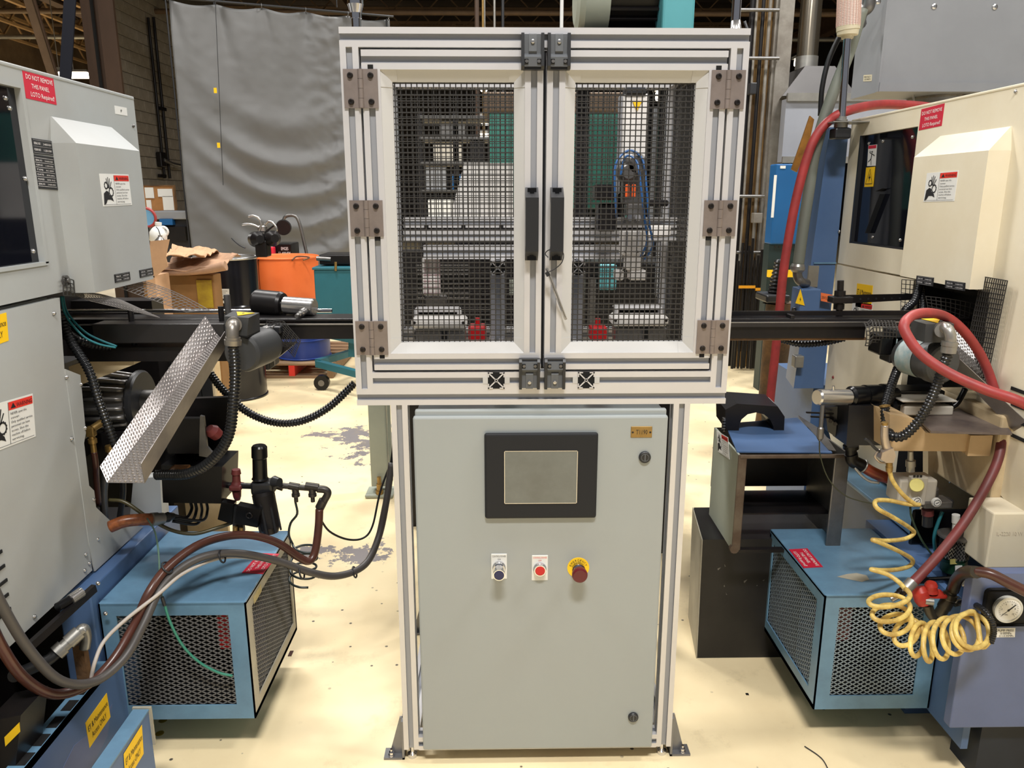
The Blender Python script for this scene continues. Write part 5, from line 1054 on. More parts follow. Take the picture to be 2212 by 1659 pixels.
# near column, dark opening and lower casings
yA = pR_(2143, 600).y; mb = MB(); mb.prism([(XR, yA, 1.222), (XR, 1.3, 1.222), (XR, 1.3, .55), pR_(2090, 1000), pR_(2120, 780)], (.03, 0, 0)); obj('near_column', mb, M_CREAM, RM)
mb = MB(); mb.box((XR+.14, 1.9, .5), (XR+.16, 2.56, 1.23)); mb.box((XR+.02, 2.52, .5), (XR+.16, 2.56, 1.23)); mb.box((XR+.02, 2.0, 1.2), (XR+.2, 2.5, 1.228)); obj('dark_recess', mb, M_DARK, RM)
mb = MB()
for k in range(4): p = pR_(2196, 842+k*34); mb.bar(p+V((-.001, -.06, 0)), p+V((-.001, .02, 0)), .003, .009)
obj('vent_slot', mb, M_DARK, RM, None, 'stuff')
# skirt behind the shelf
mb = MB(); mb.prism([rr(2005, 975, 2.2), rr(2145, 960, 2.2), rr(2148, 1130, 2.2), rr(2100, 1160, 2.2), rr(2030, 1130, 2.2), rr(1990, 1130, 2.2), rr(2005, 1085, 2.2)], (0, .03, 0)); obj('skirt_panel', mb, M_CREAM2, RM)
screws(RM, [rr(2052, 1040, 2.2), rr(2155, 1010, 1.99)], (0, -1, 0), .006)
p, q_ = rr(2125, 1228, 1.82), rr(2240, 1108, 1.82); obj('front_casing', MB().bevbox((p.x+.004, 1.82, p.z), (q_.x+.2, 1.93, q_.z), .004), M_CREAM, RM)
p, q_ = rr(2150, 1105, 1.9), rr(2290, 905, 1.9); obj('upper_casing', MB().bevbox((p.x, 1.93, p.z), (q_.x+.2, 2.25, q_.z), .006), M_CREAM2, RM)
mb = MB(); mb.prism([rr(2172, 1095, 1.929), rr(2176, 1050, 1.929), rr(2186, 1030, 1.929), rr(2188, 1060, 1.929), rr(2180, 1075, 1.929)], (0, -.0006, 0)); obj('chipped_paint', mb, M_GBOX, RM, 'grey chipped paint spot')
F_ = Flat(rr(2150, 1138, 1.82), rr(2215, 1138, 1.82), rr(2150, 1165, 1.82), (0, -1, 0)); mb = MB(); F_.text(mb, 'IL-2220 10 W', .02, .7, .32, .9, .0008); obj('marker_writing', mb, mat('faint_marker', (208, 196, 174), .6), RM)
# shelf with worn brown plate
t = thing('worn_shelf', 'tan bracket shelf with worn brown top plate below the right motor', 'shelf', rr(2010, 975, 2.1))
mb = MB(); mb.prism([rr(1922, 895, 1.95), rr(1975, 905, 1.95), rr(2000, 935, 1.95), rr(2094, 938, 1.95), rr(2094, 975, 1.95), rr(1922, 974, 1.95)], (0, .2, 0)); obj('bracket_body', mb, M_TAN, t)
zt = rr(2000, 930, 1.93).z; ts = lambda x, y: at(x, y, Z=zt)
mb = MB(); mb.prism([ts(1980, 905), ts(2010, 936), ts(2186, 940), ts(2160, 905), ts(2120, 890), ts(2070, 886)], (0, 0, .006)); obj('top_plate', mb, mat('worn_brown_plate', (84, 74, 72), .4, var=.6, scale=14, col2=(120, 108, 98)), t, 'worn brown plate')
mb = MB(); mb.box(rr(2090, 985, 1.94), rr(2140, 938, 1.95)); mb.box(rr(2092, 984, 1.95), V(rr(2138, 939, 1.95))+V((0, .2, 0))); obj('side_bracket', mb, M_TAN, t)
obj('wall_arm', MB().box(rr(1935, 970, 2.15), (XR+.1, 2.19, rr(1935, 940, 2.15).z)), M_TAN, t)
t = thing('junction_box', 'beige junction box with black cable glands on the worn shelf', 'box', rr(1990, 900, 2.08))
obj('box', MB().bevbox(rr(1952, 898, 2.05), rr(2027, 862, 2.13), .004), M_IVORY, t); obj('lid', MB().bevbox(rr(1950, 866, 2.045), rr(2030, 852, 2.135), .003), M_IVORY, t)
mb = MB(); mb.lathe(rr(1955, 880, 2.09), rr(1925, 876, 2.09), [(0, .014), (.3, .014), (.3, .019), (.8, .019), (1, .012)], 14); obj('gland', mb, M_BLKG, t)
mb = MB(); mb.lathe(rr(2028, 878, 2.09), rr(2055, 880, 2.09), [(0, .014), (.3, .014), (.3, .02), (.8, .02), (1, .012)], 14); mb.tube([rr(2050, 882, 2.09), rr(2068, 870, 2.09), rr(2085, 840, 2.1)], .008, 10); obj('gland', mb, M_BLKG, t)
# motor and terminal box
t = thing('gear_motor', 'dark motor with terminal box and yellow triangle inside the red hose loop', 'motor', rr(2000, 830, 1.98))
F0 = [rr(1961, 738, 1.98), rr(2001, 742, 1.94), rr(2058, 733, 1.97), rr(2010, 725, 2.05)]; F1 = [rr(1966, 688, 1.98), rr(2004, 696, 1.94), rr(2062, 697, 1.97), rr(2020, 684, 2.05)]
F0 = [rr(1966, 730, 2.0), rr(1997, 740, 1.93), rr(2056, 740, 1.93), rr(2050, 720, 2.02)]; F1 = [rr(1969, 684, 2.0), rr(2000, 700, 1.93), rr(2061, 700, 1.93), rr(2040, 686, 2.02)]
for A in (F0, F1):
    z = A[1].z
    for q_ in A: q_.z = z
obj('terminal_box', MB().hexa(F0+F1), M_CAST, t, 'dark grey terminal box')
z = F1[1].z; tzz = lambda x, y: at(x, y, Z=z+.001); obj('hazard_triangle', MB().prism([tzz(1990, 689), tzz(2032, 688), tzz(2026, 698)], (0, 0, .001)), M_YEL, t, 'yellow hazard triangle')
a0, a1 = rr(2040, 788, 1.96), rr(1955, 765, 2.1)
obj('motor_barrel', MB().lathe(a0, a1, [(0, .046), (.03, .052), (.1, .055), (.25, .055), (.26, .052), (.8, .050), (1, .046)], 32), M_CAST, t)
m_ = (a0*.35+a1*.65); n_ = (a1-a0).normalized(); obj('rating_label', MB().lathe(m_-n_*.03, m_+n_*.03, [(0, .0525), (1, .0525)], 32, cap=False), mat('rating_label', (176, 182, 178), .4, var=.5, scale=30, col2=(60, 140, 160)), t, 'silver and blue rating label')
obj('gear_plate', MB().bevbox(rr(1920, 785, 2.1), rr(1942, 705, 2.16), .004), M_BLK, t); obj('gear_case', MB().bevbox(rr(1898, 768, 2.1), rr(1928, 716, 2.17), .005), M_BLKG, t)
obj('plate_label', MB().box(rr(1932, 772, 2.098), rr(1939, 732, 2.099)), bpy.data.materials['rating_label'], t)
mb = MB(); mb.tube([rr(2036, 706, 1.92), rr(2048, 712, 1.89), rr(2053, 728, 1.88), rr(2053, 744, 1.88)], .014, 14); mb.lathe(rr(2033, 712, 1.93), rr(2036, 714, 1.905), [(0, .02), (1, .018)], 18)
mb.lathe(rr(2052, 738, 1.88), rr(2048, 762, 1.88), [(0, .020), (.35, .020), (.35, .0185), (1, .0185)], 8); obj('elbow_connector', mb, M_GALV, t)
conduit('black corrugated conduit curving down from the right motor to the air gun', [rr(2050, 760, 1.88), rr(2038, 790, 1.88), rr(2025, 830, 1.89), rr(2008, 870, 1.89), rr(1980, 915, 1.89), rr(1950, 942, 1.9), rr(1925, 942, 1.92), rr(1920, 935, 1.95)], .0135)
conduit('black corrugated conduit dropping from the gear case to the air gun nozzle', [rr(1942, 788, 2.1), rr(1930, 820, 2.06), rr(1920, 850, 2.03), rr(1912, 880, 2.0), rr(1913, 915, 1.98)], .0125)
conduit('black corrugated conduit rising behind the wire guard under the right hood', [rr(1950, 690, 2.32), rr(1955, 670, 2.34), rr(1975, 650, 2.36), rr(1988, 610, 2.4)], .012)
conduit('black corrugated conduit sagging under the right feed rail', [rr(1690, 734, 2.34), rr(1730, 743, 2.3), rr(1780, 740, 2.28), rr(1825, 730, 2.26)], .011)
conduit('second black corrugated conduit standing beside the right hood underside', [rr(1992, 690, 2.32), rr(1994, 650, 2.36), rr(1990, 612, 2.42)], .011)
solo('steel_ring', MB().torus(rr(1911, 877, 1.97), (0, .5, 1), .0125, .002, 20, 8), M_BRASS, 'thin brass ring round the conduit above the air gun', 'ring')
# feed rail on the right
t = thing('feed_rail', 'black feed rail with bright top edge between the enclosure and the cream machine', 'rail', (.9, 2.25, 1.1))
Yr = 2.2; zr = at(1640, 690, Y=Yr).z
obj('rail_top', MB().bevbox((.556, Yr, zr-.008), (1.40, Yr+.10, zr+.002), .002), M_BLKM, t)
obj('rail_channel', MB().box((.556, Yr-.004, zr-.055), (1.07, Yr+.09, zr-.012)), M_BLKM, t); obj('edge_strip', MB().box((.556, Yr-.012, zr-.020), (1.30, Yr, zr-.008)), bpy.data.materials['dark_machined_bar'], t)
obj('bright_edge', MB().box((.556, Yr-.0125, zr-.008), (1.30, Yr-.002, zr-.006)), M_STEEL, t); obj('upper_lip', MB().box((.556, Yr+.04, zr+.004), (1.36, Yr+.05, zr+.018)), M_BLKM, t)
obj('under_strip', MB().box((.556, Yr, zr-.062), (1.08, Yr+.07, zr-.055)), M_RUST, t); obj('clip', MB().bevbox((.85, Yr+.0, zr+.002), (.862, Yr+.04, zr+.012), .002), M_BLKM, t)
# adjustable stop arm
t = thing('slotted_stop', 'black slotted stop arm on a threaded post above the right feed rail', 'arm', rr(1812, 690, 2.25))
obj('post', MB().cyl((at(1812, 690, Y=2.25).x, 2.25, zr), rr(1816, 606, 2.25), .0095, seg=12), M_BLKM, t); obj('clamp_nut', MB().cyl(rr(1814, 640, 2.25), rr(1815, 628, 2.25), .016, seg=6), M_BLKM, t); obj('clamp_block', MB().bevbox(rr(1798, 656, 2.23), rr(1832, 638, 2.27), .003), M_BLKM, t)
mb = MB(); mb.hexa([rr(1825, 656, 2.24), rr(1985, 647, 2.42), rr(1985, 647, 2.45), rr(1825, 656, 2.27), rr(1825, 637, 2.24), rr(1985, 634, 2.42), rr(1985, 634, 2.45), rr(1825, 637, 2.27)]); obj('slotted_bar', mb, M_BLKM, t)
mb = MB()
for k in range(6): p = rr(1858+k*17, 646-k*.4, 2.275+k*.019); mb.cyl(p+V((0, -.002, 0)), p+V((0, .002, 0)), .0035, seg=8)
obj('slot_hole', mb, M_DARK, t, None, 'stuff'); obj('low_nut', MB().cyl(rr(1812, 668, 2.25), rr(1813, 656, 2.25), .015, seg=6), M_BLKM, t)
p = thing('strip_sticker', 'small orange strip sticker left of the black stop arm', 'sticker', rr(1785, 640, 3.07)); F_ = Flat(rr(1773, 632, 3.07), rr(1798, 637, 3.07), rr(1773, 650, 3.07), (0, -1, 0)); o = obj('backing', F_.slab(.001), M_ORST, p); mb = MB(); F_.text(mb, '200VOLTS AC', .05, .7, .36, .9); obj('lettering', mb, M_INK, o)
# wire guards
bent_mesh('wire_guard', 'black wire mesh guard panel hanging under the right hood, beside the cream column', 20, 12, lambda i, j: (lambda b: b+V((0, 0, -.0)))(pR_(2136+j*4.7-i*2.2, 597+j*.8+i*10.5)+V((-.02, 0, 0))), .0024)
bent_mesh('wire_guard', 'black wire mesh guard inside the dark opening below the right hood', 9, 13, bil(rr(2000, 640, 2.25), rr(2140, 665, 2.2), rr(2120, 780, 2.2), rr(2010, 700, 2.25), 9, 13, .006), .0017, M_WIRE)
bent_mesh('wire_guard', 'narrow black wire mesh strip at the far side of the dark opening', 8, 4, bil(rr(1948, 604, 2.5), rr(1985, 606, 2.48), rr(1980, 690, 2.44), rr(1945, 680, 2.46), 8, 4), .002)
def cage(i, j):
    a = j/8*math.pi*.9-.2; x = 1866+i*7.2; return rr(x+6*math.sin(a), 716-26*math.cos(a)+i*.3+(8 if i < 2 else 0), 2.13-.035*math.sin(a))
bent_mesh('wire_guard', 'rounded black wire cage at the end of the right feed rail', 9, 8, cage, .0022)
# chute
chute('embossed stainless chute running down to the right edge behind the red hose', [rr(2300, 915, 1.92), rr(2300, 948, 1.90), rr(2292, 1035, 1.82), rr(2298, 985, 1.80)], [rr(2062, 702, 2.16), rr(2059, 738, 2.14), rr(2056, 792, 2.06), rr(2050, 753, 2.05)], 0, mat('dark_embossed_stainless', (172, 168, 164), .35, .85, var=.2, scale=40))
# spindle head and housing
t = thing('tailstock_head', 'black tailstock housing with bright steel cylinder nose above the stand', 'spindle', rr(1880, 960, 2.1))
a, b = rr(1764, 858, 2.03), rr(1832, 858, 2.06); obj('steel_nose', MB().lathe(a, b, [(0, .0195), (.05, .0225), (1, .0225)], 32), M_STEEL, t)
obj('collet', MB().cyl(b, rr(1842, 857, 2.065), .013, seg=8), M_STEEL, t)
c = rr(1934, 853, 2.11); b = rr(1834, 856, 2.065); obj('black_barrel', MB().lathe(b, c, [(0, .022), (.04, .0285), (.32, .0285), (.32, .031), (.6, .031), (.6, .0285), (.7, .0285), (.7, .033), (.8, .033), (.8, .022), (1, .022)], 32), M_BLKG, t)
obj('rear_housing', MB().bevbox(rr(1925, 875, 2.12), rr(2010, 830, 2.2), .004), M_BLKG, t)
obj('nose_pin', MB().cyl(rr(1800, 846, 2.04), rr(1800, 834, 2.04), .004, seg=10), M_STEEL, t)
M_HSG = mat('satin_black_casting', (22, 22, 25), .38)
mb = MB(); mb.prism([rr(1834, 876, 2.04), rr(1908, 876, 2.04), rr(1908, 962, 2.04), rr(1828, 962, 2.04)], (0, .09, 0)); obj('housing_front', mb, M_HSG, t)
mb = MB(); mb.prism([rr(1782, 880, 2.12), rr(1838, 876, 2.10), rr(1830, 962, 2.10), rr(1788, 932, 2.12)], (0, .02, 0)); obj('housing_side', mb, M_HSG, t)
mb = MB(); mb.bar(rr(1742, 891, 2.08), rr(1800, 893, 2.1), .006, .004); mb.bar(rr(1752, 900, 2.08), rr(1800, 902, 2.1), .006, .004); obj('prong', mb, M_BLKM, t)
mb = MB(); mb.lathe(rr(1796, 906, 2.11), rr(1794, 910, 2.085), [(0, .006), (1, .006)], 8); mb.lathe(rr(1806, 912, 2.11), rr(1804, 916, 2.085), [(0, .006), (1, .006)], 8); obj('hex_screw', mb, M_SCREW, t, None, 'stuff')
mb = MB(); mb.lathe(rr(1838, 962, 2.1), rr(1838, 985, 2.1), [(0, .022), (.3, .022), (.3, .016), (1, .016)], 14); mb.tube([rr(1838, 980, 2.1), rr(1842, 995, 2.1), rr(1858, 1004, 2.1), rr(1866, 1008, 2.1)], .019, 14); obj('drain_elbow', mb, M_BLKG, t)
t = thing('stop_screw', 'thin grey rod hanging from the steel nose with dark wire', 'rod', rr(1773, 950, 2.0))
obj('rod', MB().cyl(rr(1777, 876, 2.01), rr(1773, 925, 2.0), .0055, seg=10), M_STEELD, t); obj('lower_barrel', MB().lathe(rr(1773, 922, 2.0), rr(1771, 952, 2.0), [(0, .006), (.1, .009), (.8, .009), (1, .004)], 12), M_STEELD, t)
obj('wire', MB().tube([rr(1770, 952, 2.0), rr(1772, 985, 2.0), rr(1790, 1035, 1.99), rr(1825, 1070, 1.98), rr(1870, 1085, 1.97), rr(1895, 1087, 1.97)], .0017, 6), mat('olive_wire', (50, 52, 34), .5), t)
solo('drain_hose', MB().tube([rr(1862, 1006, 2.1), rr(1885, 1020, 2.09), rr(1915, 1032, 2.08), rr(1950, 1035, 2.09)], .0165, 14), mat('amber_drain_hose', (140, 58, 28), .3, var=.5, scale=10, col2=(96, 38, 24)), 'amber drain hose under the black tailstock housing', 'hose')
solo('hose_clamp', MB().torus(rr(1864, 1007, 2.1), (1, .0, -.5), .0185, .0028, 20, 8), M_GALV, 'steel clamp at the start of the amber drain hose', 'clamp')
solo('braided_line', MB().tube([rr(1846, 1010, 2.09), rr(1862, 1028, 2.08), rr(1880, 1040, 2.07), rr(1900, 1043, 2.06)], .004, 8), M_GALV, 'thin braided steel line below the amber drain hose', 'hose')
# blue base of the cream machine
t = thing('blue_machine_base', 'blue sloped base casing of the cream machine, behind the right chiller', 'base', (1.4, 2.4, 0))
mb = MB(); mb.box((XR-.05, 2.3, 0), (2.4, 3.0, .47)); mb.box((1.192, 1.95, 0), (1.32, 2.30, .46)); obj('base_block', mb, M_BLUED, t)
mb = MB(); a = [pR_(1840, 1030)-V((.05, 0, 0)), pR_(1905, 1075)-V((.05, 0, 0))]; obj('top_ledge', MB().bevbox((XR-.10, 2.1, .47), (XR+.05, 2.95, .485), .004), M_BLUE, t)
mb = MB(); 
p, q_ = rr(2100, 1575, 1.66), rr(2108, 1232, 1.66); XP = 1.135
obj('front_panel', MB().bevbox((XP, 1.66, rr(2062, 1573, 1.66).z), (2.2, 1.69, rr(2104, 1238, 1.66).z), .003), M_BLUEP2, t, 'purple blue front panel'); obj('corner_flange', MB().box((1.192, 1.69, .09), (1.21, 1.95, .46)), M_BLUED, t)
obj('plinth', MB().box((1.30, 1.8, 0), (2.2, 2.3, .2)), M_DARK, t); obj('front_foot', MB().box((1.24, 1.69, 0), (2.2, 1.80, .165)), mat('dark_blue_plinth', (30, 38, 50), .6, var=.5, scale=8), t)
# gauge window
c = rr(2167, 1308, 1.66); gw = .055
obj('gauge_recess', MB().bevbox((c.x-.052, 1.652, c.z-.05), (c.x+.08, 1.6605, c.z+.048), .012, 3), M_DARK, t)
GG = thing('pressure_gauge', 'round white dial pressure gauge in the black recess of the purple blue panel', 'gauge', c)
obj('case', MB().lathe(c+V((0, -.001, 0)), c+V((0, -.022, 0)), [(0, .030), (.7, .034), (1, .034), (1, .030), (.9, .030)], 32), mat('pale_gauge_rim', (204, 204, 196), .35), GG)
dl = obj('dial', MB().cyl(c+V((0, -.018, 0)), c+V((0, -.0205, 0)), .0305, seg=32), M_WHITE, GG)
F_ = Flat(c+V((-.03, -.0206, .03)), c+V((.03, -.0206, .03)), c+V((-.03, -.0206, -.03)), (0, -1, 0)); mb = MB(); F_.line(mb, .24, .76, .74, .32, .02, .0004); F_.line(mb, .5, .53, .76, .28, .05, .0004); F_.ring(mb, .5, .52, .05, .05, 12, .0005)
for k in range(21): an = math.radians(135+k*13.5); F_.line(mb, .5+.40*math.cos(an), .5+.40*math.sin(an), .5+.34*math.cos(an), .5+.34*math.sin(an), .012, .0004)
for k in range(6): an = math.radians(135+k*54); F_.text(mb, str(k*2), .46+.27*math.cos(an), .53+.27*math.sin(an), .07, None, .0004)
F_.text(mb, 'MPa', .36, .74, .06, None, .0004); obj('dial_marks', mb, M_INK, dl)
F_ = Flat(rr(2133, 1357, 1.66), rr(2193, 1356, 1.66), rr(2132, 1377, 1.66), (0, -1, 0)); s_ = obj('pressure_label', F_.slab(.0008), M_WHITE, t, 'small white pressure label'); mb = MB(); F_.text(mb, 'PUMP PRESS', .36, .36, .24, .58); F_.text(mb, '0.05MPa', .46, .66, .22, .4); F_.text(mb, '0.1-0.35MPa', .42, .93, .2, .52); F_.ring(mb, .2, .5, .3, .12, 10); obj('lettering', mb, M_INK, s_)
# black crate and stand
t = thing('black_scrap_bin', 'oily black steel bin on the floor right of the cabinet, left side coloured pale as lit', 'bin', (.8, 2.4, 0))
z = .423; b0 = V((.652, 2.24, 0))
mb = MB(); mb.hexa([(.652, 2.24, 0), (1.05, 2.24, 0), (1.05, 2.50, 0), (.690, 2.50, 0), (.646, 2.24, z), (1.05, 2.24, z), (1.05, 2.50, z), (.682, 2.50, z)]); obj('bin_body', mb, mat('scraped_black_bin', (40, 38, 37), .4, .2, var=.6, scale=7, col2=(22, 21, 22)), t)
obj('side_sheet', MB().hexa([(.648, 2.238, .0), (.651, 2.238, .0), (.688, 2.50, 0), (.685, 2.50, 0), (.642, 2.238, z), (.645, 2.238, z), (.68, 2.50, z), (.677, 2.50, z)]), M_BEIGE, t, 'left side coloured pale as if lit')  # light on the bin's left face put into a pale sheet's colour
mb = MB()
for k in range(9):
    x, zz = random.uniform(.68, .95), random.uniform(.15, .40); L = random.uniform(.004, .012); mb.prism([(x, 2.2395, zz), (x+.003, 2.2395, zz+.001), (x+L*random.uniform(-.6, .9)+.002, 2.2395, zz+L), (x-.001, 2.2395, zz+L*.6)], (0, -.0006, 0))
obj('paint_scrape', mb, M_STEELD, t, None, 'stuff')
t = thing('catch_stand', 'open fronted steel stand with blue top plate beside the black bin', 'stand', (.9, 2.3, .3))
z = .742; Y0 = at(1598, 982, Z=z).y; xL = at(1598, 982, Z=z).x; xR_ = at(1838, 962, Y=Y0).x; zb = at(1588, 1188, Y=Y0).z
YB_ = Y0+.27
mb = MB(); mb.hexa([(xL-.004, Y0, zb), (xL+.002, Y0, zb), (xL+.006, YB_, zb), (xL, YB_, zb), (xL-.004, Y0, z), (xL+.002, Y0, z), (xL+.006, YB_, z), (xL, YB_, z)]); obj('left_side', mb, M_GREEN2, t, 'greenish grey side sheet')
obj('right_side', MB().box((xR_-.005, Y0, zb), (xR_, YB_, z)), M_STEELD, t); obj('back_sheet', MB().box((xL, YB_, zb+.10), (xR_, YB_+.004, z)), M_BLKM, t); obj('inner_shelf', MB().box((xL, Y0+.08, zb+.08), (xR_, YB_, zb+.085)), M_BLKM, t)
obj('front_angle', MB().bevbox((xL-.004, Y0-.004, zb-.0), (xL+.022, Y0+.004, z), .003), mat('rust_worn_angle', (98, 86, 72), .5, var=.8, scale=14, col2=(66, 46, 34)), t, 'rusty front angle'); obj('front_angle', MB().bevbox((xR_-.045, Y0-.004, .3), (xR_, Y0+.004, z), .003), M_STEELD, t)
obj('top_lip', MB().bevbox((xL, Y0-.006, z-.012), (xR_, Y0+.002, z), .003), bpy.data.materials['rust_worn_angle'], t); obj('foot_lug', MB().cyl((xL+.004, Y0-.005, zb+.004), (xL+.004, Y0+.01, zb+.004), .014, seg=10), bpy.data.materials['rust_worn_angle'], t)
tp = lambda x, y, dz=0: at(x, y, Z=z+.004+dz)
mb = MB(); mb.prism([tp(1592, 975)-V((0, 0, .004)), tp(1798, 977)-V((0, 0, .004)), tp(1722, 902)-V((0, 0, .004)), tp(1566, 915)-V((0, 0, .004))], (0, 0, .004)); obj('blue_top', mb, M_BLUED, t, 'blue top plate')
mb = MB(); mb.prism([tp(1724, 898, .0), tp(1775, 930), tp(1806, 975), tp(1790, 973), tp(1728, 905)], (0, 0, .002)); obj('guide_angle', mb, M_STEELD, t)
mb = MB(); mb.box((xL-.004, Y0+.0, zb-.01), (xL+.3, Y0+.02, zb)); obj('rest_bar', mb, M_BLKM, t)
sx = xL-.0045; fs = lambda x, y: at(x, y, X=sx)
warn_sticker(t, fs(1548, 930), fs(1573, 945), fs(1551, 975), (-1, 0, 0))
# arch block
t = thing('arch_block', 'black machined arch block with white red sticker lying on the blue stand top', 'block', tp(1640, 930))
Ya = at(1600, 930, Z=z+.004).y; ra = lambda x, y: at(x, y, Y=Ya)
pts = [ra(1567, 928), ra(1566, 880), ra(1584, 863), ra(1596, 873)]; 
out = [(1568, 928), (1567, 885), (1592, 872), (1680, 878), (1695, 900), (1693, 944), (1672, 940)]
arc = [(1671, 922), (1664, 906), (1650, 895), (1633, 891), (1615, 895), (1602, 906), (1597, 918), (1596, 931)]
mb = MB(); mb.prism([ra(*p) for p in out+arc], V((.012, .155, 0))); obj('arch_body', mb, M_BLKM, t)
# sticker on the sloped shoulder
a, b = ra(1680, 878), ra(1695, 900); e = V((.012, .155, 0)); F_ = Flat(a+e*.25, a+e*.75, b+e*.25, (1, -1, 1)); s_ = obj('warning_label', F_.slab(.0008), M_WHITE, t, 'white warning label with red block'); mb = MB(); F_.rect(mb, .1, .08, .9, .5); obj('red_block', mb, M_REDH, s_)
mb = MB(); mb.box(ra(1562, 932), ra(1568, 905)+V((0, .02, 0)))
for k in range(4): mb.box(ra(1560, 930-k*6), ra(1568, 928-k*6))
obj('adjuster_screw', mb, M_STEELD, t, None, 'stuff')
# cardboard/black mats on chiller side etc: air gun
t = thing('air_gun', 'silver blow gun with brass inlet hanging below the conduit, feeding the yellow coil', 'air gun', rr(1915, 1020, 1.9))
g = lambda x, y, Y=1.9: rr(x, y, Y)
M_GUN = mat('cast_gun_metal', (186, 172, 158), .3, .7, var=.2, scale=30)
mb = MB(); mb.tube([g(1911, 918), g(1911, 945), g(1915, 965), g(1922, 985)], .0105, 12, rf=lambda i, r: r*(.85+.012*i)); obj('barrel', mb, M_GUN, t)
obj('nozzle', MB().cyl(g(1911, 912), g(1911, 932), .0085, seg=14), M_BRASS, t)
mb = MB(); mb.prism([g(1906, 978, 1.885), g(1930, 968, 1.885), g(1936, 985, 1.885), g(1930, 1000, 1.885), g(1914, 1000, 1.885), g(1903, 992, 1.885)], (0, .024, 0)); obj('valve_body', mb, M_GUN, t)
mb = MB(); mb.tube([g(1900, 975), g(1890, 968), g(1878, 955), g(1868, 948)], .004, 8); obj('trigger', mb, M_BLK, t, 'black trigger lever')
mb = MB(); mb.tube([g(1900, 970), g(1890, 985), g(1900, 998), g(1912, 1000)], .003, 8); obj('trigger_guard', mb, M_GUN, t)
obj('hose_nut', MB().lathe(g(1921, 998), g(1921, 1018), [(0, .0085), (.5, .0085), (.5, .0095), (1, .0085)], 12), M_BRASS, t)
# yellow coil hose
pts = [g(1921, 1015), g(1928, 1038), g(1950, 1068), g(1975, 1088), g(1985, 1090, 1.91), g(1960, 1089), g(1920, 1081), g(1892, 1082, 1.86), g(1895, 1098, 1.83), g(1930, 1118, 1.86), g(1965, 1140, 1.9), g(1974, 1152, 1.91), g(1955, 1164, 1.9), g(1915, 1168, 1.86), g(1885, 1166, 1.82), g(1900, 1172, 1.82), g(1940, 1190, 1.85), g(1970, 1208, 1.88), g(1966, 1222, 1.89), g(1940, 1230, 1.86), g(1905, 1232, 1.81), g(1882, 1230, 1.78)]
pts += [g(1915, 1240, 1.77), g(1940, 1256, 1.75), g(1955, 1272, 1.72)]
Yc = 1.66
loops = [((1920, 1283), (46, 16)), ((1922, 1310), (44, 22)), ((1928, 1336), (40, 26)), ((1946, 1358), (36, 28)), ((1970, 1375), (24, 36)), ((1995, 1388), (14, 42)), ((2024, 1385), (20, 42)), ((2050, 1375), (28, 42)), ((2078, 1368), (34, 38)), ((2100, 1362), (36, 38))]
for k, (c_, r_) in enumerate(loops):
    tilt = -.2+k*.16
    for i in range(10):
        u = (k*10+i)/10; an = 2*math.pi*i/10; c2 = loops[min(k+1, len(loops)-1)]; fr = i/10
        cx_ = c_[0]*(1-fr)+c2[0][0]*fr; cy_ = c_[1]*(1-fr)+c2[0][1]*fr; rx = r_[0]*(1-fr)+c2[1][0]*fr; ry = r_[1]*(1-fr)+c2[1][1]*fr
        ph = an-.6; ex, ey = math.cos(ph), math.sin(ph); sk = -.25+.07*k
        pts.append(g(cx_+rx*ex+ry*.35*ey*sk, cy_+ry*ey, Yc-.006*k-.04*math.sin(ph-.5)))
pts += [g(2120, 1395, 1.60), g(2136, 1388, 1.60)]
solo('coil_hose', MB().tube(pts, .0058, 10, n=5), M_COIL, 'yellow oil stained coil hose hanging in front of the right chiller', 'hose')
# regulators, filter and valve
t = thing('lubricator_valve', 'grey valve block with pale yellow dial beside the air gun', 'valve', rr(1970, 1090, 2.0))
obj('body', MB().bevbox(rr(1938, 1090, 1.98), rr(1998, 1018, 2.05), .006), M_IVORY, t); obj('front_plate', MB().bevbox(rr(1962, 1092, 1.965), rr(1998, 1026, 1.985), .003), M_IVORY, t)
obj('yellow_dial', MB().lathe(rr(1980, 1048, 1.966), rr(1980, 1048, 1.95), [(0, .019), (.6, .019), (1, .017)], 24), M_YDIAL, t, 'pale yellow dial')
c = rr(1978, 1080, 1.966); gg = obj('small_gauge', MB().lathe(c, c+V((0, -.008, 0)), [(0, .013), (1, .012)], 20), M_WHITE, t); F_ = Flat(c+V((-.012, -.0085, .012)), c+V((.012, -.0085, .012)), c+V((-.012, -.0085, -.012)), (0, -1, 0)); mb = MB(); F_.line(mb, .3, .62, .7, .4, .07, .0004); F_.ring(mb, .5, .5, .4, .06, 18, .0004); obj('gauge_marks', mb, M_INK, gg)
mb = MB()
for k in range(3): mb.box(rr(1973+k*7, 1031, 1.9645), rr(1978+k*7, 1026, 1.966))
obj('louvre', mb, M_INK, t, None, 'stuff'); obj('top_fitting', MB().lathe(rr(1967, 1018, 2.0), rr(1967, 975, 2.0), [(0, .011), (.25, .011), (.25, .013), (.55, .013), (.55, .008), (1, .007)], 12), M_GALV, t)
t = thing('air_regulator', 'small grey regulator with gauge and black knob right of the yellow dial valve', 'regulator', rr(2012, 1140, 2.0))
obj('cap', MB().lathe(rr(2012, 1070, 2.0), rr(2012, 1052, 2.0), [(0, .018), (.8, .018), (1, .015)], 20), M_STEELD, t); obj('body', MB().bevbox(rr(1996, 1100, 1.975), rr(2036, 1068, 2.03), .004), M_STEELD, t)
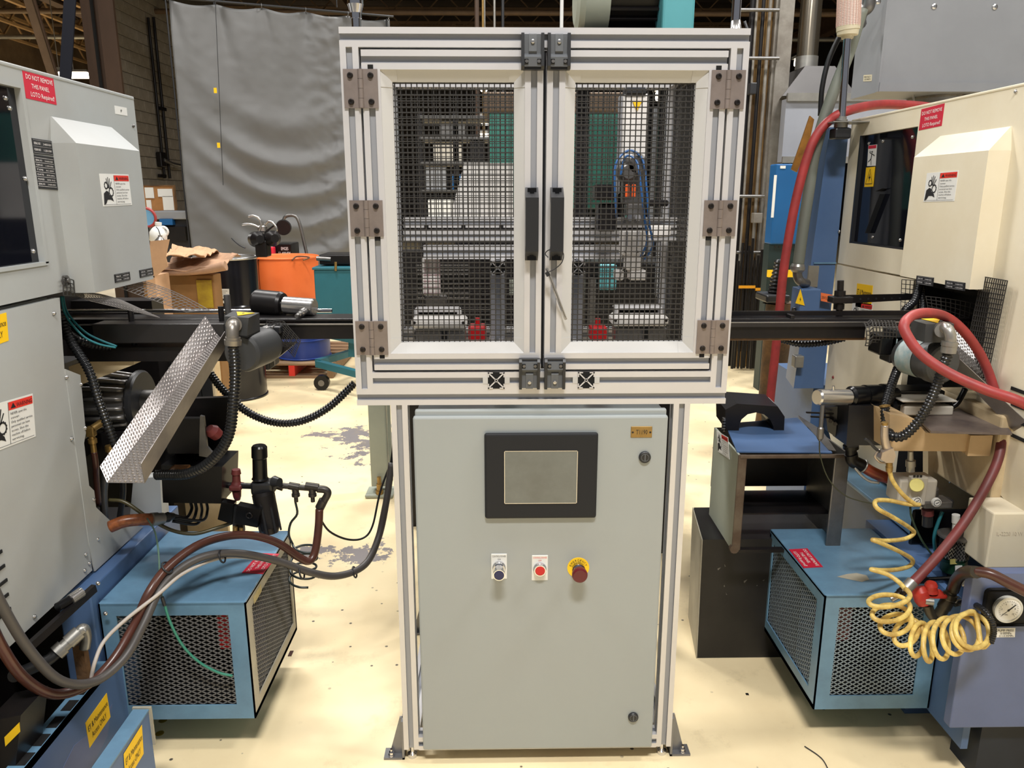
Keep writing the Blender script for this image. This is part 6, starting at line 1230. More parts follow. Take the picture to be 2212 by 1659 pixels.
c = rr(2021, 1084, 1.974); gg = obj('small_gauge', MB().lathe(c, c+V((0, -.008, 0)), [(0, .013), (1, .012)], 20), M_WHITE, t); F_ = Flat(c+V((-.012, -.0085, .012)), c+V((.012, -.0085, .012)), c+V((-.012, -.0085, -.012)), (0, -1, 0)); mb = MB(); F_.line(mb, .35, .6, .7, .4, .07, .0004); F_.ring(mb, .5, .5, .4, .06, 18, .0004); obj('gauge_marks', mb, M_INK, gg)
obj('lower_ring', MB().cyl(rr(2004, 1100, 2.0), rr(2004, 1112, 2.0), .016, seg=18), M_HOSEM, t); obj('black_knob', MB().cyl(rr(2004, 1112, 2.0), rr(2003, 1136, 2.0), .014, seg=12), M_BLK, t); obj('side_fitting', MB().bevbox(rr(2036, 1098, 1.99), rr(2048, 1072, 2.02), .003), M_BLK, t)
solo('bracket_plate', MB().bevbox(rr(1964, 1178, 2.06), rr(2100, 1098, 2.07), .006), M_BLKG, 'black bracket plate behind the small regulators', 'bracket')
solo('teal_tube', MB().tube([rr(2036, 1105, 2.0), rr(2026, 1130, 2.0), rr(2018, 1160, 2.0), rr(2020, 1190, 2.0)], .005, 8), M_TEALT, 'teal tube hanging from the small grey regulator', 'tube')
solo('dark_green_tube', MB().tube([rr(1966, 1095, 1.98), rr(1970, 1120, 1.97), rr(1990, 1165, 1.95), rr(2018, 1205, 1.95)], .003, 8), mat('deep_green_tube', (40, 56, 40), .4), 'dark green tube running from the yellow dial valve to the filter', 'tube')
t = thing('suction_filter', 'dark green canister with perforated steel ring and white pipe stub', 'filter', rr(2060, 1230, 1.95))
c0, c1 = rr(2060, 1232, 1.95), rr(2060, 1200, 1.95); obj('green_base', MB().lathe(c0, c1, [(0, .030), (.1, .034), (.8, .034), (1, .038)], 28), M_GRND, t)
c2 = rr(2062, 1158, 1.95); obj('perforated_ring', MB().lathe(c1, c2, [(0, .036), (1, .036)], 28), M_DARK, t); mb = MB(); N = 26
for j in range(5):
    for i in range(N):
        a = 2*math.pi*i/N; b = 2*math.pi*(i+.5)/N; c_ = 2*math.pi*(i+1)/N; z0_ = c1.z+(c2.z-c1.z)*j/5; z1_ = c1.z+(c2.z-c1.z)*(j+1)/5
        P = lambda an, z: V((c1.x+math.cos(an)*.037, 1.95+math.sin(an)*.037, z))
        for p_, q_ in ((P(a, z0_), P(b, z1_)), (P(b, z1_), P(c_, z0_))): mb.bar(p_, q_, .0022, .0015)
obj('mesh_wrap', mb, M_GALV, t, None, 'stuff', False); obj('filter_lid', MB().lathe(c2, c2+V((0, 0, .008)), [(0, .044), (.6, .044), (1, .036)], 28), M_STEELD, t)
mb = MB(); mb.cyl(c2, rr(2064, 1130, 1.95), .008, seg=12); mb.lathe(rr(2064, 1145, 1.95), rr(2065, 1112, 1.95), [(0, .008), (.5, .008), (.5, .0105), (1, .0105)], 12); obj('pipe_stub', mb, M_WHITE, t)
F_ = Flat(rr(2052, 1208, 1.915), rr(2082, 1206, 1.92), rr(2052, 1219, 1.915), (0, -1, 0)); obj('yellow_label', F_.slab(.001), M_YDIAL, t); F_ = Flat(rr(2063, 1222, 1.914), rr(2078, 1221, 1.917), rr(2063, 1233, 1.914), (0, -1, 0)); obj('white_label', F_.slab(.001), M_WHITE, t)
obj('bottom_drain', MB().lathe(c0, rr(2058, 1250, 1.95), [(0, .02), (1, .014)], 14), M_BLK, t)
# red valve and pipe elbow
t = thing('red_shutoff_valve', 'red shut off valve with elbows in front of the right chiller top', 'valve', rr(2000, 1310, 1.78))
v = lambda x, y, Y=1.78: rr(x, y, Y)
obj('bonnet', MB().lathe(v(2012, 1258), v(2010, 1278), [(0, .012), (.3, .016), (.7, .016), (1, .019)], 12), M_RED if 0 else mat('worn_red_casting', (188, 52, 38), .45, var=.5, scale=30), t)
MR = bpy.data.materials['worn_red_casting']; obj('bonnet_flange', MB().bevbox(v(1996, 1292, 1.762), v(2030, 1274, 1.80), .004), MR, t); mb = MB(); mb.lathe(v(1984, 1268, 1.79), v(1998, 1308, 1.77), [(0, .016), (.3, .021), (.7, .021), (1, .015)], 10); obj('valve_body', mb, MR, t); obj('silver_collar', MB().cyl(v(1998, 1298, 1.765), v(2016, 1300, 1.76), .010, seg=8), M_GALV, t)
t = thing('pipe_elbow_assembly', 'dark threaded pipe elbows joining the red valve to the brown hose', 'pipe', v(2030, 1340))
mb = MB(); mb.tube([v(2003, 1305), v(2010, 1325), v(2022, 1336), v(2033, 1325), v(2045, 1302)], .0125, 12); mb.lathe(v(2028, 1330), v(2048, 1296), [(0, .015), (.5, .015), (.5, .017), (1, .017)], 12); obj('lower_elbow', mb, mat('oily_pipe', (84, 78, 66), .35, .6, var=.4, scale=20), t)
MP = bpy.data.materials['oily_pipe']; mb = MB(); mb.lathe(v(2046, 1300), v(2062, 1262), [(0, .013), (.2, .018), (.45, .018), (.45, .014), (1, .014)], 12); mb.tube([v(2058, 1275), v(2068, 1250, 1.74), v(2085, 1236, 1.68), v(2110, 1236, 1.63)], .0145, 12); obj('upper_elbow', mb, MP, t)
obj('tee_cock', MB().lathe(v(2078, 1262, 1.77), v(2088, 1258, 1.765), [(0, .009), (1, .012)], 8), M_GALV, t); obj('side_nut', MB().lathe(v(2060, 1304), v(2076, 1300), [(0, .009), (1, .008)], 8), MP, t)
hose('brown_hose', 'brown pipe hose leaving the elbow to the right edge above the gauge', [v(2105, 1234, 1.64), v(2140, 1240, 1.62), v(2180, 1260, 1.6), v(2230, 1285, 1.58)], .0125, M_HOSEB)
solo('spring_guard_hose', MB().corr([v(2074, 1303, 1.77), v(2095, 1302, 1.70), v(2125, 1318, 1.62), v(2143, 1345, 1.60), v(2146, 1368, 1.60), v(2140, 1388, 1.60)], .0075, .006, 10), M_COND, 'black spring guarded hose linking the pipe elbow to the yellow coil end', 'hose')
# red hoses
t = thing('red_air_hose', 'red rubber air hose looping round the right motor and down to its coupler', 'hose', v(2100, 900, 1.9))
hp = [v(2240, 885, 1.66), v(2190, 862, 1.68), v(2130, 842, 1.72), v(2050, 806, 1.77), v(1990, 765, 1.81), v(1958, 722, 1.84), v(1954, 698, 1.86), v(1975, 680, 1.9), v(2010, 676, 1.94), v(2050, 688, 1.98), v(2090, 725, 2.0), v(2125, 780, 2.02), v(2150, 850, 2.0), v(2165, 920, 1.96)]
obj('upper_run', MB().tube(hp, .0125, 12), M_HOSER, t); obj('lower_run', MB().tube([hp[-1], v(2158, 985, 1.92), v(2130, 1050, 1.88), v(2085, 1125, 1.84), v(2035, 1190, 1.80), v(1990, 1240, 1.77), v(1958, 1272, 1.755)], .0125, 12), M_HOSEM, t, 'maroon stained lower run')
t = thing('hose_coupler', 'black and silver coupler at the lower end of the red hose', 'coupler', v(1945, 1288))
obj('clamp_sleeve', MB().lathe(v(1972, 1256, 1.762), v(1955, 1274, 1.755), [(0, .0145), (1, .0145)], 14), M_GALV, t); obj('coupler_body', MB().lathe(v(1955, 1273, 1.755), v(1936, 1288, 1.75), [(0, .0115), (.6, .0115), (.6, .0095), (1, .0095)], 8), M_SCREW, t); obj('tip', MB().cyl(v(1936, 1288, 1.75), v(1924, 1294, 1.75), .009, seg=8), M_STEEL, t)
t = thing('tee_handle_rod', 'black horizontal rod between the filter and the pipe elbow', 'rod', v(2040, 1250, 1.9)); obj('rod', MB().cyl(v(1990, 1252, 1.88), v(2075, 1248, 1.88), .006, seg=10), M_BLKG, t); obj('end_block', MB().bevbox(v(1985, 1262, 1.87), v(2000, 1242, 1.89), .003), M_BLKG, t)
# ================================================================ BACKGROUND
b_ = lambda x, y, Y: at(x, y, Y=Y)
# ---- tarpaulin
t = thing('tarpaulin_curtain', 'large grey tarpaulin curtain hanging in folds from a black rod', 'curtain', (-2.1, 8.4, 0))
cx0, cx1 = -3.12, -1.14; zt = 3.30; rows = []; NX, NZ = 110, 120
from mathutils import noise as NZ_
def fold(u, v):     # u across 0..1, v down 0..1
    x = u*2.0; z = v*3.0; s = 0; ph = z+.62*(x-1.0)**2
    for c, w, a in ((1.42, .10, .08), (1.72, .085, .09), (2.02, .09, .075), (2.35, .12, .07), (1.05, .13, .04)):
        s -= a*math.exp(-((ph-c)/w)**2)*min(1, x*1.4)*(.75+.5*NZ_.noise(V((x*1.5, z, c))))
    for k in range(6):      # pleats pulling down and inwards from each hanging ring
        dx = x-k*.4+(.16 if k > 2 else -.12)*z*1.2; s += .03*math.exp(-(dx/(.05+.10*z))**2)*math.exp(-z*1.3)
    s += .035*NZ_.noise(V((x*1.1+3, z*.9, .3)))+.018*NZ_.noise(V((x*2.6, z*1.9+x, 1.7)))
    cr = math.exp(-((x-1.42-.1*math.sin(z*2))**2)*14)
    s += (.016*NZ_.noise(V((x*9, z*12, 5)))+.008*NZ_.noise(V((x*20, z*26, 9))))*(cr+.18)
    s += .05*max(0, v-.62)*abs(math.sin(5*(z*.5-x*.55)+2*NZ_.noise(V((x, z, 8)))))
    return s
for i in range(NZ+1):
    v = i/NZ; row = []
    for j in range(NX+1):
        u = j/NX; sag = .035*abs(math.sin(u*math.pi*5))*(1-v)**6
        row.append(V((cx0+(cx1-cx0)*u+.015*math.sin(v*9+u*20)*.5, 8.0+.8*u+fold(u, v), zt-sag-(zt-.12)*v)))
    rows.append(row)
obj('cloth', MB().sheet(rows, .004, True), M_CURT, t)
obj('curtain_rod', MB().cyl((cx0-.05, 8.0, zt+.02), (cx1+.05, 8.8, zt+.02), .012, seg=8), M_BLK, t)
mb = MB()
for k in range(6): u = k/5; mb.torus((cx0+(cx1-cx0)*u, 8.0+.8*u, zt+.01), (1, .3, 0), .025, .004, 12, 5)
obj('ring', mb, M_STEELD, t, None, 'stuff')
for x in (cx0, cx1): obj('side_rope', MB().cyl((x-.02, 8.0 if x < -2 else 8.8, zt), (x-.02, 8.0 if x < -2 else 8.8, .3), .008, seg=6), M_BLK, t)
for (x, y) in ((472, 198), (479, 315)): p = b_(x, y, 8.0); obj('yellow_tag', MB().box((p.x-.014, 8.0-.09, p.z-.024), (p.x+.014, 8.0-.085, p.z+.024)), M_YEL, t, 'yellow tag')
obj('hanging_cord', MB().cyl(b_(465, 0, 7.92), b_(482, 400, 7.92), .003, seg=6), M_BLK, t)
# hangers up to the roof
for x in (cx0+.3, -1.6): obj('hanger', MB().cyl((x, 8.4, zt+.02), (x, 8.4, 5.5), .006, seg=6), M_BLK, t)
# ---- left column, posts
t = thing('brown_column', 'brown painted steel column behind the grey machine, left of the block wall', 'column', b_(220, 200, 10.8))
a, c = b_(184, 100, 10.8), b_(258, 100, 10.8)
obj('front_flange', MB().box((a.x, 10.8, 0), (a.x+.16, 10.83, 6.9)), M_BROWNC, t); obj('web', MB().box((a.x+.10, 10.83, 0), (a.x+.22, 11.2, 6.9)), M_BROWNC, t); obj('side_flange', MB().box((a.x+.24, 10.75, 0), (c.x, 10.8, 6.9)), M_BROWNC, t)
obj('edge_strip', MB().box((a.x+.17, 10.7, 0), (a.x+.19, 10.75, 6.9)), M_DARK, t)
solo('hanging_strap', MB().bar(b_(152, -10, 9.5), b_(140, 190, 9.5), .13, .02, (0, 1, 0)), mat('navy_black_strap', (18, 22, 36), .6), 'dark navy strap hanging over the grey machine, left of the brown column', 'strap')
t = thing('diagonal_brace', 'brown diagonal roof brace over the grey machine', 'brace', b_(85, 60, 10.5)); obj('brace_bar', MB().bar(b_(52, -30, 10.4), b_(118, 175, 10.6), .10, .05, (0, 1, 0)), M_JOIST, t); obj('brace_edge', MB().bar(b_(66, -30, 10.38), b_(128, 175, 10.58), .015, .03, (0, 1, 0)), M_BROWNC, t)
# extra long joists at left, running into the distance
for k, (x, z) in enumerate(((-7.4, 5.2), (-8.6, 5.3), (-10.0, 5.4), (-11.6, 5.5), (-13.0, 5.6))):
    MJ2 = bpy.data.materials.get('gold_lit_truss') or mat('gold_lit_truss', (168, 134, 92), .6, var=.4, scale=3)  # joist brown lightened to gold, the lit roof put into the colour
    t = thing('left_roof_truss', ['nearest', 'second', 'third', 'fourth', 'outermost'][k]+' brown truss running away over the grey machine', 'truss', (x, 10, z))
    obj('top_chord', MB().box((x-.05, 9.5, z+.5), (x+.05, 29, z+.58)), MJ2, t); obj('bottom_chord', MB().box((x-.05, 9.5, z-.03), (x+.05, 29, z+.03)), MJ2, t); mb = MB()
    for i in range(18): y = 9.5+i*1.05; mb.bar((x, y, z), (x, y+.52, z+.5), .04, .04); mb.bar((x, y+.52, z+.5), (x, y+1.05, z), .04, .04)
    obj('web', mb, MJ2, t)
# wall pipes with valve
t = thing('gas_pipe_run', 'pair of black vertical pipes with valves on the concrete block wall', 'pipe', (XW+.06, 14, 0))
w = lambda x, y: at(x, y, X=XW+.06)
for x0, x1 in ((324, 352), (337, 362)):
    a, c = w(x0, 40), w(x1, 385); a.y = c.y = (a.y+c.y)/2; obj('pipe', MB().cyl(a, c, .028, seg=8), M_BLKM, t)
p = w(348, 345); obj('valve_body', MB().bevbox(p-V((.04, .12, .14)), p+V((.06, .12, .14)), .02), M_BLKM, t); obj('valve_arm', MB().tube([p+V((.05, 0, 0)), p+V((.08, .3, -.06)), p+V((.08, .7, -.08))], .035, 8), M_STEELD, t); 
for y in (235, 380): p = w(350, y); obj('bracket', MB().box(p-V((.02, .14, .03)), p+V((.03, .14, .03))), M_BLKM, t)
# notice board and shelf by the wall
t = thing('notice_board', 'cork notice board with pinned papers beside the block wall', 'board', b_(343, 455, 9.0))
a, c = b_(314, 455, 9.0), b_(374, 402, 9.0); obj('cork', MB().box((a.x, 9.0, a.z), (c.x, 9.02, c.z)), mat('cork', (172, 122, 72), .8, var=.3, scale=20), t)
mb = MB(); W_ = .012; mb.box((a.x-W_, 8.99, a.z-W_), (c.x+W_, 9.03, a.z)); mb.box((a.x-W_, 8.99, c.z), (c.x+W_, 9.03, c.z+W_)); mb.box((a.x-W_, 8.99, a.z), (a.x, 9.03, c.z)); mb.box((c.x, 8.99, a.z), (c.x+W_, 9.03, c.z)); obj('frame', mb, M_RUST, t)
for (x0, y0, x1, y1) in ((315, 405, 331, 428), (342, 408, 372, 425), (354, 424, 374, 454), (318, 432, 326, 452)): p, q_ = b_(x0, y1, 8.995), b_(x1, y0, 8.995); obj('paper', MB().box((p.x, 8.99, p.z), (q_.x, 8.998, q_.z)), M_WHITE, t)
for px in (320, 370): p = b_(px, 455, 9.02); obj('leg', MB().box((p.x-.02, 9.02, 0), (p.x+.02, 9.06, p.z)), M_STEELD, t)
t = thing('grey_work_shelf', 'grey steel workbench shelf with dark items below the notice board', 'shelf', b_(365, 475, 8.2))
a, c = b_(320, 474, 8.2), b_(402, 456, 8.2); obj('shelf_top', MB().bevbox((a.x, 8.2, a.z), (c.x, 8.6, c.z), .01), M_GBOX, t); obj('cabinet_body', MB().box((a.x+.03, 8.25, 0), (c.x-.02, 8.6, a.z)), mat('dark_bench', (44, 44, 48), .6, var=.6, scale=5), t)
p, q_ = b_(345, 486, 8.18), b_(372, 473, 8.18); obj('blue_drawer', MB().box((p.x, 8.18, p.z), (q_.x, 8.25, q_.z)), M_CBLUE, t); p, q_ = b_(328, 520, 8.18), b_(398, 490, 8.18); obj('wire_basket', MB().box((p.x, 8.2, p.z), (q_.x, 8.25, q_.z)), M_BLKM, t)
p, q_ = b_(398, 350, 8.6), b_(403, 480, 8.6); obj('upright', MB().box((p.x, 8.6, 0), (q_.x+.02, 8.64, p.z)), M_BLKM, t)
# jug, bottle, red lamp ring
t = thing('milk_jug', 'translucent white plastic jug behind the kraft paper stack', 'jug', b_(344, 520, 5.0)); p = b_(342, 522, 5.0)
obj('jug_body', MB().lathe(p, b_(342, 486, 5.0), [(0, .045), (.05, .052), (.55, .052), (.8, .035), (.93, .018), (1, .018)], 16, False), M_WHITE, t); obj('jug_cap', MB().cyl(b_(342, 487, 5.0), b_(342, 480, 5.0), .02, seg=14), M_WHITE, t); obj('handle', MB().torus(b_(353, 500, 5.0), (0, 1, 0), .028, .008, 14, 6), M_WHITE, t)
t = thing('oil_can', 'steel oil can with thin black spout in front of the jug', 'can', b_(346, 522, 4.9)); obj('can_body', MB().lathe(b_(346, 530, 4.9), b_(346, 508, 4.9), [(0, .035), (.4, .035), (.85, .012), (1, .012)], 16), M_STEEL, t); obj('spout', MB().tube([b_(346, 508, 4.9), b_(342, 496, 4.9), b_(337, 490, 4.9)], .003, 6), M_BLK, t)
t = thing('round_gauge_lamp', 'red rimmed pale blue disc on a dark stand beside the grey hood edge', 'gauge', b_(316, 470, 5.6)); p = b_(316, 470, 5.6); obj('red_hoop', MB().torus(p, (0, 1, .1), .065, .010, 20, 8), M_HOSER, t); obj('blue_disc', MB().cyl(p+V((0, .01, 0)), p+V((0, .03, 0)), .058, seg=20), mat('pale_blue_disc', (120, 180, 224), .5), t); obj('stand', MB().cyl(p-V((0, 0, .07)), V((p.x, p.y, 0)), .012, seg=8), M_BLKM, t)
# kraft paper pile on crate
t = thing('wooden_crate', 'brown plywood crate with yellow stains under the kraft paper', 'crate', b_(410, 700, 4.9))
a, c = b_(352, 690, 4.8), b_(461, 594, 4.8); obj('crate_body', MB().bevbox((a.x-.1, 4.8, .12), (c.x, 4.93, c.z), .006), mat('stained_plywood', (140, 100, 56), .65, var=.6, scale=4, col2=(112, 82, 40)), t)
mb = MB(); p, q_ = b_(430, 665, 4.795), b_(456, 605, 4.795); mb.box((p.x, 4.79, p.z), (q_.x, 4.80, q_.z)); obj('yellow_stain_panel', mb, mat('yellow_stained_board', (170, 146, 30), .5, var=.7, scale=9, col2=(126, 96, 30)), t)
for xx in (a.x, (a.x+c.x)/2, c.x-.1): obj('crate_skid', MB().box((xx-.04, 4.8, 0), (xx+.05, 4.93, .12)), M_WOOD, t)
obj('front_panel', MB().box((c.x-.18, 4.78, .14), (c.x-.01, 4.80, .60)), M_CREAM2, t)
def crumple(nm, lab, C, th, m, amp=.012, n=14):
    A, B, D, E_ = map(V, C); rows = []
    for i in range(n+1):
        v = i/n; row = []
        for j in range(n+1):
            u = j/n; p = (A*(1-u)+B*u)*(1-v)+(E_*(1-u)+D*u)*v; row.append(p+V((0, 0, amp*math.sin(9*u+3*math.sin(7*v))+amp*.7*math.sin(13*v+5*u*u)+random.uniform(-.3, .3)*amp)))
        rows.append(row)
    return solo(nm, MB().sheet(rows, th), m, lab, 'paper')
crumple('kraft_paper_sheet', 'crumpled kraft paper sheet lying on top of the pile', [b_(358, 556, 4.7), b_(440, 552, 4.7), b_(475, 543, 5.3), b_(372, 532, 5.3)], .004, M_CARD, .012)
crumple('kraft_paper_sheet', 'dark oily lower kraft paper sheet with curled right end', [b_(335, 590, 4.7), b_(470, 580, 4.7), b_(520, 548, 5.3), b_(372, 560, 5.3)], .006, M_PAPER, .012)
solo('paper_roll', MB().tube([b_(340, 590, 4.72), b_(400, 588, 4.72), b_(450, 582, 4.72), b_(488, 574, 4.72)], .028, 14, rf=lambda i, r: r*(.55+.02*i)), M_PAPER, 'rolled dark edge of the kraft paper pile', 'paper')
t = thing('cardboard_flap', 'upright cardboard flap between the grey hood and the kraft paper', 'cardboard', b_(345, 590, 4.5)); mb = MB(); mb.prism([b_(324, 521, 4.5), b_(366, 517, 4.5), b_(358, 555, 4.5), b_(363, 575, 4.5), b_(333, 600, 4.5), b_(322, 590, 4.5)], (0, .006, 0)); obj('flap', mb, M_CARD, t); obj('carton', MB().box((b_(315, 600, 4.5).x, 4.5, 0), (b_(334, 600, 4.5).x, 4.7, b_(322, 596, 4.5).z)), M_CARD, t)
# drums
def drum(nm, lab, px0, px1, Y, z0, z1, m, hoops=(.33, .66), open_=False, lid=None):
    yc = Y; a = b_(px0, 600, Y).x; c = b_(px1, 600, Y).x; r = (c-a)/2; x = (a+c)/2; t = thing(nm, lab, 'drum', (x, yc, z0)); H_ = z1-z0
    prof = [(0, r)]
    for h in hoops: prof += [(h-.02, r), (h-.01, r*1.025), (h+.01, r*1.025), (h+.02, r)]
    prof += [(1, r)]
    obj('shell', MB().lathe((x, yc, z0), (x, yc, z1), prof, 40, cap=not open_), m, t)
    obj('rim', MB().torus((x, yc, z1), (0, 0, 1), r, .010, 40, 8), m if lid is None else lid, t); obj('rim', MB().torus((x, yc, z0+.01), (0, 0, 1), r, .008, 40, 8), m, t)
    return t, x, r
pt = thing('wooden_pallet', 'weathered wooden pallet with red blocks under the drums', 'pallet', b_(600, 810, 6.6))
a, c = b_(470, 800, 6.35), b_(722, 800, 6.35); pz = .13
for k in range(7): y = 6.3+k*.15; obj('plank', MB().bevbox((a.x, y, pz-.02), (c.x, y+.10, pz), .003, 1), M_WOOD, pt)
for k, xx in enumerate((a.x, (a.x+c.x)/2+.12, c.x-.05)): obj('runner', MB().box((xx, 6.3, .02), (xx+.05, 7.3, pz-.02)), M_REDH if k == 1 else M_WOOD, pt, 'red painted runner' if k == 1 else None)
for y in (6.3, 7.2): obj('plank', MB().box((a.x, y, 0), (c.x, y+.1, .02)), M_WOOD, pt)
drum('oil_drum', 'orange steel drum with open rim on the wooden pallet', 547, 688, 6.95, pz, .96, M_ORANGE, (.36, .40))
solo('drum_lever', MB().tube([b_(631, 562, 6.66), b_(642, 554, 6.72), b_(668, 556, 6.72), b_(655, 562, 6.66)], .006, 8), M_RUST, 'rusty wire bail lying on the orange drum rim', 'wire')
drum('oil_drum', 'short blue drum in front of the orange one on the pallet', 590, 704, 6.60, pz, .46, M_BLUEDR, (.5,))
dk, dx, dr_ = drum('oil_drum', 'black steel drum with bright lid ring and white label', 424, 556, 5.75, 0, 1.045, M_BLKDR, (.33, .66), lid=M_STEEL)
obj('lid', MB().cyl((dx, 5.75, 1.035), (dx, 5.75, 1.046), dr_*.97, seg=36), M_GALV, dk)
F_ = Flat(b_(458, 624, 5.75-dr_-.004), b_(495, 624, 5.75-dr_-.004), b_(459, 655, 5.75-dr_-.004), (0, -1, 0)); s_ = obj('paper_label', F_.slab(.001), M_WHITE, dk, 'white paper label'); mb = MB()
for i in range(6): F_.line(mb, .1, .15+i*.13, .9-.1*(i % 3), .15+i*.13, .025)
F_.ring(mb, .65, .75, .06, .06, 8); obj('lettering', mb, M_INK, s_)
drum('oil_drum', 'second black drum hidden left behind the labelled black drum', 470, 560, 6.7, 0, .95, M_BLKDR)
# machine parts on the drum lid
t = thing('hand_pump_head', 'black and silver pump head with bent silver handles on the black drum', 'pump', b_(570, 532, 5.9)); k_ = lambda x, y, Y=5.8: b_(x, y, Y)
for x, y in ((556, 517), (588, 515)): obj('pump_disc', MB().lathe(k_(x-8, y, 5.9), k_(x+6, y, 5.72), [(0, .045), (.3, .058), (.7, .058), (1, .03)], 20), M_BLKM, t)
for pts in ([(556, 508), (563, 490), (561, 474), (548, 466), (536, 468)], [(560, 492), (548, 486), (535, 484), (523, 486)], [(572, 486), (580, 478), (590, 482), (597, 492), (597, 500)]): obj('bent_handle', MB().tube([k_(*p) for p in pts], .009, 8), M_STEEL, t)
obj('silver_plate', MB().bevbox(k_(556, 502), k_(578, 486, 5.86), .01), M_STEEL, t); obj('lever', MB().bar(k_(575, 500), k_(594, 486), .012, .012), M_BLKM, t); obj('base', MB().bevbox((k_(556, 536).x, 5.74, 1.046), (k_(580, 522).x, 5.86, k_(600, 518).z), .01), M_BLKM, t); obj('loose_cable', MB().tube([k_(500, 514, 5.7), k_(508, 522, 5.7), k_(518, 530, 5.7), k_(530, 536, 5.7)], .005, 6), M_BLK, t)
t = thing('work_lamp', 'black disc work lamp on a curved grey arm beyond the orange drum', 'lamp', b_(665, 590, 7.6)); l_ = lambda x, y: b_(x, y, 7.6)
obj('lamp_head', MB().lathe(l_(610, 490)+V((0, .06, 0)), l_(614, 492)-V((0, .04, 0)), [(0, .06), (.5, .075), (1, .07)], 20), M_BLKM, t); obj('arm', MB().tube([l_(612, 476), l_(618, 467), l_(636, 466), l_(646, 480), l_(656, 520), l_(665, 560)], .016, 8), M_STEELD, t); obj('stand_post', MB().cyl((l_(665, 560)), V((l_(665, 560).x, 7.6, 0)), .016, seg=8), M_STEELD, t)
t = thing('black_parts_box', 'black box with white lettering behind the drums', 'box', b_(608, 556, 7.3)); p, q_ = b_(591, 560, 7.3), b_(628, 526, 7.3); obj('box_body', MB().bevbox((p.x, 7.3, p.z), (q_.x, 7.6, q_.z), .01), M_BLKG, t)
F_ = Flat(V((p.x, 7.298, q_.z)), V((q_.x, 7.298, q_.z)), V((p.x, 7.298, p.z)), (0, -1, 0)); mb = MB(); F_.text(mb, 'EMGES', .45, .42, .2, .4); F_.text(mb, '51-400HEM', .3, .72, .2, .65); obj('lettering', mb, M_INKW, t)
obj('support', MB().box((p.x, 7.32, 0), (q_.x, 7.6, p.z)), M_BLKM, t)
t = thing('red_parts_box', 'small red box beside the black lettered box', 'box', b_(578, 556, 7.25)); p, q_ = b_(567, 560, 7.2), b_(591, 534, 7.2); obj('box_body', MB().bevbox((p.x, 7.2, p.z), (q_.x-.005, 7.28, q_.z), .008), M_REDS, t); obj('support', MB().box((p.x, 7.21, 0), (q_.x-.01, 7.28, p.z)), M_BLKM, t)
# teal cart
t = thing('teal_cart', 'teal steel cart on casters with a dark machine part on top', 'cart', b_(730, 810, 5.9)); Yt = 5.9; a, c = b_(684, 692, Yt), b_(790, 583, Yt)
obj('box_body', MB().bevbox((a.x, Yt, a.z-.02), (c.x, Yt+.5, c.z), .008), M_TEAL, t); obj('top_ledge', MB().bevbox((a.x-.01, Yt-.01, c.z), (c.x, Yt+.5, c.z+.02), .005), M_TEAL, t)
p, q_ = b_(690, 572, Yt+.1), b_(790, 550, Yt+.1); obj('dark_vice', MB().bevbox((p.x, Yt+.1, c.z+.03), (q_.x, Yt+.4, q_.z), .01), M_BLKM, t); obj('bolt', MB().cyl(b_(725, 585, Yt-.01), b_(725, 566, Yt-.01), .010, seg=8), M_BRASS, t); obj('vice_screw', MB().cyl(b_(684, 558, Yt+.1), b_(715, 560, Yt+.1), .018, seg=10), M_STEELD, t)
fz = b_(760, 785, Yt).z
mb = MB(); mb.bar(b_(686, 783, Yt), b_(775, 757, Yt+.5), .05, .05); mb.bar(b_(686, 785, Yt), b_(790, 812, Yt-.3), .05, .05); obj('base_frame', mb, M_TEAL, t)
mb = MB(); mb.bar(b_(762, 690, Yt+.2), b_(762, 770, Yt+.2), .06, .05, (0, 1, 0)); mb.bar(b_(700, 720, Yt+.1), b_(790, 738, Yt+.1), .05, .06); obj('leg_frame', mb, M_TEAL, t)
p = b_(694, 806, Yt-.0); 
cz = .06; obj('caster', MB().cyl((p.x, Yt-.02, cz), (p.x, Yt+.03, cz), .06, seg=18), M_BLKG, t); obj('caster_hub', MB().cyl((p.x, Yt-.025, cz), (p.x, Yt+.035, cz), .025, seg=12), M_STEELD, t)
obj('caster', MB().cyl((p.x+.75, Yt+.4, cz), (p.x+.75, Yt+.45, cz), .06, seg=18), M_BLKG, t)
# ---- right background: service column with conduits
t = thing('service_column', 'grey steel column with rusty strip and vertical conduits right of the enclosure', 'column', b_(1650, 740, 6.6)); Yc = 6.6
def strip(nm, x0, x1, Y, d, m, z0=0, z1=6.9, lab=None, y=400): p, q_ = b_(x0, y, Y), b_(x1, y, Y); return obj(nm, MB().box((p.x, Y, z0), (q_.x, Y+d, z1)), m, t, lab)
strip('front_flange', 1656, 1686, Yc, .03, M_GALV if 0 else mat('aged_grey_column', (138, 134, 126), .6, var=.6, scale=5, col2=(84, 74, 64))); MG_ = bpy.data.materials['aged_grey_column']
strip('web', 1648, 1656, Yc+.03, .2, MG_); strip('rusty_strip', 1612, 1652, Yc+.09, .03, mat('ochre_rust_board', (176, 138, 80), .7, var=.7, scale=2.2, col2=(80, 58, 42)), 0, 6.9, 'ochre rust stained board')
strip('dark_recess', 1596, 1616, Yc+.12, .03, M_BLKM)
for x, r, m in ((1604, .020, M_BLKM), (1626, .016, M_BLKM), (1640, .014, MG_), (1612, .012, MG_)): p = b_(x, 400, Yc); obj('conduit', MB().cyl((p.x, Yc+.05, .15), (p.x, Yc+.05, 6.5), r, seg=8), m, t)
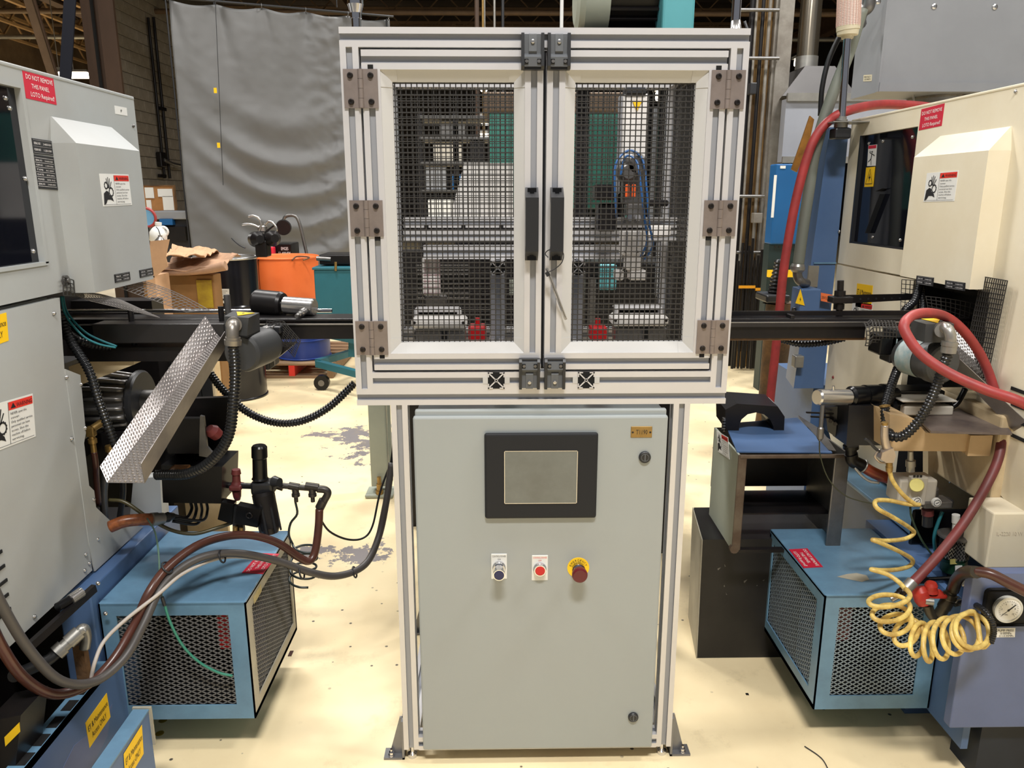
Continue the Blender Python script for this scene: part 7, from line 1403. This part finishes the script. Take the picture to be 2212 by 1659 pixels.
for y in (22, 126, 192, 424, 545):
    p, q_ = b_(1590, y, Yc-.02), b_(1682 if y < 200 and y != 192 else 1650, y, Yc-.02); 
    if y != 192: obj('strut', MB().cyl((p.x, Yc-.03, p.z), (q_.x, Yc-.03, p.z), .014, seg=8), M_STEELD, t)
p, q_ = b_(1620, 203, Yc-.08), b_(1636, 178, Yc-.08); obj('switch_box', MB().bevbox((p.x, Yc-.08, p.z), (q_.x, Yc, q_.z), .006), M_BLK, t); p, q_ = b_(1628, 482, Yc-.08), b_(1648, 460, Yc-.08); obj('switch_box', MB().bevbox((p.x, Yc-.08, p.z), (q_.x, Yc, q_.z), .006), MG_, t)
mb = MB()
for x in range(1592, 1664, 7): p = b_(x, 600, Yc-.05); mb.cyl((p.x, Yc-.06-.01*(x % 3), .02), (p.x, Yc-.06, 1.05+random.uniform(-.1, .1)), .011, seg=6)
obj('cable_riser', mb, M_BLKM, t, None, 'stuff')
for x0, x1, y in ((1596, 1632, 620), (1632, 1655, 625)): p, q_ = b_(x0, y+3, Yc-.09), b_(x1, y-3, Yc-.09); obj('yellow_strap', MB().box((p.x, Yc-.09, p.z), (q_.x, Yc-.08, q_.z)), mat('amber_strap', (222, 152, 30), .5) if x0 == 1596 else bpy.data.materials['amber_strap'], t)
heap = MB()
for k in range(9):
    y = 733+k*3.2; off = random.uniform(-6, 6); pts = [at(1588, y+off*.3, Z=.02), at(1612, y+2, Z=.03), at(1634, y-2+off*.3, Z=.02), at(1658, y+3, Z=.02)]
    for p in pts: p.z = .02+.01*(k % 3)
    heap.tube(pts, .022, 6)
solo('cable_heap', heap, M_STEELD, 'heap of grey cables on the floor by the service column', 'cable', None, 'stuff')
# stainless stack, hood, booth, blue cabinet
t = thing('exhaust_stack', 'stainless exhaust stack on a grey hood beyond the cream machine', 'duct', b_(1775, 215, 6.4)); Ys = 6.4
a = b_(1757, 60, Ys); c = b_(1803, 60, Ys); xm = (a.x+c.x)/2; r_ = (c.x-a.x)/2; zj = b_(1775, 138, Ys).z
obj('stack_pipe', MB().cyl((xm, Ys+.3, zj), (xm, Ys+.3, 6.8), r_, seg=28), M_STAIN, t); obj('stack_band', MB().cyl((xm, Ys+.3, zj), (xm, Ys+.3, zj+.10), r_*1.06, seg=28), M_GALV, t)
b0, b1 = b_(1690, 207, Ys), b_(1852, 207, Ys); t0, t1 = b_(1750, 142, Ys), b_(1815, 142, Ys)
obj('hood', MB().hexa([(b0.x, Ys, b0.z), (b1.x, Ys, b0.z), (b1.x, Ys+.6, b0.z), (b0.x+.15, Ys+.6, b0.z), (t0.x, Ys+.1, zj), (t1.x, Ys+.1, zj), (t1.x, Ys+.5, zj), (t0.x, Ys+.5, zj)]), mat('dull_hood', (84, 82, 82), .5, .3, var=.3, scale=3), t)
t = thing('grey_booth', 'pale grey booth panel below the exhaust hood', 'booth', b_(1790, 350, 6.4)); obj('lower_panel_edge', MB().box((b_(1690, 352, 6.38).x, 6.38, b_(1690, 352, 6.38).z), (b_(2000, 338, 6.38).x, 6.4, b_(1690, 338, 6.38).z)), M_GALV, t)
a, c = b_(1688, 350, 6.4), b_(2010, 214, 6.4); obj('booth_panel', MB().box((a.x, 6.4, a.z), (c.x+.6, 6.5, c.z)), M_GBOOTH, t); obj('top_rim', MB().box((a.x, 6.37, c.z-.02), (c.x, 6.4, c.z+.04)), M_GALV, t)
obj('booth_leg', MB().box((a.x+.1, 6.42, 0), (a.x+.18, 6.48, a.z)), M_BLKM, t)
t = thing('blue_control_cabinet', 'bright blue cabinet with white notice beyond the red hose', 'cabinet', b_(1705, 530, 5.8)); Yb = 5.8
a, c = b_(1664, 528, Yb), b_(1800, 354, Yb); obj('cabinet_body', MB().bevbox((a.x, Yb, a.z), (c.x, Yb+.14, c.z), .01), M_CBLUE, t); p, q_ = b_(1666, 470, Yb-.01), b_(1679, 378, Yb-.01); obj('white_notice', MB().box((p.x, Yb-.004, p.z), (q_.x, Yb-.001, q_.z)), M_WHITE, t)
p, q_ = b_(1686, 364, Yb-.01), b_(1698, 358, Yb-.01); obj('small_label', MB().box((p.x, Yb-.004, p.z), (q_.x, Yb-.001, q_.z)), M_WHITE, t)
obj('dark_base', MB().box((a.x, Yb+.02, 0), (c.x, Yb+.14, a.z)), mat('dark_teal_base', (18, 42, 46), .5), t); p, q_ = b_(1660, 599, Yb-.04), b_(1720, 584, Yb-.04); obj('yellow_band', MB().box((p.x, Yb-.04, p.z), (q_.x, Yb, q_.z)), M_YEL, t)
mb = MB()
for k in range(7): p = b_(1674+k*9, 533, Yb-.01); mb.cyl(p, p+V((0, -.01, 0)), .008, seg=8)
obj('bolt_row', mb, M_SCREW, t, None, 'stuff')
# rusty pedestal with bellows
t = thing('rusty_pedestal', 'rusty brown pedestal with black bellows on top under the right feed rail', 'pedestal', b_(1680, 860, 4.4)); Yp = 4.4; a, c = b_(1652, 700, Yp), b_(1712, 700, Yp)
obj('pedestal_post', MB().lathe(((a.x+c.x)/2, Yp, 0), ((a.x+c.x)/2, Yp, b_(1680, 652, Yp).z), [(0, (c.x-a.x)*.62), (.3, (c.x-a.x)*.5), (1, (c.x-a.x)*.5)], 20), M_RUST, t)
p0, p1 = b_(1676, 655, Yp), b_(1684, 560, Yp); prof = [(0, .075)]
for k in range(12): prof += [(k/12+.02, .062-.003*k), (k/12+.06, .05-.0025*k)]
obj('bellows', MB().lathe(p0, p1, prof+[(1, .012)], 16), M_BLKM, t); p, q_ = b_(1655, 655, Yp-.1), b_(1708, 638, Yp-.1); obj('bellows_block', MB().bevbox((p.x, Yp-.1, p.z), (q_.x, Yp+.1, q_.z), .01), M_BLK, t)
# red hose and flexible conduit behind the cream machine
h3 = lambda x, y, Y=3.0: b_(x, y, Y)
solo('red_supply_hose', MB().tube([h3(2060, 240, 3.2), h3(1985, 229, 3.2), h3(1900, 226, 3.15), h3(1830, 240), h3(1790, 262), h3(1762, 296), h3(1742, 345), h3(1722, 420), h3(1706, 500), h3(1692, 590), h3(1683, 680), h3(1675, 760), h3(1664, 860), h3(1655, 960)], .0175, 12), M_HOSER, 'red supply hose arching down beside the blue rear casing', 'hose')
t = thing('flexible_conduit', 'grey flexible conduit with elbow running down the blue rear casing', 'conduit', h3(1722, 600, 3.02))
f3 = lambda x, y, Y=3.04: b_(x, y, Y)
obj('conduit_run', MB().tube([f3(1862, 20), f3(1835, 110), f3(1800, 200), f3(1776, 270), f3(1758, 340), f3(1746, 420), f3(1734, 500), f3(1724, 575)], .0215, 12), M_CONDG, t); obj('connector', MB().lathe(f3(1724, 570), f3(1722, 588), [(0, .024), (.3, .028), (.7, .028), (1, .02)], 16), M_GALV, t); obj('elbow', MB().tube([f3(1722, 584), f3(1724, 600), f3(1732, 610), f3(1742, 612, 3.08)], .018, 12), M_STEELD, t)
solo('cable_black', MB().tube([f3(1815, 75, 3.1), f3(1790, 130, 3.1), f3(1776, 190, 3.1), f3(1772, 250, 3.1)], .010, 8), M_HOSEK, 'black cable hanging from the signal tower cap', 'cable')
solo('amber_lever', MB().prism([h3(1750, 250, 3.06), h3(1759, 258, 3.06), h3(1750, 300, 3.06), h3(1722, 372, 3.06), h3(1710, 366, 3.06), h3(1733, 300, 3.06)], (0, .01, 0)), M_AMB, 'amber printed plate behind the red supply hose', 'plate')
# signal tower
t = thing('signal_tower', 'signal tower with ribbed clear lenses on a chrome pole at the cream machine corner', 'signal tower', f3(1818, 262, 3.0)); s3 = lambda x, y: b_(x, y, 2.98)
a, c = s3(1818, 258), s3(1830, 84); obj('chrome_pole', MB().cyl(a, c, .0135, seg=20), M_CHROME, t)
obj('base_cup', MB().lathe(c, s3(1832, 62), [(0, .020), (.3, .022), (.35, .036), (1, .039)], 24), M_CREAMP, t, 'cream plastic base cup'); obj('base_ring', MB().lathe(s3(1832, 66), s3(1832, 56), [(0, .040), (1, .040)], 24), M_CREAMP, t)
prof = []
p0, p1 = s3(1832, 58), s3(1836, -40)
for k in range(28): prof += [(k/28, .0385), (k/28+.02, .0405)]
obj('lens_stack', MB().lathe(p0, p1, prof, 28), M_LENS, t, 'clear ribbed lens stack'); mb = MB()
for k in range(24):
    an = 2*math.pi*k/24; o_ = V((math.cos(an), math.sin(an), 0))*.0405; mb.bar(p0+o_, p1+o_, .0025, .002, o_)
obj('lens_rib', mb, mat('rosy_lens_rib', (206, 172, 160), .4), t, None, 'stuff')
obj('pole_nut', MB().lathe(s3(1817, 262), s3(1819, 252), [(0, .022), (.5, .022), (.5, .017), (1, .017)], 6), M_GALV, t); p = s3(1817, 264); obj('bracket_plate', MB().box((p.x-.05, 2.93, p.z-.004), (XR+.05, 3.03, p.z)), M_GALV, t); obj('lower_nut', MB().cyl(p, p-V((0, 0, .02)), .024, seg=6), M_GALV, t); obj('black_plug', MB().bevbox(p-V((.03, .03, .06)), p+V((.03, .03, -.022)), .006), M_BLK, t)
# blue rear casing of the cream machine
t = thing('blue_rear_casing', 'blue rear casing of the cream machine behind its far edge', 'casing', (1.3, 3.3, 0)); a = b_(1712, 850, 3.12)
mb = MB(); mb.hexa([(1.235, 3.10, .70), (XR+.0, 3.10, .70), (XR+.0, 3.3, .70), (1.275, 3.3, .70), (1.285, 3.10, 1.74), (XR+.0, 3.10, 1.74), (XR+.0, 3.3, 1.74), (1.325, 3.3, 1.74)]); obj('casing', mb, M_BLUED, t); obj('casing_base', MB().box((XR-.02, 3.15, 0), (XR+.3, 3.6, .70)), M_BLUED, t)
obj('seam_strip', MB().box((1.27, 3.094, b_(1780, 568, 3.1).z-.003), (XR, 3.10, b_(1780, 568, 3.1).z+.003)), M_BLUE, t)
p, q_ = b_(1716, 700, 3.04), b_(1766, 622, 3.04); obj('switch_enclosure', MB().bevbox((p.x, 3.0, p.z), (q_.x, 3.10, q_.z), .005), M_BLUED, t); tri_sticker(t, b_(1718, 655, 2.998), b_(1738, 660, 2.998), b_(1729, 624, 2.998))
p, q_ = b_(1744, 620, 3.09), b_(1770, 574, 3.09); obj('rating_plate', MB().box((p.x, 3.09, p.z), (q_.x, 3.10, q_.z)), M_GALV, t)
obj('latch_key', MB().bevbox(b_(1716, 795, 3.06), b_(1730, 765, 3.10), .004), M_GALV, t); obj('black_cable_gland', MB().lathe(b_(1712, 672, 3.05), b_(1735, 672, 3.05), [(0, .014), (.5, .022), (1, .018)], 12), M_BLKG, t)
# grey sheet box at the top right with duct stub
t = thing('mist_collector_box', 'large grey sheet metal box above the cream machine, top right', 'box', (2.4, 3.5, 2.0)); n0 = b_(1898, 198, 3.3); Yf = 3.3
far = at(1837, 216, X=n0.x)
obj('box_shell', MB().box((n0.x, Yf, n0.z), (4.2, far.y, 3.2)), M_GBOX, t); obj('bottom_flange', MB().box((n0.x-.002, Yf-.008, n0.z), (4.2, Yf, n0.z+.035)), M_GALV if 0 else M_GBOX, t); obj('corner_flange', MB().box((n0.x-.006, Yf-.004, n0.z), (n0.x+.0, Yf+.02, 3.2)), M_GBOX, t)
screws(t, [b_(x, y, Yf-.001) for x, y in ((2018, 14), (2149, 15), (1897, 3))], (0, -1, 0), .012)
F_ = Flat(at(1866, 162, X=n0.x), at(1884, 161, X=n0.x), at(1865, 176, X=n0.x), (-1, 0, 0)); s_ = obj('small_label', F_.slab(.001), M_CREAMP, t); mb = MB(); F_.text(mb, 'PROTECT', .12, .45, .24, .76); F_.text(mb, 'OF PARTS', .12, .8, .24, .76); obj('lettering', mb, M_INK, s_)
c = b_(2035, 212, 3.5); obj('duct_stub', MB().cyl((c.x, 3.5, c.z-.15), (c.x, 3.5, n0.z), .14, seg=24), M_STAIN, t); obj('duct_band', MB().cyl((c.x, 3.5, c.z-.03), (c.x, 3.5, c.z-.01), .146, seg=24), M_GALV, t); obj('hanger_bracket', MB().tube([b_(1945, 202, 3.4), b_(1972, 202, 3.4), b_(1972, 228, 3.4)], .006, 6, path=True, n=2), M_GALV, t)
obj('rear_post', MB().box((2.6, far.y-.06, 0), (2.7, far.y, n0.z)), M_GBOX, t); obj('hanging_pipe', MB().tube([b_(1880, -30, 3.28), b_(1876, 12, 3.28), b_(1862, 26, 3.3), b_(1856, 44, 3.32), b_(1858, 52, 3.34)], .025, 12), M_STEELD, t)
solo('stray_wire', MB().tube([at(1738, 1612, Z=.003), at(1765, 1630, Z=.003), at(1780, 1645, Z=.003), at(1795, 1675, Z=.003)], .0015, 6), M_BLK, 'thin black wire lying on the floor below the right chiller', 'wire')
for k, (x, y, w_, h) in enumerate(((628, 1412, .012, .03), (1614, 1500, .009, .009), (1722, 1463, .02, .008))):
    p = at(x, y, Z=.0); solo('floor_scrap', MB().bevbox((p.x-w_/2, p.y-h/2, 0), (p.x+w_/2, p.y+h/2, .002), .0005, 1), [M_HOSEB, M_SCREW, M_RUST][k], ['small brown tape scrap on the floor right of the left chiller', 'small dark nut on the floor below the black bin', 'dark flake on the floor between bin and right chiller'][k], 'scrap')
for k, (x, y) in enumerate(((352, 1556), (345, 1584))):
    p = at(x, y, Z=0); solo('oil_drop', MB().lathe((p.x, p.y, 0), (p.x, p.y, .0015), [(0, .012), (1, .009)], 14), mat('amber_oil', (150, 118, 30), .1) if k == 0 else bpy.data.materials['amber_oil'], ['larger amber oil drop under the left chiller edge', 'smaller amber oil drop nearer the viewer below the left chiller'][k], 'oil spot')
